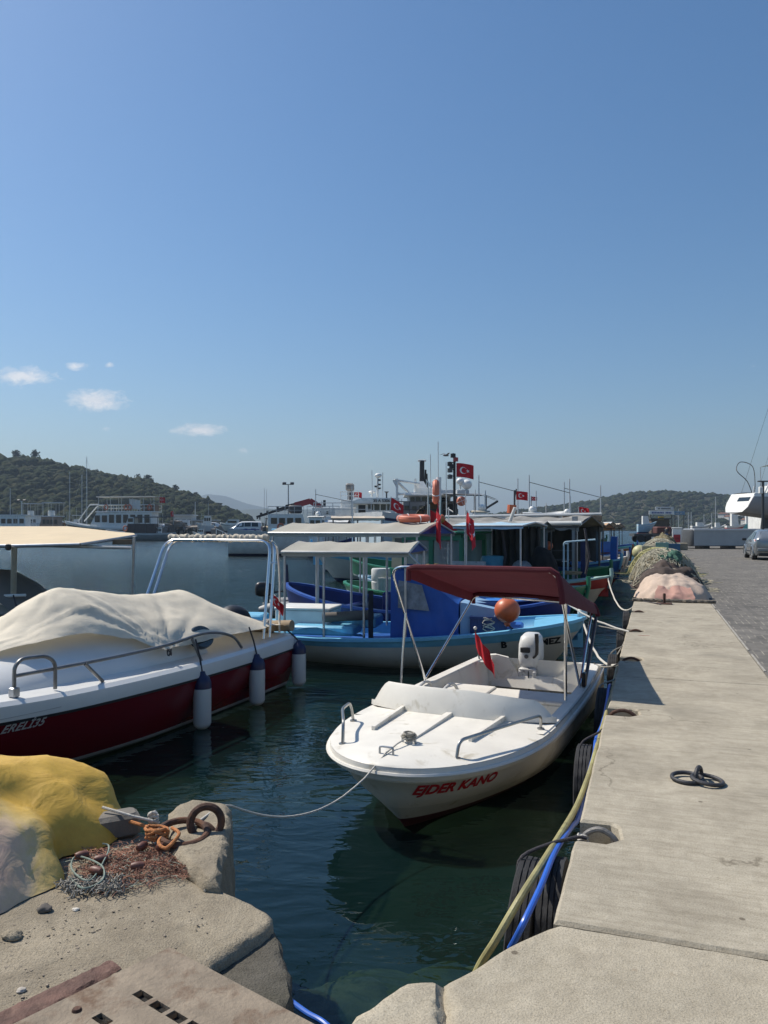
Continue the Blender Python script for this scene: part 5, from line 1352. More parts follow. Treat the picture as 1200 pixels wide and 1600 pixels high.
rope('mooring_rope','second white bow line running straight from the blue boat bow to the fourth pocket',hang(inb(D,(6.0,.45,1.25)),Q(UL+.04,12.2,-.02),.10),.015,ropew)
rope('mooring_rope','thin slack line between the white boat stern and the fourth pocket',hang(wb((.05,.74,.58)),Q(UL+.03,12.2,-.03),.18),.009,ropeg)
rope('mooring_rope','grey rope looped from the fifth pocket back to the blue boat',hang(inb(D,(6.3,.3,.85)),Q(UL+.03,12.9,-.1),.05),.012,ropeg)
# ---------- H: deep blue double ender
Hb,SH,bvH,zmH=fishing_boat('deep blue double ended boat with a long beige awning and bright blue bow cover',(3.62,15.0),(.902,-.432),6.5,2.15,.98,.66,1.08,[antif,redpt,wpaint,redpt,dblue],rake=.7,sr=.3,E=2.9,deckz=.40,foredeck=.22,band=.60,deckmat=dblue,gun=M('mid_blue_paint',(.03,.09,.36),.45,0,.15,3))
fdm=MB(); fdm.grid([[Vector((4.6+1.75*i/8,(.82*(1-(i/8)**2.0)+.04)*(j/4-1),.86+.14*(i/8)+.10*(1-(j/4-1)**2)+.008*nz(i,j))) for j in range(9)] for i in range(9)]); fdm.build('bow_cover',M('bright_blue_cover',(.03,.18,.55),.45,0,.12,3,.3,10),Hb,smooth=60)
decal('MARTI',.15,(4.55,-1.3,.76),(1,0,.06),(0,0,1),lwht,Hb,bvH,(0,1,0),bold=.004,gap=.03)
canopy(Hb,.15,3.75,1.0,2.26,2.48,canvg,[.25,1.4,2.55,3.68],galv,.6,ragged=.02,end_fill=M('blue_gable',(.02,.05,.20),.7),seed=4)
MB().box((3.0,0,.74),(.8,.7,.5),ch=.04).build('engine_box',dblue,Hb); MB().box((1.6,0,.60),(.3,1.8,.06),ch=.02).build('thwart',dblue,Hb)
MB().tube([(0.0,0,.9),(-.04,0,1.5)],.05,8).build('stern_post',navy,Hb)
MB().lathe([(.07,.56),(.07,.66),(.05,.7),(.02,.9)],10,(2.05,.2,0)).build('bilge_pump',grey,Hb)
put_flag(Hb,[(3.75,0,2.46),(3.76,0,3.05)],.014,.55,.5,(3.76,.0,2.95),math.radians(-70),droop=.95,wave=.05,seed=1)
put_flag(Hb,[(4.3,.2,1.0),(4.32,.2,2.72)],.016,.50,.42,(4.33,.2,2.70),math.radians(-50),droop=.75,wave=.06,seed=3)
lifebuoy('orange horseshoe lifebuoy hanging from the pole on the beige awning ridge',inb(Hb,(3.70,0,3.12)),Hb.rotation_euler[2]+1.95,.20,.07)
tag(MB().tube([inb(Hb,(3.76,0,2.96)),inb(Hb,(3.77,0,3.42))],.05,8).build('lamp_float',lampw),'white float lamp on the pole under the hanging lifebuoy','lamp')
lifebuoy('orange lifebuoy lying flat on the beige awning',inb(Hb,(3.1,.2,2.56)),0,.30,.075,tilt=.08)
# ---------- inflatable dinghy
def dinghy():
    t=thing('dinghy','grey inflatable dinghy with a black outboard floating behind the red boat','dinghy',(-3.25,20.6,WL),math.radians(4))
    b=MB(); L_,w_=3.4,.62; pts=[(-.05,-w_,.22),(.5,-w_,.22),(1.6,-w_*1.02,.23),(2.5,-w_*.8,.28),(3.1,-w_*.35,.36),(3.25,0,.40),(3.1,w_*.35,.36),(2.5,w_*.8,.28),(1.6,w_*1.02,.23),(.5,w_,.22),(-.05,w_,.22)]
    pp=bend(pts,5); n=len(pp)
    rr=[.21*min(1,.35+ i*.16, .35+(n-1-i)*.16) for i in range(n)]
    b.tube(pp,rr,16); b.build('tube',M('grey_hypalon',(.34,.34,.33),.55,0,.08,3,.1,20,((.24,.23,.21),.3,4)),t,smooth=60)
    MB().tube([p+Vector((0,(-.215 if i<n/2 else .215),-.01)) for i,p in enumerate(pp)][4:-4],.022,6).build('rub_strake',dgrey,t)
    MB().box((1.4,0,.14),(2.7,1.0,.06)).build('floor',grey,t,smooth=0); MB().box((.28,0,.30),(.06,.9,.42)).build('transom',lgrey,t,smooth=0)
    MB().box((1.4,0,.36),(.28,1.15,.05),ch=.015).build('seat',lgrey,t)
    MB().tube(bend([(.6,-.50,.44),(1.2,-.56,.49),(1.9,-.58,.48),(2.4,-.45,.5)]),.02,6).build('oar',dgrey,t)
    rg=[]
    for z,l,w2,o in ((.52,.30,.24,0),(.56,.50,.32,.0),(.72,.54,.34,0),(.84,.46,.30,-.02),(.90,.30,.2,-.03)):
        rg.append([Vector((.05+o+l/2*math.copysign(abs(math.cos(a))**.6,math.cos(a)),w2/2*math.copysign(abs(math.sin(a))**.6,math.sin(a)),z)) for a in [i*2*math.pi/16 for i in range(16)]])
    m=MB().loft(rg).build('outboard_motor',black,t,smooth=45); MB().box((.10,0,.2),(.16,.10,.66),ch=.03).build('motor_leg',dgrey,m); MB().tube([(.25,0,.62),(.62,.05,.66)],.022,7).build('tiller',black,m)
dinghy()
blt=thing('blue_skiff_stern','light blue stern locker of a skiff showing beyond the black motor cover','skiff',(-3.05,15.9,WL),-.1)
MB().loft([[Vector((x,y,z)) for x,y,z in ((-.1,-.45,zz),(1.5,-.6,zz),(2.2,0,zz),(1.5,.6,zz),(-.1,.45,zz))] for zz in (-.15,.42)]).build('hull',sky_b,blt,smooth=0)
MB().box((.35,0,.50),(.5,.7,.16),ch=.03).build('locker',sky_b,blt); MB().box((-.12,-.2,.42),(.06,.3,.3),ch=.01).build('transom_plate',wpaint,blt)
blt['label']='light blue skiff between the dinghy and the stern of the red boat'; blt.name='skiff'
# ---------- green wheelhouse boat
Gb,SG,bvG,zmG=fishing_boat('dark green boat with an open green wheelhouse and pale blue roof',(4.75,17.9),(.88,-.475),6.6,2.2,1.0,.70,.9,[antif,yellow,dgreen,wpaint,green],rake=.7,sr=.5,E=2.8,deckz=.42,foredeck=.2,deckmat=dgreen)
c=MB()
for x in (2.2,2.95,3.75):
    for y in(-.78,.78): c.bar((x,y,.5),(x,y*.97,2.12),.10,.10)
for y in(-.78,.78):
    c.bar((2.2,y,1.12),(3.75,y,1.12),.10,.12); c.bar((2.2,y*.97,2.12),(3.75,y*.97,2.12),.10,.14)
    c.box((2.97,y,.80),(1.5,.04,.62))
for x in(2.2,3.75): c.bar((x,-.78,1.12),(x,.78,1.12),.10,.12); c.bar((x,-.76,2.12),(x,.76,2.12),.10,.14); c.box((x,0,.80),(.04,1.5,.62))
wh=c.build('wheelhouse',green,Gb,smooth=0)
for x0,x1 in ((2.26,2.90),(3.0,3.70)):
    for y in(-.77,.77): MB().add([(x0,y,1.2),(x1,y,1.2),(x1,y*.98,2.04),(x0,y*.98,2.04)],[(0,1,2,3)]).build('pane',clear_vinyl(),wh,smooth=0,recalc=False)
MB().box((2.95,0,2.24),(1.9,1.9,.06),ch=.02).build('roof',green,wh)
MB().box((2.7,.1,1.28),(.5,.5,.28),ch=.03).build('yellow_box',yellow,wh)
canopy(Gb,3.6,5.35,.95,2.42,2.50,pblue,[3.9,5.28],galv,.6,seed=7)
tag(tag(MB().lathe([(.001,0),(.26,.02),(.30,.3),(.30,.62),(.26,.72),(.001,.74)],18).build('barrel',M('teal_blue_plastic',(.04,.22,.32),.45,0,.15,4),loc=inb(Gb,(4.35,-.25,.95))),'teal blue plastic drum under the pale blue roof','barrel'),None)
heap_on(Gb,'black bundle of nets on the bow of the green wheelhouse boat',5.55,0.0,.95,.42,.36,.95,M('black_net',(.012,.012,.012),.95,0,.4,6,1,30),41)
heap_on(Gb,'grey plastic sheeting bunched beside the black nets',5.2,-.62,.80,.42,.36,.75,M('grey_sheeting',(.16,.17,.18),.45,0,.25,5,.8,16),44,'plastic_sheeting','sheeting')
tag(MB().box((0,0,.4),(.85,.06,.80)).build('panel',M('white_panel_dark_marks',(.42,.44,.45),.5,0,.15,4,.2,9,((.03,.03,.04),.34,7)),loc=inb(Gb,(3.95,-.80,.75)),rz=Gb.rotation_euler[2],smooth=0),'white board with dark scrawl behind the green wheelhouse','board')
put_flag(Gb,[(2.2,.8,2.1),(2.15,.82,3.0)],.016,.85,.55,(2.16,.82,2.85),math.radians(20),droop=.55,wave=.07,seed=5)
ball('small orange float hanging near the red flags',inb(Gb,(2.5,.8,2.6)),.12,orang)
# ---------- I: white boat with red sheer, near the nets
Ib,SI,bvI,zmI=fishing_boat('white boat with a red sheer stripe and worn turquoise foredeck close to the nets',(6.38,21.6),(.90,-.43),6.2,2.1,1.0,.66,.8,[antif,antif,wpaint,redpt,redpt],rake=.8,sr=.6,E=2.9,deckz=.42,foredeck=.30,band=.74,deckmat=turq,gun=M('worn_turquoise_deck',(.30,.45,.42),.6,0,.2,3,.3,14,((.28,.20,.14),.38,5)))
decal('ER 1',.22,(5.02,-1.0,.42),(1,0,.05),(0,0,1),lblk,Ib,bvI,(0,1,0),bold=.008,gap=.01)
fr_b=MB()
for y in(-.32,.22): fr_b.tube(fillet([(4.95,y,.85),(4.95,y,1.95),(5.75,y*.6,2.02)],.08),.026,7)
fr_b.tube([(4.95,-.32,1.9),(4.95,.22,1.9)],.022,7); fr_b.build('bow_frame',pblue,Ib)
MB().bar((5.42,.12,.9),(5.42,.12,2.0),.14,.14).build('mooring_post',navy,Ib)
tag(MB().tube([inb(Ib,(5.1+.25*math.cos(a)*(1+.2*math.sin(a*2.7)),.0+.22*math.sin(a),1.02+.01*a/3)) for a in [k*.5 for k in range(50)]],.018,6).build('rope',M('tan_rope',(.30,.22,.13),.9,0,.2,30)),'tan rope coiled on the turquoise foredeck','rope')
rope('mooring_rope','white bow line drooping from the red striped boat to the quay by the nets',hang(inb(Ib,(6.1,0,1.0)),Q(UL+.03,16.3,-.02),.42),.018,ropew)
canopy(Ib,1.0,4.4,.95,2.35,2.55,grytp,[1.1,2.7,4.3],dgrey,.55,ragged=.12,seed=12)
# ---------- small light blue boat
sb_,_,_,_=fishing_boat('small open light blue rowing boat with a salmon strake',(-.85,26.4),(-.91,.42),4.0,1.5,.74,.50,.60,[antif,M('salmon_paint',(.5,.25,.18),.5),M('teal_grey_paint',(.10,.24,.28),.5,0,.15,3),pblue,pblue],name='rowing_boat',cat='rowing boat',rake=.5,sr=.6,E=2.0,deckz=.25,foredeck=.12,deckmat=sky_b,stem=False)
for x in(1.0,2.1): MB().box((x,0,.42),(.22,1.25,.04)).build('thwart',sky_b,sb_,smooth=0)
# ---------- K: long green boat with grey ragged tarpaulin
Kb,SK,bvK,zmK=fishing_boat('long green boat with a yellow bottom under a ragged grey tarpaulin roof',(7.05,23.9),(.861,-.509),9.6,2.7,1.15,.85,1.25,[yellow,yellow,turq,wpaint,green],rake=.9,sr=.35,E=3.6,deckz=.55,foredeck=.16,deckmat=dgreen,gun=green,band=.55)
canopy(Kb,4.2,9.0,1.35,2.42,2.74,grytp,[4.3,5.8,7.3,8.9],dgrey,.7,ragged=.34,seed=20,pr=.035)
MB().tube([(4.2,-1.4,2.47),(9.1,-1.4,2.50)],.06,8).build('white_beam',wpaint,Kb)
MB().tube([(4.0,-.2,2.74),(9.3,.1,2.79)],.045,8).build('ridge_pole',lgrey,Kb)
MB().bar((8.85,-1.25,.6),(8.85,-1.25,2.7),.14,.14).build('corner_post',grey,Kb)
for y in(-1.25,): 
    MB().tube([(4.4,y,1.35),(8.85,y,1.38)],.025,6).build('guard_rail',dgrey,Kb)
    MB().tube([(4.4,y,1.65),(8.85,y,1.66)],.025,6).build('guard_rail',dgrey,Kb)
MB().tube([(6.6,-1.0,2.4),(6.85,-1.0,3.0)],.06,8).build('white_spar',wpaint,Kb)
heap_on(Kb,'brown grey nets heaped amidships under the ragged tarpaulin',6.3,-.2,.62,1.1,.8,.75,net_mat('brown_net',(.10,.09,.08),(.16,.15,.14),(.24,.22,.2)),51)
cabin(Kb,2.2,4.0,.85,.6,2.15,M('cream_board',(.42,.36,.25),.6,0,.12,3),green,True,.08)
# ---------- J: blue boat with posts
Jb,SJ,bvJ,zmJ=fishing_boat('blue and turquoise boat with a tall blue stem and a white strake',(8.3,26.9),(.88,-.475),8.0,2.6,1.25,.85,1.0,[antif,turq,turq,wpaint,blue],rake=.8,sr=.5,E=3.2,deckz=.55,foredeck=.15,deckmat=grey,band=.58,gun=sky_b)
MB().bar((7.75,0,.9),(7.78,0,2.05),.22,.20).build('stem_timber',blue,Jb)
canopy(Jb,2.6,7.2,1.25,2.45,2.58,M('tan_board_roof',(.22,.16,.11),.8,0,.2,3,.3,10),[2.8,4.4,5.9,7.1],dgrey,.7,ragged=.1,seed=31)
cabin(Jb,1.2,2.9,.9,.7,2.35,lgrey,wpaint,True,.1)
MB().box((6.6,.2,2.70),(1.2,1.0,.26),ch=.05).build('roof_box',M('brown_box',(.20,.145,.10),.8,0,.2,4),Jb)
put_flag(Jb,[(6.6,-.3,2.5),(6.6,-.3,3.12)],.018,.36,.26,(6.61,-.3,3.1),math.radians(5),droop=.1,wave=.05,seed=8,sag=.1)
tag(MB().lathe([(.001,0),(.27,.0),(.27,.6),(.001,.62)],16).build('barrel',bplas,loc=inb(Jb,(4.9,.4,1.35))),'bright blue round barrel beside a man in a white shirt','barrel')
# ---------- M: white hulled boat pointing left
Mb,SM,bvM,zmM=fishing_boat('large white hulled fishing boat with blue sheer pointing into the harbour',(-3.25,34.5),(-.977,.213),10.5,3.0,1.62,1.05,1.3,[redpt,navy,wpaint,sky_b,sky_b],rake=1.4,sr=.8,E=4.0,deckz=.7,foredeck=.25,double=False,deckmat=grey,band=.80)
decal('TORUN',.30,(8.75,1.2,.98),(-1,0,-.03),(0,0,1),lblu,Mb,bvM,(0,-1,0),bold=.008,gap=.012) if False else None
cabin(Mb,3.2,5.6,1.0,.8,2.55,M('sky_blue_board',(.30,.45,.62),.5,0,.1,3),wpaint,True,.2)
# ---------- further boats along the quay
spec=[('white boat with a tall open white wheelhouse behind the blue boat',Q(-1.2,33.5),(.86,-.5),8.5,2.7,[antif,navy,wpaint,blue,wpaint],M('striped_cream_awning',(.46,.42,.36),.8,0,.2,2),wpaint,2.8,'w'),
      ('dark blue boat with cream awning along the quay behind the white wheelhouse',Q(-1.0,38.0),(.86,-.5),8.0,2.6,[antif,wpaint,dblue,wpaint,blue],M('orange_cream_awning',(.55,.35,.2),.8,0,.15,2),dgrey,2.6,'c'),
      ('maroon hulled boat with white rail close to the quay',Q(-.9,31.0),(.93,-.36),5.2,2.0,[antif,M('maroon_paint',(.13,.015,.02),.5),M('maroon_paint',(.13,.015,.02),.5),wpaint,wpaint],None,None,0,''),
      ('brown fishing boat with a white flat awning near the end of the row',Q(-1.0,44.0),(.86,-.5),9.0,2.8,[antif,navy,varn,wpaint,varn],wpaint,dgrey,2.7,'c'),
      ('turquoise fishing boat with a grey awning near the end of the quay',Q(-1.0,50.5),(.86,-.5),9.0,2.8,[antif,navy,turq,wpaint,turq],canvg,dgrey,2.6,'c'),
      ('blue white boat at the far end of the quay row',Q(-1.0,57.0),(.86,-.5),9.5,3.0,[antif,navy,wpaint,blue,blue],canv,dgrey,2.7,'c')]
for k,(lab,bw,dr,L_,B_,ms,cm,pm,zc,kind) in enumerate(spec):
    t_,S_,bv_,_=fishing_boat(lab,(bw.x,bw.y),dr,L_,B_,1.25,.85,1.05,ms,rake=.8,sr=.5,E=3.2,deckz=.55,foredeck=.2,deckmat=grey)
    if kind:
        canopy(t_,L_*.40,L_*.88,B_*.44,zc-.25,zc,cm,[L_*.42,L_*.64,L_*.86],pm,.7,ragged=.10,seed=60+k)
        cabin(t_,L_*.16,L_*.38,B_*.33,.7,2.35 if kind=='c' else 2.55,wpaint if k!=1 else lgrey,wpaint,True,.12)
    if k==0:
        for x in (4.2,5.0,5.8): MB().box((x,.3,1.5),(.5,.9,1.5),ch=.05).build('white_locker',wpaint,t_)
    if k==1:
        crate_thing('bright blue fish box on the bow of the dark blue boat',inb(t_,(7.0,-.2,1.2)),.2,bplas,.8,.6,.5)
    heap_on(t_,['grey nets on the bow of the white wheelhouse boat','olive nets on the bow of the cream awning boat','rope heap on the maroon boat','dark nets on the brown boat bow','tan nets on the turquoise boat bow','white nets at the far end boat bow'][k],L_*.75,-.2,.75,.8,.6,.6,[grytp,n_green,gfoam,cl_brown,n_pale,n_pink][k],70+k)
ball('pale yellow round float hung on the quay edge by the far nets',Q(UL-.12,33.5,.55),.30,M('pale_yellow_float',(.50,.48,.26),.5,0,.15,4))
# ---------- man standing on the blue boat
def person(label,loc,rz,shirtm,legm,lean=.10,h=1.70):
    t=thing('person',label,'person',loc,rz); k=h/1.70
    vs=[];es=[];rs=[]
    def add(p,r,par=None):
        vs.append(Vector(p)*k); rs.append((r[0]*k,r[1]*k) if isinstance(r,tuple) else (r*k,r*k)); i=len(vs)-1
        if par is not None: es.append((par,i))
        return i
    pel=add((0,0,.95),(.15,.12)); sp=add((.03,0,1.15),(.15,.11),pel); ch=add((.07+lean*.4,0,1.35),(.19,.12),sp); nk=add((.10+lean*.7,0,1.48),.06,ch); hd0=add((.13+lean*.8,0,1.56),.075,nk); hd=add((.15+lean*.9,0,1.64),.085,hd0); add((.15+lean*.9,0,1.70),.06,hd)
    for s in(-1,1):
        hp=add((0,s*.10,.90),.095,pel); kn=add((.05,s*.12,.50),.065,hp); an=add((0,s*.13,.09),.045,kn); add((.14,s*.14,.04),.04,an)
        shd=add((.06+lean*.5,s*.19,1.40),.065,ch); el=add((.10+lean,s*.25,1.12),.045,shd); wr=add((.26+lean,s*.20,.95),.033,el); hn=add((.33+lean,s*.19,.91),.036,wr)
    me=bpy.data.meshes.new('body'); me.from_pydata(vs,es,[]); o=bpy.data.objects.new('body',me); C.objects.link(o); o.parent=t
    sk_=o.modifiers.new('skin','SKIN'); sk_.use_smooth_shade=True
    for i,r in enumerate(rs): me.skin_vertices[0].data[i].radius=r
    me.skin_vertices[0].data[0].use_root=True
    o.modifiers.new('sub','SUBSURF').levels=2
    dg=bpy.context.evaluated_depsgraph_get(); m2=bpy.data.meshes.new_from_object(o.evaluated_get(dg)); 
    o.modifiers.clear(); o.data=m2
    for m in (skin,shirtm,legm,hair): m2.materials.append(m)
    for p in m2.polygons:
        z=p.center.z/k; x=p.center.x/k; y=abs(p.center.y/k); p.use_smooth=True
        p.material_index=2 if (z<.98 and y<.19 and not(x>.2+lean)) else (1 if z<1.47 and not (z<1.16 and y>.17) else (0 if z<1.63 or x>.17+lean*.9 else 3))
    hc=Vector((.15+lean*.9,0,1.64))*k
    MB().sphere(hc+Vector((-.015,0,.035)),.088*k,12,8,(1,.95,.85)).build('hair',hair,o)
    return t
person('man in a white shirt and blue trousers standing on the blue boat',inb(Jb,(6.0,-.5,.62)),2.6,shirt,denim)

# clutter on deck
fbm=[M('white_fish_box',(.55,.55,.52),.5),M('grey_fish_box',(.25,.26,.27),.5),bplas,M('orange_crate',(.45,.15,.05),.5),crate]
for k,(t_,x,y,z,lab,mi_) in enumerate(((Gb,1.6,-.3,.55,'white fish box on the stern deck of the green wheelhouse boat',0),(Gb,1.6,.3,.55,'grey fish box on the stern deck of the green wheelhouse boat',1),(Gb,4.9,.35,.75,'blue fish box under the pale blue roof',2),
    (Kb,4.9,-.8,.62,'white fish box at the guard rail of the long green boat',0),(Kb,5.5,-.8,.62,'grey fish box at the guard rail of the long green boat',1),(Kb,7.6,-.7,.62,'orange fish box under the ragged tarpaulin',3),(Kb,8.2,-.6,.62,'dark blue fish box near the corner post of the ragged tarpaulin',4),
    (Ib,2.0,-.4,.5,'white fish box on the red striped boat',0),(Ib,3.0,-.4,.5,'orange fish box on the red striped boat',3),(Jb,4.0,-.6,.6,'grey fish box on the blue and turquoise boat',1),(Jb,5.3,-.8,.6,'white fish box on the blue and turquoise boat',0),(Hb,4.15,-.3,.62,'blue fish box behind the bright blue bow cover',2))):
    crate_thing(lab,inb(t_,(x,y,z)),t_.rotation_euler[2]+nz(k*1.3,2)*.5,fbm[mi_],.6,.42,.26 if k%3 else .5)
for k,(t_,x,y,z,r,m_,lab) in enumerate(((Gb,4.6,-.7,1.05,.14,orang,'orange float beside the teal drum'),(Kb,6.9,-1.2,1.9,.16,M('white_float',(.6,.6,.58),.5),'white float hung on the guard rail of the long green boat'),(Kb,8.0,-1.22,1.8,.15,orang,'orange float hung on the guard rail of the long green boat'),(Ib,4.3,-.8,1.3,.15,M('yellow_float',(.5,.38,.05),.5),'yellow float on the red striped boat'),(Jb,6.9,-1.0,1.5,.17,redl if False else M('red_float',(.42,.04,.03),.5),'red float on a post of the blue and turquoise boat'))):
    ball(lab,inb(t_,(x,y,z)),r,m_)

# poles and tyres on the fishing boats
for t_,x,y,z0,z1 in ((Kb,4.6,.9,.6,3.7),(Kb,3.2,0,2.2,3.9),(Jb,2.0,.3,2.3,3.8),(Jb,5.0,1.0,.6,3.3),(Ib,1.2,.3,.5,3.0),(Gb,2.6,.5,2.2,3.4),(Mb,4.4,0,2.5,5.2),(Mb,8.6,0,1.5,4.2)):
    MB().tube([(x,y,z0),(x+.03,y,z1)],[.03,.016],6).build('mast_pole',lgrey,t_)
for t_,xs_ in ((Ib,(2.2,3.6)),(Jb,(3.4,5.2,6.4)),(Kb,(5.2,7.6)),(Gb,(4.2,5.4))):
    for x in xs_:
        for s in (-1,):
            e=thing('tyre','small black tyre fender hung on the side of '+{'I':'the red striped boat','J':'the blue and turquoise boat','K':'the long green boat','G':'the green wheelhouse boat'}['I' if t_ is Ib else 'J' if t_ is Jb else 'K' if t_ is Kb else 'G'],'tyre',inb(t_,(x,s*1.12 if t_ not in (Kb,Jb) else s*1.42,.52)),t_.rotation_euler[2],'tyre fenders on the fishing boats')
            MB().torus((0,0,0),.20,.085,22,9,Matrix.Rotation(math.pi/2,4,'X')).build('ring',rubber,e)

# dark sheets added to darken the boat interiors, and working gear on decks
dk1=M('interior_shade_dark',(.045,.05,.052),.8,0,.3,3,.4,10); dk2=M('interior_shade_blue_grey',(.10,.14,.17),.7,0,.25,3,.4,10)
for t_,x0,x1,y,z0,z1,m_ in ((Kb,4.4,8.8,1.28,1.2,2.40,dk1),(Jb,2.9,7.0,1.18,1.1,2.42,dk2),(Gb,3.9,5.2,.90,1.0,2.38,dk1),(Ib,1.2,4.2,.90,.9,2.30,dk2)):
    MB().grid([[Vector((lerp(x0,x1,i/40),y+.05*math.sin(i*1.1)+.03*nz(i*.5,k),lerp(z0+.25*abs(nz(i*.3,y)),z1,k/5))) for k in range(6)] for i in range(41)]).build('interior_shade_sheet',m_,t_,smooth=60)
for k,(t_,x,y,rx,ry,h,m_,lab) in enumerate(((Kb,5.0,.4,.8,.6,.8,cl_brown,'dark brown nets by the cabin of the long green boat'),(Kb,7.8,.3,.7,.6,.7,M('black_net',(.012,.012,.012)),'black nets under the right end of the ragged tarpaulin'),(Jb,3.6,.2,.7,.6,.7,n_green,'olive nets amidships on the blue and turquoise boat'),(Jb,6.3,.5,.5,.5,.6,cl_brown,'brown nets forward on the blue and turquoise boat'),(Ib,3.6,.2,.6,.5,.5,M('black_net',(.012,.012,.012)),'black nets amidships on the red striped boat'),(Hb,5.0-.6,.1,.35,.4,.35,grytp,'grey canvas bundle behind the bow cover of the deep blue boat'))):
    heap_on(t_,lab,x,y,.6,rx,ry,h,m_,120+k)
for t_,x,y,m_,lab in ((Kb,8.4,.5,bplas,'blue drum at the forward end of the ragged tarpaulin'),(Gb,1.0,.2,M('white_drum',(.6,.6,.58),.5),'white drum on the stern of the green wheelhouse boat'),(Jb,2.6,-.9,orang,'orange drum beside the cabin of the blue and turquoise boat'),(Ib,4.0,-.3,bplas,'blue drum on the red striped boat')):
    tag(MB().lathe([(.001,0),(.24,.0),(.26,.28),(.24,.30),(.26,.33),(.26,.6),(.24,.64),(.001,.65)],18).build('barrel',m_,loc=inb(t_,(x,y,.62))),lab,'barrel')
for t_ in (Kb,Jb,Gb):
    for x in (4.6,6.6):
        MB().tube([(x,-.3,2.35),(x+.1,-.3,1.7),(x+.02,-.28,1.3)],.03,6).build('hanging_line',roped,t_)
def frame_bars(b,pts,r,n=6):
    for p,q in pts: b.tube([p,q],r,n)
def handrail(parent,pts,h,r=.02,n=None,mat=None,name='handrail'):
    b=MB(); pts=[Vector(p) for p in pts]
    b.tube([p+Vector((0,0,h)) for p in pts],r,6); b.tube([p+Vector((0,0,h*.5)) for p in pts],r*.8,6)
    for p,q in zip(pts,pts[1:]):
        k=max(1,int((q-p).length/.9))
        for i in range(k+1): u=p.lerp(q,i/k); b.tube([u,u+Vector((0,0,h))],r*.8,5)
    return b.build(name,mat or lgrey,parent)
# To keep every vessel square to the world while measuring, build trawlers with yaw 0 roots
def root_thing(name,label,cat,x,y,z,group=None): return thing(name,label,cat,(x,y,z),0,group)
VG='large fishing vessels in the middle of the harbour'
def loc(t,px,py,d): return W(px,py,d)-t.location
def bx(t,name,px0,px1,py0,py1,d,dep,mat,ch=.03,parent=None,smooth=0):
    a=loc(t,px0,py1,d); c=loc(t,px1,py0,d)
    return MB().box(((a.x+c.x)/2,(a.y+c.y)/2+dep/2,(a.z+c.z)/2),(c.x-a.x,dep,c.z-a.z),ch=ch).build(name,mat,parent or t,smooth=smooth)
def tb(t,name,pts,r,mat,parent=None,n=7): return MB().tube([loc(t,*p) for p in pts],r,n).build(name,mat,parent or t)
def tbs(t,name,segs,r,mat,parent=None):
    b=MB()
    for s in segs: b.tube([loc(t,*p) for p in s],r,6)
    return b.build(name,mat,parent or t)
def big_hull(t,L,B,zb,zm,zs,mats,yaw,bowx,rake=2.0,sr=.9,E=5.0,band=.84,decz=.25):
    P=hull_pts(L,fb_levels(B,zb,zm,zs,rake,sr,E,band),24); hm=hull_mesh(P,[0,1,2,2,2,3,4])
    Mx=Matrix.Translation(bowx)@Matrix.Rotation(yaw,4,'Z')@Matrix.Translation((-L,0,0))
    hm.xf(Mx); hm.build('hull',mats,t,smooth=45)
    dk=MB(); deck_strip(dk,[Vector((p.x,max(0,p.y-.05),p.z-decz)) for p in P[-1]],0,.02); dk.xf(Mx); dk.build('deck',dgrey,t,smooth=0)
    return Mx,hm.bvh(),P
# ---- T1
d=50.0; o=W(690,825,d); T1=root_thing('trawler','large pale blue trawler with a cluttered work deck, tall black mast and red flag','trawler',o.x,d,WL,VG)
palehull=M('pale_blue_white_hull',(.46,.56,.62),.5,0,.08,1.5,.1,10,((.30,.22,.16),.2,2))
Mx,bT,PT=big_hull(T1,14.5,4.6,3.5,2.95,3.3,[redpt,navy,palehull,navy,lgrey],math.radians(24),Vector((8.5,2.5,0)),sr=.95,band=.90)
a=loc(T1,660,819,d); decal('35DS1',.46,Vector((a.x,a.y-1,a.z)),(1,0,0),(0,0,1),lblu,T1,bT,(0,1,0),bold=.016,gap=.05)
# side with cargo of boxes and nets under an arched grey cover
wdk=bx(T1,'deckhouse',630,712,783,808,d+.3,2.6,M('grey_brown_house',(.24,.24,.235),.6,0,.15,1.2,.1,8,((.12,.09,.07),.3,1.5)))
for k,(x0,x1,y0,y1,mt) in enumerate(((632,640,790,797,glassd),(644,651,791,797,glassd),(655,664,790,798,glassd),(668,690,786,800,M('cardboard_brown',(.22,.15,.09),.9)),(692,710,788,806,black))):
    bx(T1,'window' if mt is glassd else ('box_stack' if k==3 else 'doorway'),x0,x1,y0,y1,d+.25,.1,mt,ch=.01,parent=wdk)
P=[]
for i in range(17):
    u=i/16; px=lerp(648,700,u); py=806-26*math.sin(min(1,u*1.15)*math.pi*.5)**.7
    p=loc(T1,px,py,d-.6); P.append([p+Vector((0,1.8*j/3,.04*nz(i,j)-.0)) for j in range(4)])
MB().grid(P).build('arched_cover',grytp,T1,smooth=60)
for (x0,x1,y0,y1,mt,nm) in ((652,660,798,806,wood,'fish_box'),(662,672,796,806,varn,'fish_box'),(674,684,798,806,wood,'fish_box'),(700,716,795,808,dgrey,'winch')):
    bx(T1,nm,x0,x1,y0,y1,d-.3,.6,mt)
wh=bx(T1,'wheelhouse',638,704,774,791,d+1.2,3.0,M('house_white',(.60,.61,.60),.5,0,.08,1,.05,8,((.32,.24,.18),.22,2)))
for x0,x1 in ((641,648),(650,657),(659,667),(669,677),(680,688),(690,700)): bx(T1,'window',x0,x1,777,786,d+1.12,.12,glassd,ch=.01,parent=wh)
bx(T1,'roof_slab',632,712,771.5,774.5,d+.8,3.8,lampw)
bx(T1,'upper_bridge',648,682,762,772,d+2,1.6,lampw); bx(T1,'upper_bridge_rail',682,716,765,772,d+2,1.6,lgrey)
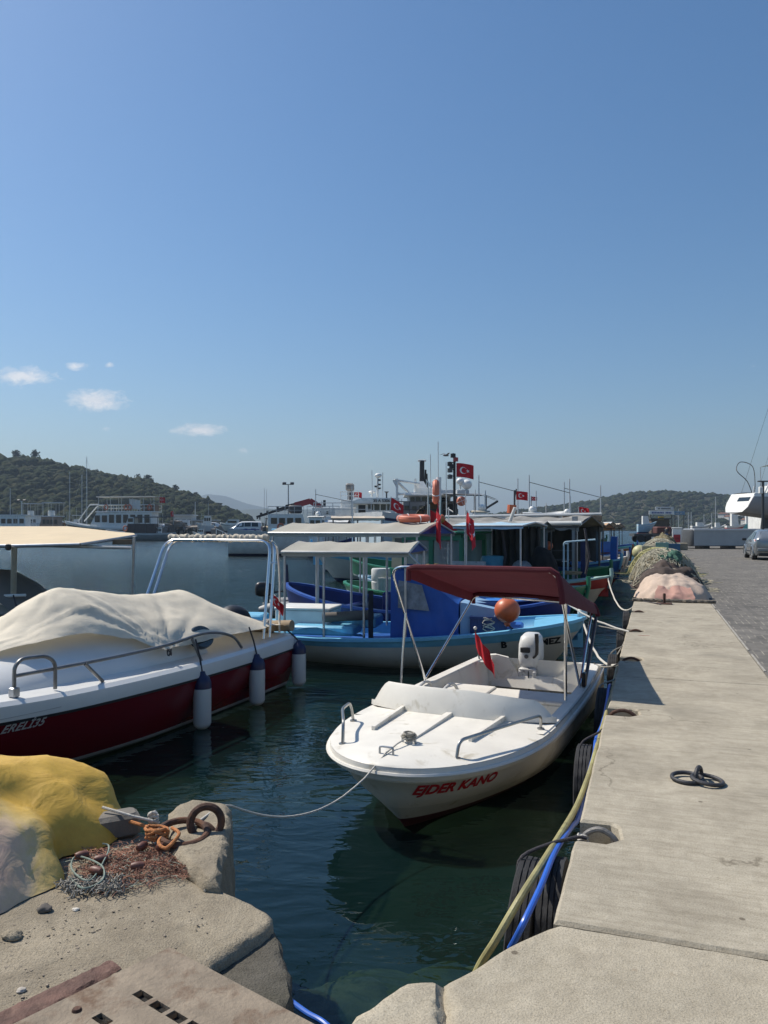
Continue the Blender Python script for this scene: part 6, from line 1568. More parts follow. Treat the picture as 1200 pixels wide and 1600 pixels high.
MB().loft([[loc(T1,px,py,dd) for px,py,dd in r] for r in (((648,763,d+2),(668,763,d+2),(668,763,d+3.4),(648,763,d+3.4)),((655,752,d+2.3),(662,752,d+2.3),(662,752,d+3),(655,752,d+3)))]).build('mast_base',lampw,T1,smooth=0)
tb(T1,'mast',[(659,764,d+2.6),(659.5,720,d+2.6)],.17,M('black_mast',(.02,.02,.024),.5)); bx(T1,'radar',653,666,718,721,d+2.5,.3,lampw)
tb(T1,'aerial_mast',[(664,765,d+2.6),(665,734,d+2.6)],.07,black); tb(T1,'aerial_mast',[(668,768,d+2.6),(667,740,d+2.6)],.05,black)
tbs(T1,'gantry',[((616,750,d+1),(655,756,d+2)),((620.5,748,d+1),(620.5,812,d+1)),((620,752,d+1),(640,771,d+1.5)),((622,772,d+1),(650,771,d+1.5)),((649,748,d+2),(649,772,d+2)),((615,750,d+1),(620,760,d+1))],.085,lampw)
tbs(T1,'shroud',[((668,752,d+2.6),(682,770,d+2.6)),((664,748,d+2.6),(676,764,d+2.6)),((677,756,d+2.6),(670,770,d+2.6))],.06,lampw)
tb(T1,'whip_aerial',[(685,770,d+2),(684.5,690,d+2)],.025,lgrey); tb(T1,'whip_aerial',[(673,770,d+2),(672.5,710,d+2)],.025,lgrey)
d2=d-3
fm_=tb(T1,'light_mast',[(710,806,d2),(710,716,d2)],.085,black)
for py in (722,733,743): bx(T1,'light_bracket',702,711,py,py+1.2,d2-.05,.12,black,parent=fm_)
for px,py,mt in ((712,718,redl),(706,729,black),(703,725,black),(703,735,dgrey),(703,745,dgrey),(708,712,black)): MB().lathe([(.001,-.14),(.16,-.12),(.16,.12),(.001,.16)],10,loc(T1,px,py,d2-.1)).build('lamp',mt,fm_)
f=flag_mesh(1.05,.85,.16,.05,2.2,64,46); f.xf(Matrix.Translation(loc(T1,713,723.5,d2-.1))@Matrix.Rotation(math.radians(-8),4,'Z')); f.build('flag',[flagr,flagw],fm_,smooth=60)
for px,py,r in ((719,752,.26),(729,757,.36)):
    c_=tb(T1,'dome_stand',[(px,772,d),(px,py,d)],.06,lampw); MB().sphere(loc(T1,px,py,d),r,16,12,(1,1,.9)).build('satellite_dome',lampw,c_)
bx(T1,'dome_platform',714,733,765,772,d-.2,.9,lgrey)
P=[[loc(T1,px,py,dd) for px,py,dd in ((700,774,d-2),(758,775,d-2),(779,783,d-2))],[loc(T1,px,py,dd) for px,py,dd in ((690,772,d+1.4),(750,773,d+1.4),(772,781,d+1.4))]]
MB().grid(P).grid([[p+Vector((0,0,.08)) for p in r] for r in P]).build('aft_awning',M('awning_grey',(.20,.21,.22),.6),T1,smooth=0)
for s_ in [((742,775,d-1.8),(742,802,d-1.8)),((759,775,d-1.8),(759,806,d-1.8)),((778,783,d-1.8),(745,803,d-1.8)),((713,775,d-1.8),(713,805,d-1.8))]: tb(T1,'awning_post',s_,.07,dgrey)
handrail(T1,[loc(T1,px,808,d-.5) for px in (622,640,665,690,712)],1.0,.035,mat=dgrey)
tb(T1,'boom',[(700,795,d-1),(727,812,d-2.2)],.05,galv)
put_flag(T1,[loc(T1,609,800,d-3),loc(T1,611,776,d-3)],.03,.9,.75,loc(T1,611,777,d-3),math.radians(10),droop=.5,sag=.1,wave=.06)
lifebuoy('upright orange buoy bag strapped above the awning posts of the pale blue trawler',W(721,783,d-3.2),0,.12,.19)
put_flag(T1,[loc(T1,806,806,d-6),loc(T1,809,765,d-6)],.06,.85,.7,loc(T1,808,770,d-6),math.radians(-12),sag=.15,wave=.05,seed=3) if False else None
pole=thing('flag_pole','boat pole with an orange float tube and a flag above the ragged tarpaulin','flag pole',W(804,812,27)); pl_=pole
MB().tube([(0,0,-.6),W(804,766,27)-pole.location],.035,7).build('pole',dgrey,pole); MB().tube([W(799,802,26.9)-pole.location,W(800,789,26.9)-pole.location],.16,10).build('float_tube',orang,pole)
tb(pole,'gaff',[(804,778,27),(807,764,27)],.025,dgrey)
f=flag_mesh(.40,.30,.10,.03,1.0,40,28); f.xf(Matrix.Translation(W(806.5,767.5,27)-pole.location)@Matrix.Rotation(math.radians(-10),4,'Z')); f.build('flag',[flagr,flagw],pole,smooth=60)
pole=thing('flag_pole','slim pole with a smaller flag farther right above the boats','flag pole',W(830,805,48))
MB().tube([(0,0,-1),W(830,775,48)-pole.location],.03,6).build('pole',grey,pole)
f=flag_mesh(.36,.25,.06,.03,1.0,40,28); f.xf(Matrix.Translation(W(830.3,776,48)-pole.location)); f.build('flag',[flagr,flagw],pole,smooth=60)
# ---- T2 white trawler farther left
d=66.0; o=W(575,825,d); T2=root_thing('trawler','white trawler with a rounded wheelhouse, light mast and folded crane','trawler',o.x,d,WL,VG)
Mx,bT2,PT2=big_hull(T2,17,5,2.6,1.9,2.3,[redpt,navy,lampw,lampw,lgrey],math.radians(8),Vector((5.0,2.0,0)),sr=.9)
wh=MB(); rings=[]
for py,gr in ((804,0),(786,.0)):
    rings.append([loc(T2,px,py,d+dd) for px,dd in ((556,0),(612,0),(621,.9),(622,2.4),(614,4),(556,4))])
wh=wh.loft(rings).build('wheelhouse',lampw,T2,smooth=0)
for x0,x1 in ((575,583),(585,593),(595,603),(605,612)): bx(T2,'window',x0,x1,788,797,d-.06,.1,glassd,ch=.01,parent=wh)
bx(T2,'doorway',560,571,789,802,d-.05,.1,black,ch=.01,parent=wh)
rings=[[loc(T2,px,py,d+dd) for px,dd in ((px0,-.3),(613,-.4),(624,.8),(624,2.6),(614,4.4),(px0,4.4))] for py,px0 in ((787,552),(783,550),(778,566))]
rf=MB().loft(rings).build('roof',lampw,T2,smooth=0)
decal('35 A 5306',.34,loc(T2,583,784.4,d-.5),(1,0,0),(0,0,1),lblk,T2,None,bold=.012)
tb(T2,'light_mast',[(590,779,d+1),(590,743,d+1)],.10,lampw)
for px,py in ((593,750),(593,757),(593,763),(587,760)): bx(T2,'lamp',px-2,px+2,py-1.3,py+1.3,d+.8,.3,black,ch=.02)
MB().sphere(loc(T2,591,743,d+1),.26,12,8,(1.2,1,.8)).build('radome',lampw,T2)
tb(T2,'whip_aerial',[(582,778,d+1),(581,735,d+1)],.03,lgrey); tb(T2,'whip_aerial',[(598,778,d+1),(598,738,d+1)],.03,lgrey)
tb(T2,'horn_post',[(604,778,d+1),(604,768,d+1)],.07,dgrey); MB().lathe([(.001,0),(.22,.0),(.10,-.12),(.001,-.13)],10,loc(T2,604,768,d+1)).build('horn',dgrey,T2)
tb(T2,'dome_stand',[(581,776,d+1.4),(581,771,d+1.4)],.10,lampw); MB().sphere(loc(T2,581,769,d+1.4),.26,12,8,(1.2,1.2,.5)).build('satellite_dome',lampw,T2)
bx(T2,'crane_platform',532,560,781,793,d+1,2.4,lampw); handrail(T2,[loc(T2,px,781,d+1.1) for px in (532,545,560)],.7,.04,mat=lampw)
bx(T2,'crane_post',543,551,766,781,d+1.8,.6,M('dark_crane',(.05,.03,.03),.6,0,.3,3)); bx(T2,'crane_jib',540,553,755,767,d+1.6,.9,M('hose_bundle',(.28,.26,.24),.6,0,.4,4,.4,10),ch=.12)
bx(T2,'red_jib',556,572,782,789,d+.6,.5,redpt); bx(T2,'deck_box',524,556,793,806,d+.4,3,lampw)
put_flag(T2,[loc(T2,553,779,d+1.5),loc(T2,553,767,d+1.5)],.04,.7,.5,loc(T2,553,768,d+1.5),0,wave=.05)
bx(T2,'bulwark',486,640,806,818,d-.8,.12,lampw)
for k,px in enumerate((582,588,594,600,606)): MB().lathe([(.001,-.5),(.30,-.45),(.32,0),(.30,.45),(.001,.5)],14,loc(T2,px+2,805.5,d-1.2),Matrix.Rotation(math.pi/2,4,'Y')).build('liferaft',lampw,T2) if k in(1,3) else None
handrail(T2,[loc(T2,px,806,d-.8) for px in (490,520,550,580)],1.1,.035,mat=lgrey)
# white box house vessel between the crane lorry and T2
d=78.0; o=W(500,825,d); T3=root_thing('workboat','white boxy workboat with railings left of the white trawler','workboat',o.x,d,WL,VG)
big_hull(T3,11,4.5,2.4,2.0,2.0,[redpt,navy,wpaint,navy,wpaint],math.radians(3),Vector((6.5,2.4,0)),sr=.95)
hs=bx(T3,'house',487,530,793,812,d,3.6,lampw); 
for x0,x1 in ((490,493),(499,502),(510,513)): bx(T3,'window',x0,x1,799,803,d-.06,.1,glassd,ch=.01,parent=hs)
handrail(T3,[loc(T3,px,811,d-.4) for px in (480,500,530)],1.3,.04,mat=lgrey)
# small canopied boats in front of the trawlers
for k,(px0,px1,py,yr,d,cm,lab) in enumerate(((518,600,810,806,42,M('ragged_cream_awning',(.50,.43,.34),.8,0,.15,2,.3,6),'low boat with a ragged cream awning in front of the white trawler'),(572,600,822,819,40,sky_b,'light blue roofed skiff in front of the white trawler'))):
    a=W((px0+px1)/2,825,d); L_=(px1-px0)/1200*d
    t_,S_,bv_,_=fishing_boat(lab,(a.x+L_*.75,d),(1,.05),L_*1.5,2.2,1.1,.8,.9,[antif,navy,wpaint,wpaint,wpaint],rake=.6,sr=.6,E=2.5,deckz=.5,foredeck=.15,group=None)
    ze=EYE-(py-H)/F*d-WL; x0=(t_.location.x-W(px0,0,d).x)*-1
    canopy(t_,x0,x0+L_,1.0,ze,ze+.14,cm,[x0+.1,x0+L_*.5,x0+L_-.1],dgrey,.6,ragged=.08,seed=90+k)

# second row of working boats between the trawlers and the awnings
for k,(px0,px1,py_roof,d,hullm,roofm,lab) in enumerate(((600,660,806,58,lampw,lampw,'white fishing boat with a wheelhouse moored left of the pale blue trawler'),(725,800,800,46,blue,canv,'blue fishing boat with a cream roof behind the ragged tarpaulin'),(800,880,803,44,wpaint,lgrey,'white fishing boat with a grey roof behind the ragged tarpaulin'),(470,540,808,60,dblue,wpaint,'dark blue fishing boat with a white wheelhouse below the white workboat'),(860,930,806,50,green,wpaint,'green fishing boat with a white roof farther down the row'))):
    L_=(px1-px0)/1200*d*1.25; a=W(px0,0,d)
    t_,S_,bv_,_=fishing_boat(lab,(a.x+L_,d),(1,.12*((k%3)-1)),L_,L_*.34,1.7,1.15,1.3,[antif,navy,hullm,wpaint,hullm],rake=.8,sr=.6,E=L_*.45,deckz=.7,foredeck=.2,group=None)
    zr=EYE-(py_roof-H)/F*d-WL
    cabin(t_,L_*.15,L_*.42,L_*.12,.8,zr,lampw,roofm,True,.15)
    canopy(t_,L_*.44,L_*.86,L_*.15,zr-.4,zr-.2,roofm,[L_*.46,L_*.65,L_*.84],dgrey,.8,ragged=.06,seed=140+k)
    for x,h in ((L_*.25,2.2),(L_*.36,1.3),(L_*.9,2.0)): MB().tube([(x,0,.9),(x,.05,zr+h)],[.06,.03],6).build('mast_pole',lgrey,t_)
    MB().tube([(L_*.25,0,zr+1.8),(L_*.9,0,zr+1.2)],.02,5).build('stay_wire',dgrey,t_)
    MB().sphere((L_*.30,0,zr+.25),.22,10,8).build('radome',lampw,t_)
# ================================================================= FAR PIER ON THE LEFT
PZ=.62
pier=M('pier_stone',(.10,.095,.085),.9,0,.3,.6,.4,4,((.05,.05,.045),.38,.8))
pp=[(-320,172),(-60,172),(-26,150),(-22,112),(-8,99),(6,99),(6,190),(20,420),(-320,420)]
pb_=MB().prism(pp,-3,PZ); tag(pb_.build('pier',pier,smooth=0),kind='structure')
tag(MB().prism([(-320,196),(10,196),(20,420),(-320,420)],-1,PZ+1.2).build('pier_terrace',pier,smooth=0),kind='structure')
tag(MB().prism([(-42,160),(8,160),(9,196),(-60,196)],-1,PZ+.3).build('pier_terrace',pier,smooth=0),kind='structure')
# riprap mounds along the pier
for k,(px0,px1,py0,d,sd) in enumerate(((255,300,822,150,1),(296,345,826,146,5),(335,362,828,135,9))):
    b=MB(); r_=random.Random(sd)
    for i in range(70):
        px=r_.uniform(px0,px1); hgt=max(0,1-abs((px-(px0+px1)/2)/((px1-px0)/2))**2); c=W(px,0,d+r_.uniform(0,6)); z=PZ+r_.uniform(0,1)*hgt*(835-py0)/F*d*1.2; s=r_.uniform(.35,.8)
        bm=[Vector((s*x*r_.uniform(.6,1.2),s*y*r_.uniform(.6,1.2),s*zz*r_.uniform(.5,1))) for x in(-1,1) for y in(-1,1) for zz in(-1,1)]
        b.add([Vector((c.x,c.y,z))+v for v in bm],[(0,1,3,2),(4,6,7,5),(0,4,5,1),(2,3,7,6),(0,2,6,4),(1,5,7,3)])
    tag(b.build('rubble',M('rubble_stone',(.24,.21,.18),.9,0,.35,.9,.5,3),smooth=0),kind='stuff')
def simple_hull(t,L,B,zb,zm,zs,mats,sr=.85,E=None,rake=1.2,band=.84,double=False):
    P=hull_pts(L,fb_levels(B,zb,zm,zs,rake,sr,E or L*.42,band),20,double); hm=hull_mesh(P,[0,1,2,2,2,3,4]); hm.build('hull',mats,t,smooth=45)
    dk=MB(); deck_strip(dk,[Vector((p.x,max(0,p.y-.05),p.z-.2)) for p in P[-1]],0,.03); dk.build('deck',lgrey,t,smooth=0); return P,hm.bvh()
# ---- tour boat, bow to the left
d=152.0; a=W(172,840,d)
tb_=thing('tour_boat','white two deck tour boat with black hull and long sun roof','tour boat',(a.x+9.5,d,WL),math.pi-.06); tb_.scale=(1.0,1,1.28)
simple_hull(tb_,19,5,3.0,1.9,2.1,[redpt,black,black,black,lampw],rake=2.2,band=.86)
def lw(x0,x1,hw,z0,z1,mat,name,slx=0.0,ch=.0,parent=None,t=None):
    b=MB(); b.loft([[Vector(p) for p in r] for r in ([(x0,-hw,z0),(x1,-hw,z0),(x1,hw,z0),(x0,hw,z0)],[(x0,-hw*.96,z1),(x1-slx,-hw*.96,z1),(x1-slx,hw*.96,z1),(x0,hw*.96,z1)])]); return b.build(name,mat,parent or t,smooth=0)
c=lw(.6,13.2,2.0,1.8,4.25,lampw,'saloon',1.6,t=tb_)
for k in range(8):
    x0=1.0+1.42*k
    for s in(-1,1): MB().box((x0+.5,s*2.0,3.25),(1.0,.08,1.25 if k<6 else 1.05),ch=.02).build('window',glassd,c,smooth=0)
lw(0,11.8,2.1,4.25,4.40,lampw,'upper_deck',0,t=tb_); handrail(tb_,[(0,2.05,4.4),(6,2.05,4.4),(11.4,2.05,4.4)],1.0,.05,mat=lampw); handrail(tb_,[(0,-2.05,4.4),(6,-2.05,4.4),(11.4,-2.05,4.4)],1.0,.05,mat=lampw)
lw(-.2,11.6,2.2,6.55,6.68,M('cream_sunroof',(.50,.48,.42),.7),'sun_roof',0,t=tb_)
for x in (.1,2.2,4.4,6.6,8.8,11.2):
    for s in(-1,1): MB().tube([(x,s*2.0,4.4),(x,s*2.0,6.56)],.05,6).build('roof_post',galv,tb_)
for s in(-1,1): MB().tube(fillet([(11.0,s*2.05,5.4),(13.0,s*1.9,5.4),(15.6,s*1.3,2.9)],.4),.10,8).build('stair_rail',lampw,tb_)
for x in (9.6,5.6,4.9,.9): MB().torus((x,2.2,5.0),.38,.10,18,7,Matrix.Rotation(math.pi/2,4,'X')).build('lifebuoy',orcol,tb_)
MB().box((1.5,0,4.9),(2.5,2.6,1.0),ch=.05).build('bar_counter',M('wood_counter',(.20,.12,.07),.6),tb_)
f=MB().tube([(5.2,1.5,4.4),(5.2,1.5,6.4)],.04,6).build('banner_pole',galv,tb_); b=flag_mesh(2.2,1.5,.1,.12,1,20,12,False); b.xf(Matrix.Translation((5.2,1.5,6.3))@Matrix.Rotation(math.pi,4,'Z')); b.build('banner',flagw,f)
f=MB().tube([(-.2,0,5.5),(-.3,0,7.0)],.04,6).build('flag_pole',galv,tb_); b=flag_mesh(1.1,.85,.05,.08,1,40,30); b.xf(Matrix.Translation((-.3,0,6.6))@Matrix.Rotation(math.pi,4,'Z')); b.build('flag',[flagr,flagw],f)
# dark grey boat with an open awning in front of the tour boat's stern
d=140.0; a=W(195,840,d)
gb=thing('work_boat','grey hulled work boat with a dark cabin and open black roof beside the tour boat','work boat',(a.x-2.5,d,WL),-.02)
gb.rotation_euler[2]=math.pi; gb.scale=(1,1,1.2); gb.location.x=W(272,840,d).x
simple_hull(gb,12.5,3.6,1.8,1.2,1.3,[antif,M('hull_grey',(.20,.22,.23),.5,0,.1,1),M('hull_grey',(.20,.22,.23),.5,0,.1,1),lgrey,lgrey])
c=lw(3.2,8.6,1.3,1.1,2.6,M('dark_brown_cabin',(.05,.035,.035),.5),'cabin',.6,t=gb)
lw(6.9,8.4,1.1,2.6,3.6,lampw,'wheelhouse',.4,parent=c); MB().box((7.6,1.1,3.15),(.9,.06,.55)).build('window',glassd,c,smooth=0)
lw(.3,7.0,1.5,3.55,3.68,dgrey,'roof',0,t=gb)
for x in (.5,2.6,4.8,6.8):
    for s in(-1,1): MB().tube([(x,s*1.4,1.2),(x,s*1.4,3.58)],.05,6).build('roof_post',dgrey,gb)
MB().torus((8.4,1.45,1.9),.36,.10,18,7,Matrix.Rotation(math.pi/2,4,'X')).build('lifebuoy',orcol,gb)
f=MB().tube([(.1,0,2.5),(.1,0,4.6)],.05,6).build('flag_pole',galv,gb); b=flag_mesh(1.0,.8,.05,.08,1,40,30); b.xf(Matrix.Translation((.1,.0,4.5))@Matrix.Rotation(math.pi/2.4,4,'Z')); b.build('flag',[flagr,flagw],f)
# two motor yachts at the extreme left
def cabin_cruiser(label,px0,px1,d,rz,hullm,housem,roofz=3.0,fly=True,seed=0):
    a=W(px0,840,d); c_=W(px1,840,d); L=c_.x-a.x
    t=thing('cabin_cruiser',label,'cabin cruiser',(c_.x if rz>1 else a.x,d,WL),rz,'cabin cruisers by the far pier'); t.scale=(1,1,1.45)
    simple_hull(t,L,3.6,1.9,1.3,1.3,[antif,navy,hullm,lampw,lampw])
    c=lw(L*.18,L*.72,1.25,1.2,roofz,housem,'house',L*.10,t=t)
    for k in range(4):
        for s in(-1,1): MB().box((L*(.24+.105*k),s*1.24,lerp(1.2,roofz,.64)),(L*.075,.08,.62),ch=.02).build('window',glassd,c,smooth=0)
    lw(L*.12,L*.62,1.35,roofz,roofz+.10,lampw,'roof',0,t=t)
    if fly:
        for x in (L*.14,L*.36,L*.58):
            for s in(-1,1): MB().tube([(x,s*1.2,roofz+.1),(x,s*1.2,roofz+2.0)],.04,6).build('roof_post',galv,t)
        lw(L*.10,L*.62,1.3,roofz+2.0,roofz+2.1,lgrey,'sun_roof',0,t=t)
        MB().box((L*.42,0,roofz+.5),(1.0,1.4,.8),ch=.1).build('helm_seat',lampw,t)
    handrail(t,[(L*.70,1.3,1.5),(L*.85,.9,1.7),(L*.97,.1,1.9)],.7,.035,mat=galv)
    return t
cabin_cruiser('small white cruiser with slanted cabin windows at the left edge of the far pier',-30,60,150,math.pi,lampw,lampw,3.3,False)
cabin_cruiser('white cruiser with a thin flat sun roof left of the tour boat',48,104,165,math.pi,lgrey,M('pale_brown_house',(.28,.2,.15),.6),3.3,True)
cabin_cruiser('low cruiser with white cabin half hidden behind the small white cruiser',18,70,185,math.pi,lampw,lampw,3.6,True)
sp_=thing('motor_launch','white pointed motor launch in front of the tour boat bow','motor launch',(W(138,840,158).x,158,WL),math.pi)
simple_hull(sp_,6.5,2.2,1.6,1.2,1.1,[antif,lampw,lampw,navy,lampw]); lw(1.8,4.6,.8,1.1,2.6,lampw,'cuddy',1.4,t=sp_); MB().box((3.0,.78,2.05),(1.2,.06,.5)).build('window',glassd,sp_,smooth=0)
# sailing mast group beside the tour boat
def sailboat(label,px,py_top,d,L=9,rz=0.0,hullm=None,group='sailing boats with bare masts',twin=False):
    a=W(px,840,d); t=thing('sailing_boat',label,'sailing boat',(a.x-math.cos(rz)*L*.45,d-math.sin(rz)*L*.45,WL),rz,group)
    simple_hull(t,L,2.8,1.35,1.05,1.1,[antif,navy,hullm or lampw,lampw,lampw]); lw(L*.35,L*.62,.8,1.0,1.6,lampw,'coachroof',.5,t=t)
    top=EYE-(py_top-H)/F*d-WL
    m=MB().tube([(L*.45,0,.9),(L*.45,0,top)],[.10,.065],7).build('mast',M('mast_grey',(.48,.49,.5),.4,.4),t)
    MB().bar((L*.45,-.8,top*.62),(L*.45,.8,top*.62),.05).build('spreader',galv,m); MB().tube([(L*.44,0,2.0),(L*.05,0,2.0)],.08,7).build('boom',canv,m)
    st=MB()
    for p in ((L*.98,0,1.2),(.1,0,1.0),(L*.45,1.2,1.0),(L*.45,-1.2,1.0)): st.tube([(L*.45,0,top*.97),p],.014,4)
    st.build('rigging',galv,m); return t
sailboat('sailing boat with the tall bare mast against the wooded hill left of the tour boat',135.5,714,175,11,.1)
# far lamp posts on the pier
def lamp_post(label,px,py_top,d,z0,heads=2,mat=None,r=.09,group='tall lamp posts on the far pier'):
    a=W(px,0,d); t=thing('lamp_post',label,'lamp post',(a.x,d,z0),0,group); top=EYE-(py_top-H)/F*d-z0
    MB().tube([(0,0,0),(0,0,top)],[r*1.4,r],8).build('pole',mat or grey,t)
    if heads<2: return t
    MB().bar((-.9,0,top),(.9,0,top),.12).build('crossarm',mat or grey,t)
    for s in (-1,1): MB().box((s*.65,-.15,top+.16),(.62,.5,.30),mat=Matrix.Rotation(.5,4,'X'),ch=.04).build('lamp_head',black,t)
    return t
lamp_post('lamp post with two dark floodlights rising behind the crane boom',450.5,757,128,PZ)
for px,py,d_,lab in ((128,742,210,'thin pale lamp post just left of the tall sailing mast'),(109,737,230,'slim lamp post against the wooded hill between two cruisers'),(16,763,200,'lamp post at the far left in front of the hill'),(305,784,190,'lamp post behind the low white pier building'),(413,763,300,'pale lamp post seen against the blue hills left of the crane'),(416.5,765,320,'second pale lamp post standing close to another against the blue hills')):
    lamp_post(lab.replace('lamp post','pole'),px,py,d_,PZ,1,lgrey,.08).name='pole'
lamp_post('short white mushroom lamp above the cruisers on the left',34,783,170,PZ,2,lampw,.10)
# low building
d=190.0; a=W(286,0,d); bl=thing('harbour_building','low white harbour office with a flat roof and terrace behind the rubble','building',(a.x,d,PZ))
MB().box((0,2,2.0),(4.6,4,4.0)).build('wall',M('white_wall',(.55,.54,.50),.8,0,.08,.6),bl,smooth=0); MB().box((0,2,4.12),(5.4,4.8,.24)).build('roof',lgrey,bl,smooth=0)
MB().box((5.2,2,1.4),(5.8,3.6,2.6)).build('annex',M('grey_annex',(.33,.32,.30),.8),bl,smooth=0); MB().box((5.2,1.8,2.85),(6.6,4.4,.2)).build('terrace_roof',lgrey,bl,smooth=0)
for x in(-1.4,.2,1.5): MB().box((x,-.03,2.5),(.9,.08,1.1)).build('window',glassd,bl,smooth=0)
# white leisure boats laid up behind the van
for px0,px1,py0,d_,lab in ((343,376,816,120,'white motor cruiser laid up behind the police van, dark side windows'),(258,300,818,165,'white speedboat hull parked between the rubble and the grey work boat')):
    a=W(px0,0,d_); c_=W(px1,0,d_); L=c_.x-a.x; t_=thing('cruiser_on_land',lab,'motor cruiser',(c_.x,d_,PZ+.35),math.pi)
    simple_hull(t_,L,1.6,1.5,1.15,1.1,[lampw,lampw,lampw,navy,lampw],E=L*.5); c=lw(L*.1,L*.75,.75,1.1,(835-py0)/F*d_,lampw,'cabin',L*.22,t=t_); MB().box((L*.36,.74,1.55),(L*.42,.06,.32)).build('window',glassd,c,smooth=0)
    MB().box((L*.3,0,-.15),(.4,1.2,.5)).build('cradle',dgrey,t_,smooth=0); MB().box((L*.7,0,-.12),(.4,1.0,.5)).build('cradle',dgrey,t_,smooth=0)
# ---- vehicles
def car_section(x,prm):
    zb,w,belt,roof,wr=prm; return [Vector((x,-w*.90,zb)),Vector((x,-w,zb+.16)),Vector((x,-w*1.0,lerp(zb,belt,.62))),Vector((x,-w*.955,belt)),Vector((x,-wr,lerp(belt,roof,.86))),Vector((x,-wr*.80,roof)),Vector((x,wr*.80,roof)),Vector((x,wr,lerp(belt,roof,.86))),Vector((x,w*.955,belt)),Vector((x,w,lerp(zb,belt,.62))),Vector((x,w,zb+.16)),Vector((x,w*.90,zb))]
def vehicle(name,label,cat,loc_,rz,st,paint,wheelx,wr_=.31,win=None,stripe=None,track=None,group=None):
    """st: stations from tail to nose (x, zb, halfwidth, belt, roof, roofhalf)"""
    t=thing(name,label,cat,loc_,rz,group)
    body=MB().loft([car_section(s[0],s[1:]) for s in st]).build('body',paint,t,smooth=38)
    def atx(x):
        for a,b in zip(st,st[1:]):
            if a[0]<=x<=b[0]: u=(x-a[0])/(b[0]-a[0]); return [lerp(p,q,u) for p,q in zip(a,b)]
        return st[0] if x<st[0][0] else st[-1]
    def sidept(x,f,s,out=.012):
        _,zb,w,belt,roof,wr=atx(x); return Vector((x,s*(lerp(w*.955,wr,f/.86)+out),lerp(belt,roof,f)))
    for (x0,x1,x2,x3) in win or []:
        for s in(-1,1):
            MB().add([sidept(x0,.06,s),sidept(x1,.06,s),sidept(x2,.80,s),sidept(x3,.80,s)],[(0,1,2,3)]).build('side_window',glassd,body,smooth=0,recalc=False)
    w=st[len(st)//2][2]
    for x in wheelx:
        for s in(-1,1):
            wt=MB().lathe([(wr_*.55,-.10),(wr_*.92,-.11),(wr_,-.07),(wr_,.07),(wr_*.92,.11),(wr_*.55,.10)],24,(x,s*(w-.10),wr_),Matrix.Rotation(math.pi/2,4,'X')).build('wheel',rubber,t)
            rb=MB().lathe([(.001,.0),(wr_*.25,.012),(wr_*.60,-.0),(wr_*.62,.03)],16,(x,s*(w-.10)+s*.085,wr_),Matrix.Rotation(-s*math.pi/2,4,'X'))
            for k in range(5):
                a=k*2*math.pi/5; rb.bar((x+wr_*.1*math.cos(a),s*(w-.10)+s*.10,wr_+wr_*.1*math.sin(a)),(x+wr_*.58*math.cos(a),s*(w-.10)+s*.10,wr_+wr_*.58*math.sin(a)),.05,.03)
            rb.build('rim',M('alloy_rim',(.45,.46,.47),.3,.7),wt)
            MB().lathe([(.001,0),(wr_*1.17,0),(wr_*1.17,.01),(.001,.012)],24,(x,s*(w+.002),wr_+.02),Matrix.Rotation(-s*math.pi/2,4,'X')).build('wheel_arch',black,body) if False else None
    return t,body,atx,sidept
cst_=[(-2.06,.50,.60,.80,.84,.50),(-2.02,.34,.78,1.0,1.03,.60),(-1.92,.26,.85,1.02,1.12,.64),(-1.55,.20,.88,1.0,1.40,.63),(-.9,.18,.885,.97,1.47,.62),(-.2,.18,.885,.95,1.48,.62),(.45,.18,.885,.93,1.38,.62),(1.1,.18,.88,.92,.98,.66),(1.7,.22,.84,.80,.84,.62),(2.05,.32,.70,.62,.66,.52)]
# police van on the pier
d=104.0; ctr=W(384,0,d)
vst=[(-2.14,.42,.72,1.0,1.05,.66),(-2.10,.32,.82,1.05,1.74,.70),(-1.9,.25,.86,1.07,1.80,.71),(-.6,.22,.87,1.07,1.83,.71),(.45,.22,.87,1.05,1.80,.70),(.95,.22,.87,1.03,1.60,.68),(1.45,.24,.86,1.0,1.12,.62),(1.95,.28,.80,.88,.92,.58),(2.15,.40,.70,.70,.74,.52)]
van,vb,atx,sp2=vehicle('police_van','white police van with dark blue side stripes parked on the far pier','van',(ctr.x,d,PZ),math.pi+.08,vst,cwhite,(-1.30,1.32),.32,[(-1.75,-.85,-.85,-1.7),(-.75,.10,.10,-.75),(.18,1.2,.75,.18)])
for x0,x1,z0,z1 in ((-1.9,.9,.66,.78),(1.0,1.75,.62,.82),(-.3,.1,.58,.84),(-1.4,-.8,.74,.86)):
    for s in(-1,1): MB().add([Vector((x,s*(atx(x)[2]+.012),z)) for x,z in ((x0,z0),(x1,z0),(x1,z1),(x0,z1))],[(0,1,2,3)]).build('stripe',lblu,vb,smooth=0,recalc=False)
MB().add([Vector((-2.125,-.62,1.12)),Vector((-2.125,.62,1.12)),Vector((-2.10,.60,1.66)),Vector((-2.10,-.60,1.66))],[(0,1,2,3)]).build('rear_window',glassd,vb,smooth=0,recalc=False)
for s in(-1,1): MB().box((-2.13,s*.76,.95),(.08,.12,.5),ch=.02).build('tail_light',redl,vb)
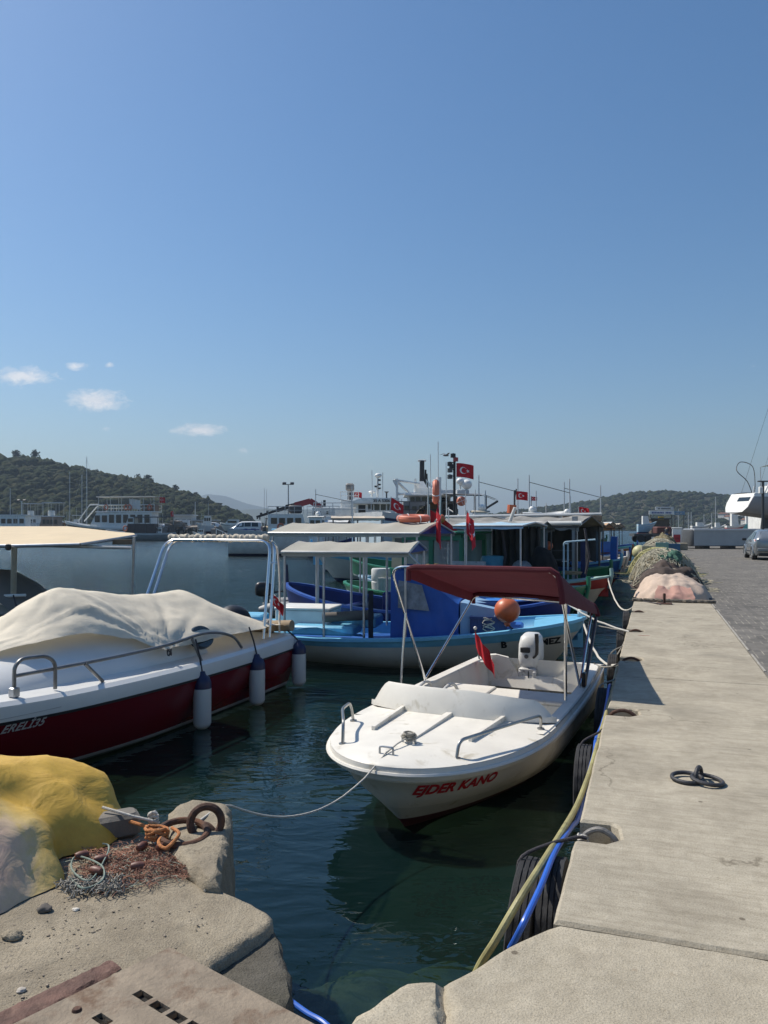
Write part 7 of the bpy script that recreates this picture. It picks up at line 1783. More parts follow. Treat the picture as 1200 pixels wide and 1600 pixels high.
# forklift
d=102.0; a=W(423,0,d); fk=thing('forklift','tan forklift with a black mast parked behind the police van','forklift',(a.x,d,PZ),math.pi)
MB().box((.2,0,.75),(1.6,1.0,.9),ch=.2).build('body',M('tan_forklift',(.42,.33,.20),.5,0,.1,2),fk); MB().box((.75,0,.8),(.6,1.05,.8),ch=.15).build('counterweight',dgrey,fk)
for s in(-1,1):
    MB().bar((-.75,s*.35,.1),(-.75,s*.35,2.6),.12,.14).build('mast_rail',black,fk); MB().box((-1.3,s*.3,.12),(1.0,.12,.05)).build('fork',dgrey,fk,smooth=0)
    MB().bar((-.5,s*.45,1.1),(-.35,s*.42,2.2),.07).build('roof_pillar',black,fk); MB().bar((.7,s*.45,1.1),(.55,s*.42,2.2),.07).build('roof_pillar',black,fk)
    for x in(-.55,.7): MB().lathe([(.001,-.1),(.3,-.1),(.3,.1),(.001,.1)],18,(x,s*.5,.3),Matrix.Rotation(math.pi/2,4,'X')).build('wheel',rubber,fk)
MB().box((.1,0,2.22),(1.2,1.0,.06)).build('roof',black,fk,smooth=0)
# crane lorry with the red folding boom
d=100.0; a=W(497,0,d); cr=thing('crane_lorry','lorry crane with a long red and black folding boom reaching left over the pier','lorry crane',(a.x,d,PZ))
def cl(px,py): v=W(px,py,d); return Vector((v.x-a.x,0,v.z-PZ))
MB().box((.2,0,1.1),(4.5,2.3,1.0),ch=.05).build('chassis',dgrey,cr); MB().box((3.2,0,2.0),(2.0,2.3,2.0),ch=.1).build('cab',lampw,cr)
for x in(-1.4,0,3.0):
    for s in(-1,1): MB().lathe([(.001,-.15),(.48,-.15),(.48,.15),(.001,.15)],18,(x,s*1.0,.48),Matrix.Rotation(math.pi/2,4,'X')).build('wheel',rubber,cr)
cred=M('crane_red',(.30,.02,.03),.45,0,.15,1); cbk=M('crane_black',(.02,.02,.022),.5)
MB().bar(cl(500,815),cl(500,791),.75,.7).build('column',cred,cr)
MB().bar(cl(502,793),cl(484,782.5),.62,.75).build('lower_boom',cred,cr); MB().bar(cl(485,783),cl(461,789.5),.55,.72).build('upper_boom',cred,cr)
MB().bar(cl(463,789),cl(433,797.5),.42,.46).build('boom_extension',cbk,cr); MB().bar(cl(434,797),cl(401,808),.28,.30).build('boom_tip',cbk,cr)
MB().bar(cl(478,783),cl(446,790),.12,.16).build('hydraulic_ram',cbk,cr); MB().bar(cl(507,792),cl(507,781.5),.30,.6).build('control_tower',cbk,cr)
tbm=MB(); tbm.tube([cl(402,808),cl(402,811)],.10,6); tbm.tube([cl(406,806),cl(406,812)],.08,6); tbm.build('hook',cbk,cr)
for px,py in ((434,794),(418,801),(408,804)): MB().box(cl(px,py),(.25,.4,.5)).build('bracket',cbk,cr,smooth=0)
# clutter boats under it
d=92.0; a=W(452,0,d); hs_=thing('pilot_boat','white flybridge boat with railings below the crane boom','boat',(a.x-3.5,d,WL),.1)
simple_hull(hs_,8.5,3,2.3,1.9,1.9,[antif,navy,lampw,navy,lampw]); c=lw(1.0,5.6,1.2,1.9,4.0,lampw,'house',.5,t=hs_)
for k in range(4): MB().box((1.7+k*.95,-1.2,3.2),(.7,.06,.7)).build('window',glassd,c,smooth=0)
handrail(hs_,[(1.0,-1.2,4.0),(3,-1.2,4.0),(5.2,-1.2,4.0)],.9,.04,mat=galv); MB().torus((2.5,-1.28,2.5),.35,.1,16,6,Matrix.Rotation(math.pi/2,4,'X')).build('lifebuoy',orcol,hs_)
MB().box((4.2,0,4.6),(1.6,1.4,1.0),ch=.15).build('equipment_stack',dgrey,hs_)
a=W(400,0,60); wb_=thing('rowing_boat','small white and blue skiff by the far pier behind the rolled canopy','rowing boat',(W(425,0,75).x-1,75,WL),0)
simple_hull(wb_,4.2,1.5,.9,.6,.65,[antif,sky_b,sky_b,wpaint,wpaint])
t_,S_,bv_,_=fishing_boat('blue fishing boat moored under the far pier between the awnings and the crane',(W(505,0,70).x,70),(1,.1),6.0,2.2,1.3,.95,1.1,[antif,navy,blue,wpaint,blue],rake=.7,sr=.5,E=2.6,deckz=.5,foredeck=.2,group=None)
cabin(t_,1.5,3.2,.8,.6,2.2,wpaint,sky_b,True,.1)
heap_on(t_,'dark nets on the stern of the blue boat under the crane',.9,0,.6,.7,.6,.7,cl_brown,99)
# parked motorbikes / scooters and cars behind the pier clutter
def scooter(label,px,d):
    a=W(px,0,d); t=thing('motorbike',label,'motorbike',(a.x,d,PZ),.2,'motorbikes on the far pier')
    for x in(-.65,.65): MB().torus((x,0,.3),.24,.08,20,8,Matrix.Rotation(math.pi/2,4,'X')).build('wheel',rubber,t)
    MB().box((0,0,.62),(1.1,.28,.35),ch=.1).build('body',black,t); MB().tube([(.65,0,.3),(.48,0,1.0),(.35,0,1.1)],.04,6).build('fork',galv,t); MB().bar((.42,-.35,1.1),(.42,.35,1.1),.04).build('handlebar',black,t); MB().box((-.25,0,.85),(.7,.28,.12),ch=.05).build('seat',black,t); return t
for px,d_,lab in ((283,138,'motorbike left of two others in front of the rubble'),(298,137,'middle motorbike in front of the rubble mound'),(311,139,'motorbike on the right of the row in front of the rubble')): scooter(lab,px,d_)
# pier fence rails near the van
fn=thing('railing','slanted white gangway rail left of the police van','railing',(W(343,0,110).x,110,PZ)); tb(fn,'handrail',[(337,826,110),(357,835,110)],.06,lampw); tb(fn,'post',[(338,827,110),(338,835,110)],.06,lampw); tb(fn,'post',[(348,831,110),(348,835,110)],.06,lampw)
# ---- more boats and cars along the pier
for k,(px0,px1,d_,ms,lab,rf) in enumerate(((60,92,148,[antif,navy,lampw,navy,lampw],'small white day boat with a low cabin left of the motor launch',2.4),(78,120,176,[antif,navy,lgrey,navy,varn],'grey and wood trimmed cruiser behind the small white day boat',3.6),(205,236,172,[antif,navy,lampw,navy,lampw],'white cruiser moored behind the stern of the tour boat',3.8),(236,262,178,[antif,navy,dgrey,wpaint,dgrey],'dark hulled boat behind the grey work boat',3.4),(0,34,141,[antif,navy,black,wpaint,lampw],'black hulled boat in front of the small white cruiser',2.2),(306,334,143,[antif,navy,lgrey,wpaint,lampw],'pale boat at the foot of the rubble behind the motorbikes',3.0))):
    a=W(px0,0,d_); L=W(px1,0,d_).x-a.x; t_=thing('moored_boat',lab,'boat',(a.x+L,d_,WL+(0 if k<5 else 1.6)),math.pi)
    simple_hull(t_,L,L*.3,1.9,1.4,1.4,ms,E=L*.45); c=lw(L*.15,L*.62,L*.11,1.3,rf,lampw if k!=1 else varn,'cabin',L*.12,t=t_)
    for q in range(3): MB().box((L*(.22+.12*q),L*.108,lerp(1.3,rf,.62)),(L*.09,.06,(rf-1.3)*.36)).build('window',glassd,c,smooth=0)
    lw(L*.05,L*.6,L*.13,rf+.02,rf+.12,canv if k%2 else lgrey,'roof',0,t=t_)
    MB().tube([(L*.3,0,rf),(L*.3,0,rf+2.4)],.04,5).build('mast',galv,t_)
for px,d_,rz,pm,lab in ((268,172,.1,cwhite,'white car on the pier left of the parked speedboat'),(249,176,.2,lgrey if False else silver,'silver car on the pier behind the grey work boat'),(322,150,.05,dgrey,'dark grey car half behind the rubble'),(222,190,.0,cwhite,'white car on the pier behind the tour boat stern'),(72,186,.2,silver,'silver car between the cruisers on the left pier')):
    a=W(px,0,d_); vehicle('parked_car',lab,'car',(a.x,d_,PZ),rz,vst if pm is cwhite else cst_,pm,(-1.28,1.30),.31,[(-1.35,-.55,-.5,-1.0),(-.5,.30,.22,-.46)],group='cars parked on the far pier')
# ---- extra small craft and cars filling the shore under the hill
EX=[(10,36,138,'blue topped white day boat second from the left edge of the far pier',wpaint,blue,2.3),(40,62,134,'white open boat with a grey roof beside the slanted window cruiser',lampw,lgrey,2.2),(88,112,139,'small white boat with a beige roof before the tour boat bow',lampw,canv,2.4),(104,128,182,'tall white cruiser seen over the motor launch',lampw,lampw,4.4),(0,30,190,'tall white cruiser at the far left behind the others',lampw,lampw,4.6),(60,86,196,'white boat with a blue roof farthest back on the left',lampw,blue,4.4),(238,256,140,'small white boat at the stern of the grey work boat',lampw,lgrey,2.4),(300,322,136,'white skiff with a grey roof below the motorbikes',lampw,lgrey,2.2)]
for k,(px0,px1,d_,lab,hm_c,rfm,rf) in enumerate(EX):
    a=W(px0,0,d_); L=W(px1,0,d_).x-a.x; t_=thing('moored_boat',lab,'boat',(a.x+L,d_,WL),math.pi-.1*(k%3))
    simple_hull(t_,L,L*.32,1.8,1.3,1.3,[antif,navy,hm_c,rfm,lampw],E=L*.45); c=lw(L*.18,L*.62,L*.11,1.25,rf,lampw,'cabin',L*.12,t=t_)
    for q in range(3): MB().box((L*(.24+.12*q),L*.108,lerp(1.25,rf,.62)),(L*.09,.06,(rf-1.25)*.36)).build('window',glassd,c,smooth=0)
    lw(L*.05,L*.62,L*.13,rf+(.9 if k%2 else .02),rf+(1.0 if k%2 else .12),rfm,'roof',0,t=t_)
    if k%2:
        for x in (L*.08,L*.58):
            for s_ in(-1,1): MB().tube([(x,s_*L*.12,1.2),(x,s_*L*.12,rf+.9)],.04,5).build('roof_post',galv,t_)
    MB().tube([(L*.35,0,rf),(L*.35,0,rf+2.8)],.04,5).build('mast',galv,t_)
for px,d_,rz,pm,lab in ((40,205,.1,cwhite,'white car high on the pier at the far left'),(92,206,.3,cwhite,'white car above the motor launch on the pier'),(284,205,.0,silver,'silver car in front of the harbour office'),(334,165,.2,cwhite,'white car right of the rubble near the laid up cruiser'),(346,170,.1,silver,'silver car behind the gangway rail')):
    a=W(px,0,d_); vehicle('parked_car',lab,'car',(a.x,d_,PZ+(1.2 if d_>180 else .3)),rz,vst if pm is cwhite else cst_,pm,(-1.28,1.30),.31,[(-1.35,-.55,-.5,-1.0),(-.5,.30,.22,-.46)],group='cars parked on the far pier')
# ---- boat B at the left: canopy on posts and covered cabin
Bb=thing('covered_boat','boat with a sand coloured awning on posts and a taupe cover at the left edge','boat',(-11.75,16.1,WL),math.radians(-8))
P,bvB=simple_hull(Bb,5.2,2.2,.95,.75,.80,[antif,black,M('dark_hull',(.05,.055,.06),.4),lgrey,lgrey],rake=.7,E=2.4)
cvb=MB(); cvb.grid([[Vector((lerp(.5,4.95,i/10),lerp(-.85,.85,j/6),[1.2,1.4,1.5,1.52,1.52,1.52,1.52,1.52,1.5,1.28,.95][i]-.28*abs(j/3-1)**3+.015*nz(i,j))) for j in range(7)] for i in range(11)]); cvb.build('folded_cover',M('taupe_cover',(.19,.175,.155),.85,0,.1,2,.3,30),Bb,smooth=60)
MB().add([Vector((1.9,-.90,.92)),Vector((3.9,-.88,.92)),Vector((4.15,-.80,1.38)),Vector((1.9,-.80,1.42))],[(0,1,2,3)]).build('vinyl_window',M('hazy_vinyl',(.30,.32,.38),.3,0,.15,3,.3,8),Bb,smooth=0,recalc=False)
def bl2(px,py,d): return Matrix.Rotation(-Bb.rotation_euler[2],4,'Z')@(W(px,py,d)-Bb.location)
aw=MB(); q=[(-60,853,14.6),(125,852,14.4),(215,836,16.0),(105,822,19.0),(-60,822,19.0)]
R1=[bl2(-60,853,14.6),bl2(20,853.5,14.5),bl2(125,851,14.4),bl2(213,837,15.8)]; R2=[bl2(-60,823.5,19.5),bl2(0,822,19.5),bl2(105,822,19.6),bl2(205,833,17.5)]
aw.grid([[p.lerp(q,k/6)+Vector((0,0,.03*math.sin(math.pi*k/6)-.02*abs(nz(k*.8,p.x)))) for p,q in zip(R1,R2)] for k in range(7)])
aw.build('awning',sand,Bb,smooth=50)
MB().tube([R1[0],R1[1],R1[2]],.035,8).build('awning_pole',galv,Bb); MB().tube([bl2(40,852,14.5),bl2(205,856,14.9)],.03,7).build('awning_pole',galv,Bb); MB().tube([R1[2],R1[3]],.03,7).build('awning_pole',galv,Bb)
MB().tube([bl2(22.5,853,14.5),bl2(21,935,14.9)],.055,9).build('post',M('beige_post',(.42,.38,.30),.5,0,.1,4),Bb); MB().tube([bl2(209.5,838,15.0),bl2(207.5,935,15.2)],.032,8).build('post',galv,Bb)
MB().box(bl2(193,847,15.2),(.40,.12,.10)).build('wood_block',wood,Bb,smooth=0)
MB().tube([bl2(-20,932,14.8),bl2(40,930,14.8)],.03,7).build('rail',lampw,Bb)
MB().tube(hang(bl2(21,930,14.6),bl2(32,962,14.2),.05),.015,6).build('cord',roped,Bb)
tag(MB().lathe([(.001,-.06),(.05,-.05),(.06,0),(.05,.05),(.001,.06)],8,W(13,855,14.4)).build('hook',black),'small black hook hanging under the sand coloured awning','hook')
# ================================================================= HILLS
def scrub_mat(name,c1,c2,sc):
    m,nt,b=nodes(name); co=texco(nt)
    f=noisen(nt,co,sc,5,.7); c=ramp(nt,[(.35,c1),(.65,c2)]); nt.links.new(f,c.inputs[0]); nt.links.new(c.outputs[0],b.inputs['Base Color'])
    b.inputs['Roughness'].default_value=.95; b.inputs['Specular IOR Level'].default_value=.1
    nt.links.new(bumpn(nt,noisen(nt,co,sc*4,4,.7),1,1.5),b.inputs['Normal']); return m
def interp(T,x):
    if x<=T[0][0]: return T[0][1]
    for (a,ha),(b,hb_) in zip(T,T[1:]):
        if a<=x<=b: return ha+(hb_-ha)*(x-a)/(b-a)
    return T[-1][1]
def hill(name,crest,d0,dc,dback,mat,rough,nx=160,ny=40,seed=0,base=WL-.5):
    """crest: (px,py) of the skyline at distance dc; the slope starts at d0; real ground heights"""
    px0,px1=crest[0][0],crest[-1][0]; V=[];Fc=[]
    def height(px,v):
        d=lerp(d0,dc,v) if v<=1 else lerp(dc,dback,v-1)
        hz_=EYE-(interp(crest,px)-H)/F*dc-base
        prof=sst(v)**.85 if v<=1 else 1-sst(v-1)
        x=(px-600)/F*dc
        n_=noise.fractal(Vector((x/dc*9+seed,d/dc*9,0)),1,2,5)
        return x*(.72+.28*v if v<=1 else 1), d, base+max(0,hz_)*prof*(1+rough*n_*(1-abs(v-1)**.5*.0)*(.25 if .9<v<1.1 else 1))
    for j in range(ny+1):
        for i in range(nx+1): V.append(height(lerp(px0,px1,i/nx),2*j/ny))
    for j in range(ny):
        for i in range(nx): a=j*(nx+1)+i; Fc.append((a,a+1,a+nx+2,a+nx+1))
    o=big_mesh(name,V,Fc,mat,smooth=True); tag(o,kind='structure'); return height,px0,px1
def scrub(name,hf,px0,px1,n,smin,smax,mats,seed,vmax=1.12,skew=1.0,flat=.8):
    r=np.random.default_rng(seed); rr=random.Random(seed)
    bm=bmesh.new(); bmesh.ops.create_icosphere(bm,subdivisions=1,radius=1); bv=np.array([v.co[:] for v in bm.verts]); bf=np.array([[v.index for v in f.verts] for f in bm.faces]); bm.free()
    k=len(bv); V=np.zeros((n*k,3)); Fc=np.zeros((n*len(bf),3),dtype=np.int32); mi=np.zeros(n*len(bf),dtype=np.int32)
    for i in range(n):
        px=rr.uniform(px0,px1); v=rr.random()**skew*vmax
        x,y,z=hf(px,v); s=smin+(smax-smin)*rr.random()**2.2
        if nz(x/60+seed,y/60)<-.25 and rr.random()<.5: s*=.5
        q=bv*(1+r.uniform(-.38,.38,(k,1)))*np.array([s*rr.uniform(.8,1.3),s,s*flat*rr.uniform(.8,1.35)])
        V[i*k:(i+1)*k]=q+np.array([x,y,z+s*.3]); Fc[i*len(bf):(i+1)*len(bf)]=bf+i*k; mi[i*len(bf):(i+1)*len(bf)]=rr.choice(range(len(mats)))
    return tag(big_mesh(name,V,Fc,mats,mi),kind='stuff')
sm=[scrub_mat('scrub_dark',(.012,.022,.010),(.028,.042,.018),.25),scrub_mat('scrub_mid',(.022,.036,.014),(.045,.058,.024),.25),scrub_mat('scrub_olive',(.035,.042,.018),(.065,.068,.032),.25)]
soil=scrub_mat('hill_soil',(.035,.042,.022),(.10,.088,.060),.06)
left=[(-420,700),(-250,702),(-100,708),(0,716),(60,719),(110,729),(150,738),(200,747),(235,752),(262,763),(300,773),(330,784),(360,797),(392,812),(410,825),(440,836)]
left=[(a,b+6) for a,b in left]
hfL,a_,b_=hill('hill',left,330,520,760,soil,.10,seed=3)
scrub('hill_scrub',hfL,a_+130,b_-12,11000,.7,3.6,sm,5)
# a few taller trees on the skyline
def small_tree(label,px,v,hf,h,seed,group):
    x,y,z=hf(px,v); t=thing('hill_tree',label,'tree',(x,y,z-.3),0,group); r=random.Random(seed)
    MB().tube([(0,0,0),(r.uniform(-.3,.3),0,h*.75)],[h*.035,h*.015],6).build('trunk',wood,t)
    b=MB()
    for k in range(46):
        u=r.random(); zz=h*(.28+.70*u); sp=h*.30*(1-u)**.6+.25; c=Vector((r.gauss(0,sp*.6),r.gauss(0,sp*.6),zz)); s=h*r.uniform(.06,.13)
        for q in range(7):
            d=Vector((r.gauss(0,1),r.gauss(0,1),r.gauss(0,.7)))*s; e1=Vector((r.gauss(0,1),r.gauss(0,1),r.gauss(0,1))).normalized()*s*.8; e2=e1.orthogonal().normalized()*s*.6
            b.add([c+d-e1,c+d-e2*.8,c+d+e1,c+d+e2],[(0,1,2,3)])
    b.build('crown',sm[0],t,smooth=0,recalc=False)
for k,(px,h,lab) in enumerate(((26,8,'broad bush tree at the high left of the wooded skyline'),(54,8.5,'pointed tree standing out on the wooded skyline near the left'),(152,5,'small round tree on the skyline right of the tall mast'),(216,6,'lone tree on the skyline above the tour boat sun roof'),(231,6.5,'wider tree just right of the lone skyline tree'),(274,6.5,'tree on the falling skyline above the rubble mound'),(306,5.5,'low tree farther down the falling skyline'))):
    small_tree(lab,px,1.0,hfL,h,k+3,None)
right=[(640,826),(760,808),(840,797),(880,792),(930,784),(970,775),(1000,772),(1040,770.5),(1062,772),(1100,776),(1140,781),(1180,785),(1240,786),(1330,780),(1420,792)]
hfR,a_,b_=hill('hill',right,620,1000,1500,soil,.10,seed=9)
scrub('hill_scrub',hfR,a_+60,b_,10000,.9,4.4,sm,8,flat=.6)
# pale rock outcrops and tiny houses on the right hill
hw_=M('house_white_far',(.6,.58,.54),.8)
for k in range(9):
    px=rnd.uniform(1075,1200); v=rnd.uniform(.12,.40); x,y,z=hfR(px,v)
    t=thing('hillside_house','small pale house among scrub on the hill beyond the marina','house',(x,y,z+1),rnd.random(),'small pale houses on the right hillside')
    MB().box((0,0,2.2),(8,6,5)).build('wall',hw_,t,smooth=0); MB().loft([[Vector((-4.4,-3.4,4.7)),Vector((4.4,-3.4,4.7)),Vector((4.4,3.4,4.7)),Vector((-4.4,3.4,4.7))],[Vector((-4.0,-.1,6.4)),Vector((4.0,-.1,6.4)),Vector((4.0,.1,6.4)),Vector((-4.0,.1,6.4))]]).build('roof',M('tile_roof',(.25,.12,.08),.8),t,smooth=0)
far=M('far_hill_green',(.05,.065,.04),.95,0,.3,.01)
hill('far_hill',[(180,800),(255,790),(300,778),(325,772),(350,776),(385,787),(430,797),(470,803),(520,812),(600,826)],3600,4300,5300,far,.06,seed=15)
hill('far_hill',[(300,812),(380,797),(420,795),(470,796),(520,795),(570,798),(640,803),(720,812),(830,822),(900,830)],2300,2700,3300,far,.08,seed=21)

# ================================================================= RIGHT SIDE: CAR, BOATYARD, MARINA
cst=[(-2.06,.50,.60,.80,.84,.50),(-2.02,.34,.78,1.0,1.03,.60),(-1.92,.26,.85,1.02,1.12,.64),(-1.55,.20,.88,1.0,1.40,.63),(-.9,.18,.885,.97,1.47,.62),(-.2,.18,.885,.95,1.48,.62),(.45,.18,.885,.93,1.38,.62),(1.1,.18,.88,.92,.98,.66),(1.7,.22,.84,.80,.84,.62),(2.05,.32,.70,.62,.66,.52)]
cp=Q(12.9,41.2,-.004)
car_p=W(1178,0,37.6); ang=math.pi/2-A+.02
dirv=Vector((math.cos(ang),math.sin(ang),0)); lft=Vector((-dirv.y,dirv.x,0))
car_loc=Vector((car_p.x,car_p.y,-.004))-lft*.80+dirv*1.30
car,cbody,catx,csp=vehicle('parked_car','silver grey hatchback car parked on the paved quay facing away','car',car_loc,ang,cst,silver,(-1.28,1.30),.31,[(-1.35,-.55,-.5,-1.0),(-.5,.30,.22,-.46),(.36,.98,.40,.27)])
MB().add([Vector((-1.935,-.62,1.05)),Vector((-1.935,.62,1.05)),Vector((-1.585,.54,1.37)),Vector((-1.585,-.54,1.37))],[(0,1,2,3)]).build('rear_window',glassd,cbody,smooth=0,recalc=False)
for s in(-1,1):
    tl=MB().loft([[Vector((-2.04,s*.60,.86)),Vector((-1.90,s*.862,.90)),Vector((-1.78,s*.872,1.01)),Vector((-1.97,s*.62,1.03))],[Vector((-1.9,s*.55,.84)),Vector((-1.8,s*.80,.88)),Vector((-1.74,s*.80,.97)),Vector((-1.85,s*.55,1.0))]]).build('tail_light',M('pale_lens',(.62,.55,.55),.15),car,smooth=0)
    MB().add([Vector((-2.045,s*.64,.92)),Vector((-1.93,s*.855,.94)),Vector((-1.86,s*.865,.99)),Vector((-2.005,s*.66,.99))],[(0,1,2,3)]).build('red_lens',redl,tl,smooth=0,recalc=False)
    MB().box((.62,s*1.0,.98),(.16,.20,.13),ch=.03).build('mirror',black,car)
    for x in(-1.28,1.30): MB().tube([(x+.385*math.cos(a),s*.885,.31+.385*math.sin(a)) for a in [math.pi*k/14 for k in range(-1,16)]],.035,6).build('wheel_arch_lip',silver,cbody)
MB().box((-2.06,0,.50),(.12,1.5,.16),ch=.03).build('bumper',M('bumper_grey',(.20,.22,.23),.35,.4),car); MB().box((-2.10,0,.72),(.03,.52,.11)).build('number_plate',lampw,car,smooth=0); MB().box((-1.98,0,.27),(.16,1.4,.14),ch=.04).build('diffuser',black,car)
for s in (-1,1): MB().box((-.35,s*.895,.42),(1.9,.02,.035)).build('sill_line',black,cbody,smooth=0)
# grey pontoon section standing on the quay
d=57.0; a=W(1084,0,d); pn=thing('pontoon','long silver grey pontoon section with a rounded dark nose on the quay','pontoon',(a.x,d,0),-.03)
MB().box((4.6,1.1,.85),(9.2,2.2,1.30),ch=.05).build('hull',M('galvanised_sheet',(.34,.36,.38),.45,.4,.08,1.2,.05,3),pn)
MB().lathe([(.001,-.62),(.60,-.62),(.64,-.5),(.64,.5),(.60,.62),(.001,.62)],20,(0,1.1,.80),Matrix.Diagonal((.55,1.7,1,1))).build('nose',dgrey,pn)
for k in range(5): MB().box((1.0+1.9*k,1.0,.10),(.5,1.6,.2)).build('bearer',black,pn,smooth=0)
MB().box((4.6,-.02,1.42),(9.2,.08,.10)).build('rubbing_strip',lgrey,pn,smooth=0)
# yacht on the hard, stern to the left
d=64.0; a=W(1134,770,d); L=13.0
yt=thing('yacht','grey hulled sailing yacht propped ashore with a white reverse transom and stern arch','yacht',(a.x+1.6,d+1.2,2.45),math.radians(11))
lv=[(.15,-.35,.30,1.6,.06,4.5,1.6,1.0,.9),(.5,.0,.45,1.1,1.25,5,1.8,1.3,.9),(1.0,.62,.85,.6,1.75,4.8,1.9,1.5,.86),(1.35,1.1,1.25,.3,1.9,4.6,2,1.6,.84),(1.9,1.75,1.72,.1,1.95,4.6,2,1.6,.82),(2.2,2.05,2.02,0,1.92,4.6,2,1.6,.80)]
P=hull_pts(L,lv,24); 
for row,off in zip(P,(-.6,-.42,-.18,.0,.3,.45)):
    for i,p in enumerate(row):
        u=clamp((2.6-p.x)/2.6); p.x+=off*u
hm=hull_mesh(P,[2,0,0,0,1]); hm.build('hull',[M('yacht_grey',(.27,.27,.28),.3,0,.04,1),lampw,M('yacht_bottom',(.17,.17,.175),.6,0,.15,1)],yt,smooth=50)
dk=MB(); deck_strip(dk,P[-1],0,.08); dk.build('deck',lampw,yt,smooth=40)
tr=MB(); tr.add([Vector((P[j][-1].x-.02,s*P[j][-1].y*.97,P[j][-1].z)) for j in (1,2,3,4,5) for s in(-1,1)],[(0,1,3,2),(2,3,5,4),(4,5,7,6),(6,7,9,8)]); tr.build('transom',lampw,yt,smooth=0)
lw(3.2,8.5,1.2,2.1,2.75,lampw,'coachroof',1.5,t=yt); qa,qb_,qc,qd=[Vector((P[j][-1].x-.05,P[j][-1].y*f,P[j][-1].z)) for j,f in ((4,-.80),(4,.15),(3,.15),(3,-.80))]
MB().add([qa.lerp(qd,.05),qb_.lerp(qc,.05),qb_.lerp(qc,.75),qa.lerp(qd,.75)],[(0,1,2,3)]).build('transom_window',glassd,yt,smooth=0)
MB().box((4.4,-1.955,1.55),(2.4,.02,.05)).build('stripe',black,yt,smooth=0)
tu=MB()
tu.tube(bend([(.2,-1.5,2.0),(-.2,-1.4,3.0),(-.8,-.9,3.9),(.2,0,4.7),(1.8,.6,4.4),(2.5,1.2,3.0),(2.6,1.4,2.2)],6),.035,6); tu.build('stern_hoop',dgrey,yt)
MB().tube(bend([(1.6,-1.5,2.0),(2.4,-1.4,3.1),(3.1,-.8,3.4),(3.3,0,3.3),(3.2,1.4,2.2)],5),.03,6).build('stern_hoop',dgrey,yt)
MB().tube([(1.2,-1.7,2.0),(2.2,-1.6,3.7)],.07,7).build('arch_leg',lampw,yt); MB().tube([(.3,-1.5,2.0),(.4,-1.5,2.6)],.05,6).build('pushpit_post',lampw,yt)
MB().torus((3.6,-1.75,2.35),.34,.11,18,7,Matrix.Rotation(math.pi/2,4,'X')).build('lifebuoy',M('tan_lifebuoy',(.45,.25,.15),.6),yt)
MB().grid([[Vector((lerp(3.2,7.6,i/6),lerp(-1.6,1.6,j/6),4.4+.12*math.sin(i*1.3)+.15*(1-(j/3-1)**2))) for j in range(7)] for i in range(7)]).build('bimini',M('grey_green_canvas',(.22,.23,.20),.8),yt,smooth=50)
for x in (3.3,5.2,7.4):
    for s in(-1,1): MB().tube([(x,s*1.55,2.1),(x,s*1.55,4.4)],.03,6).build('bimini_post',galv,yt)
MB().loft([[Vector((2.3,-.12,.0)),Vector((3.2,-.12,.0)),Vector((3.2,.12,.0)),Vector((2.3,.12,.0))],[Vector((2.1,-.07,-1.35)),Vector((2.7,-.07,-1.35)),Vector((2.7,.07,-1.35)),Vector((2.1,.07,-1.35))]]).build('rudder',dgrey,yt,smooth=0)
MB().loft([[Vector((5.4,-.25,.0)),Vector((7.8,-.25,.0)),Vector((7.8,.25,.0)),Vector((5.4,.25,.0))],[Vector((6.2,-.15,-1.9)),Vector((7.6,-.15,-1.9)),Vector((7.6,.15,-1.9)),Vector((6.2,.15,-1.9))]]).build('keel',dgrey,yt,smooth=0)
for x in (4.2,5.0,7.2):
    for s in(-1,1): MB().bar((x,s*1.3,.35),(x+.5,s*2.2,-2.44),.12).build('prop_stand',black,yt)
MB().tube([(6.6,0,2.5),(6.6,0,20)],[.12,.08],8).build('mast',M('mast_grey',(.48,.49,.5),.4,.4),yt)
MB().tube([(.3,0,2.1),(6.5,0,19.6)],.012,5).build('backstay',dgrey,yt); MB().tube([(1.0,-1.2,2.1),(6.5,-.05,17)],.010,5).build('backstay',dgrey,yt)
# dark post with a camera beside the car
d=47.0; a=W(1192,0,d); t=thing('lamp_post','dark slim post with a small camera head standing behind the silver car','lamp post',(a.x,d,0))
MB().tube([(0,0,0),(0,0,EYE+(H-760)/F*d)],.085,9).build('pole',M('post_dark',(.035,.037,.04),.5),t); zt=EYE+(H-752)/F*d
MB().box((0,0,zt),(.62,.16,.08),ch=.02).build('head',dgrey,t); MB().box((0,0,zt-.22),(.12,.12,.4)).build('neck',dgrey,t,smooth=0); MB().box((-.16,-.05,EYE+(H-766)/F*d),(.2,.2,.42),ch=.03).build('camera_box',lampw,t)
# white shed at the right edge
d=70.0; a=W(1193,0,d); t=thing('cabin_shed','white corrugated shed at the right edge behind the dark post','shed',(a.x,d,0)); MB().box((1.6,1.5,1.5),(3.2,3,3.0)).build('wall',lampw,t,smooth=0); MB().box((1.6,1.5,3.08),(3.5,3.3,.14)).build('roof',lgrey,t,smooth=0)
for k in range(7): MB().box((.2+.45*k,-.02,1.5),(.05,.05,2.9)).build('rib',lgrey,t,smooth=0)
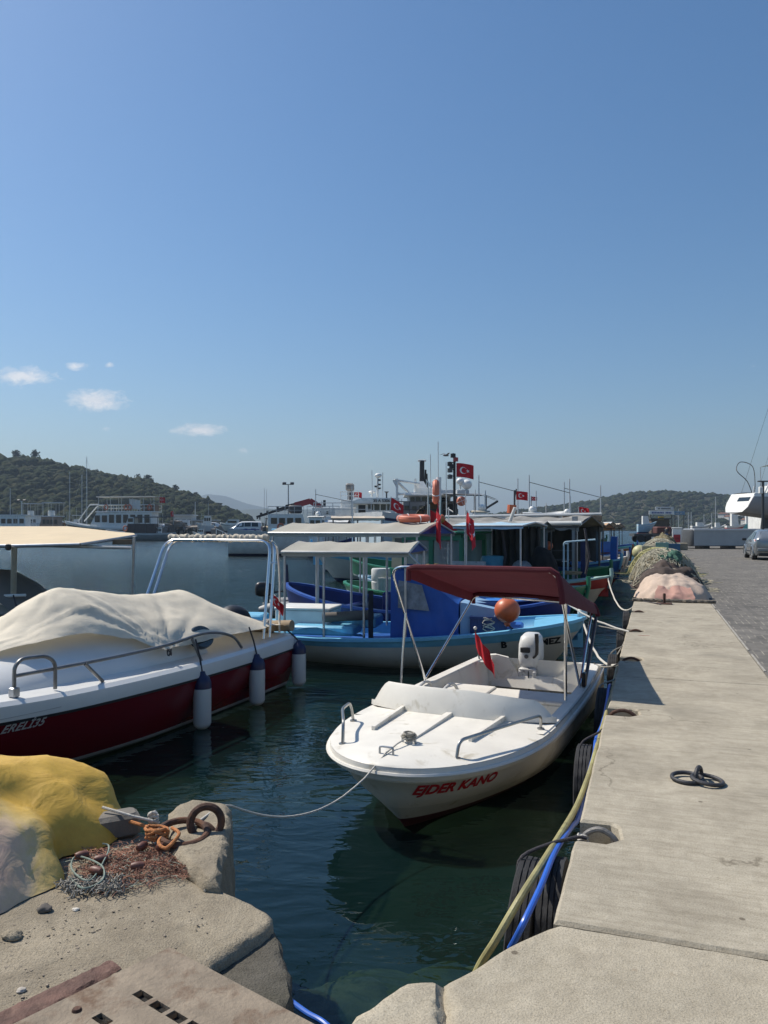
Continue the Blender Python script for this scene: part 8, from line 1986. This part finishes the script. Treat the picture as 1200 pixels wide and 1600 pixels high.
# boats ashore behind the pontoon
def boat_ashore(label,px0,px1,d,ms,z0,hh,rz=0.0,name='boat_ashore'):
    a=W(px0,0,d); L=W(px1,0,d).x-a.x; t=thing(name,label,'boat',(a.x,d,z0),rz,'small boats ashore behind the pontoon')
    simple_hull(t,L,L*.32,1.3,1.0,1.0,ms,E=L*.5); lw(L*.25,L*.6,L*.10,.95,hh,lampw,'cabin',L*.08,t=t); MB().box((L*.5,0,-.3),(.3,L*.2,.7)).build('cradle',dgrey,t,smooth=0); return t
boat_ashore('red and white small boat ashore just left of the yacht rudder',1134,1166,80,[redpt,redpt,M('dull_red',(.30,.05,.05),.5),wpaint,wpaint],.8,2.5)
boat_ashore('teal boat ashore below the yacht keel',1160,1180,84,[navy,turq,turq,turq,turq],1.0,2.1)
boat_ashore('white sailing dinghy hull ashore behind the pontoon left end',1080,1112,88,[lampw,lampw,lampw,navy,lampw],.8,1.4)
boat_ashore('low white launch ashore right of the white sailing dinghy',1112,1134,92,[lampw,lampw,lampw,dgrey,lampw],.7,1.5)
for px,py,d,lab in ((1118,776,150,'sailing boat with the tallest bare mast in the marina at right'),(1075.5,800,180,'sailing boat with a short mast left of two others in the marina'),(1080,800,176,'sailing boat mast close right of the short mast in the marina'),(1100,803,185,'sailing boat between the close pair and the tallest mast'),(1112,802,190,'sailing boat mast leaning beside the tallest mast'),(1060,795,210,'faint sailing boat mast just right of the signboards'),(1146,800,210,'sailing boat mast behind the white yacht transom')):
    sailboat(lab,px,py,d,9,rnd.uniform(-.4,.4),group='sailing boats in the marina at right')
# red white hydrant cabinet with concrete blocks
p=W(1057.5,0,61); t=thing('hydrant_cabinet','white cabinet with a red front panel standing on the quay past the nets','cabinet',(p.x,p.y,0),-A)
MB().box((0,0,.75),(.68,.6,1.5),ch=.02).build('body',lampw,t); MB().box((0,-.31,.72),(.50,.03,.62)).build('red_panel',M('sign_red',(.40,.03,.04),.4),t,smooth=0); MB().box((0,-.33,.72),(.30,.02,.16)).build('panel_mark',M('sign_red_dark',(.22,.02,.03),.4),t,smooth=0); MB().box((0,0,1.55),(.78,.7,.10),ch=.02).build('cap',lampw,t)
for k,(px,lab) in enumerate(((1055,'left concrete block of the pair in front of the white cabinet'),(1066,'right concrete block of the pair in front of the white cabinet'))):
    p=W(px,0,54); o=slab([(-.35,-.3),(.35,-.3),(.35,.3),(-.35,.3)],.50,0,.04,.01,.1,k).build('concrete_block',concl,loc=(p.x,p.y,0),rz=-A,smooth=50); tag(o,lab,'concrete block')
# sign boards at the end of the quay on a travel-lift frame
d=96.0
def board(name,label,px0,px1,py0,py1,mat,txt,tmat,ts,posts=True,dd=0,z0=0):
    a=W(px0,py1,d+dd); c_=W(px1,py0,d+dd); t=thing(name,label,'sign board',((a.x+c_.x)/2,d+dd,z0))
    w_=c_.x-a.x; h_=c_.z-a.z; zc=(a.z+c_.z)/2-z0
    MB().box((0,0,zc),(w_,.10,h_),ch=.01).build('panel',mat,t)
    if txt: decal(txt,ts,(0,-.06,zc-ts*.32),(1,0,0),(0,0,1),tmat,t,None,bold=.01,center=True)
    if posts:
        for s in(-1,1): MB().tube([(s*w_*.42,.1,0),(s*w_*.42,.1,zc+h_/2)],.06,7).build('post',dgrey,t)
    return t
board('sign_board','white sign board with blue lettering on the frame at the quay end',1014,1053,798,804,lampw,'TEKNE BAKIM' if False else None,lblu,.3)
board('sign_board','grey topmost sign board above the white blue one',1024,1052,792,797,lgrey,None,lblk,.22,False,.3)
board('sign_board','blue grey sign board at the right of the white one',1053.5,1070,799,804.5,M('sign_blue_grey',(.16,.26,.36),.5),None,lwht,.22,True,.2)
tg=bpy.data.objects.get('sign_board')
for nm,(px0,px1,py0,py1,mt,n) in {'sign_board':(1018,1049,799.6,802.6,lblu,13),'sign_board.001':(1029,1049,793.3,795.8,dgrey,12),'sign_board.002':(1056,1068,800.8,803.2,lwht,7)}.items():
    t=bpy.data.objects[nm]; b=MB(); r_=random.Random(n)
    a=W(px0,py1,d); c_=W(px1,py0,d); st_=(c_.x-a.x)/n
    for k in range(n):
        if r_.random()<.12: continue
        x=a.x+st_*(k+.5)-t.location.x; h_=(c_.z-a.z)*r_.uniform(.75,1)
        b.box((x,-.07,(a.z+c_.z)/2),(st_*.62,.012,h_))
    b.build('blurred_lettering',mt,t,smooth=0)
board('sign_board','yellow square warning board on the dark box at the quay end',1028.5,1037,807,812.5,M('sign_yellow',(.55,.34,.04),.5),None,lblk,.3,False,-2)
d=94.0; a=W(1032,0,d); t=thing('site_cabin','brown box cabin carrying the yellow board at the quay end','cabin',(a.x,d,0))
MB().box((0,1,1.3),(2.2,2,2.6)).build('wall',M('cabin_brown',(.12,.085,.06),.7,0,.2,1),t,smooth=0); MB().box((0,1,2.68),(2.5,2.3,.16)).build('roof',dgrey,t,smooth=0); MB().box((-.5,-.03,1.5),(.6,.06,.7)).build('window',glassd,t,smooth=0)
# blue-white fishing boat and dark machinery ashore before the signs
boat_ashore('pale blue fishing boat ashore left of the brown box cabin',996,1026,86,[redpt,navy,pblue,wpaint,pblue],1.0,1.9)
d=84.0; a=W(1020,0,d); t=thing('boat_trailer','dark boat trailer with wheels parked at the quay end','trailer',(a.x,d,0))
MB().box((0,0,.8),(4.6,1.6,.3)).build('frame',dgrey,t,smooth=0); MB().box((1.0,0,1.3),(1.6,1.4,.8),ch=.1).build('winch_house',M('rust_brown',(.10,.035,.03),.7,0,.3,2),t)
for x in(-1.6,-.6,1.4):
    for s in(-1,1): MB().lathe([(.001,-.12),(.42,-.12),(.42,.12),(.001,.12)],16,(x,s*.8,.42),Matrix.Rotation(math.pi/2,4,'X')).build('wheel',rubber,t)
def far_car(label,px,d,rz,paint,group='cars parked at the far end of the quay'):
    a=W(px,0,d); return vehicle('parked_car',label,'car',(a.x,d,0),rz,cst,paint,(-1.28,1.30),.31,[(-1.35,-.55,-.5,-1.0),(-.5,.30,.22,-.46)],group=group)
far_car('dark car half hidden behind the white cabinet at the quay end',1049,92,.4,black); far_car('white car behind the pontoon nose',1075,98,1.2,cwhite); far_car('dark grey car right of the cabinet at the quay end',1069,88,.9,dgrey)
person('person in dark clothes standing between the cabin and the cabinet at the quay end',W(1041,0,80).xy.to_3d(),1.0,black,denim)
# white plastic chairs on the quay among the far boats
def chair(label,loc_,rz):
    t=thing('plastic_chair',label,'chair',loc_,rz,'white plastic chairs on the quay')
    MB().box((0,0,.43),(.44,.44,.04),ch=.015).build('seat',lampw,t); MB().loft([[Vector((-.22,y,.45)) for y in(-.2,.2)]+[Vector((-.20,y,.45)) for y in(.2,-.2)],[Vector((-.32,y,.88)) for y in(-.18,.18)]+[Vector((-.30,y,.88)) for y in(.18,-.18)]]).build('backrest',lampw,t)
    for x in(-.19,.19):
        for y in(-.19,.19): MB().tube([(x,y,.42),(x*1.15,y*1.15,0)],.02,6).build('leg',lampw,t)
    return t
chair('white plastic chair left of another near the end of the net heaps',Q(.2,62,0),1.0); chair('white plastic chair nearer the road at the end of the net heaps',Q(.9,63,0),.4)
# seagull over the flag
p=W(697,712,46); g=thing('seagull','dark seagull gliding above the large red flag','bird',p,.5)
bd_=MB(); bd_.tube([(-.22,0,0),(-.10,0,.01),(.08,0,.02),(.2,0,.0)],[.02,.06,.06,.015],8); bo=bd_.build('body',M('gull_grey',(.18,.18,.19),.8),g)
for s in(-1,1): MB().loft([[Vector((.10,s*.03,.03)),Vector((-.08,s*.03,.03)),Vector((-.08,s*.03,.015)),Vector((.10,s*.03,.015))],[Vector((.08,s*.3,.16)),Vector((-.04,s*.3,.15)),Vector((-.04,s*.3,.14)),Vector((.08,s*.3,.145))],[Vector((-.04,s*.6,.09)),Vector((-.07,s*.6,.09)),Vector((-.07,s*.6,.085)),Vector((-.04,s*.6,.085))]]).build('wing',M('gull_grey',(.18,.18,.19),.8),bo)
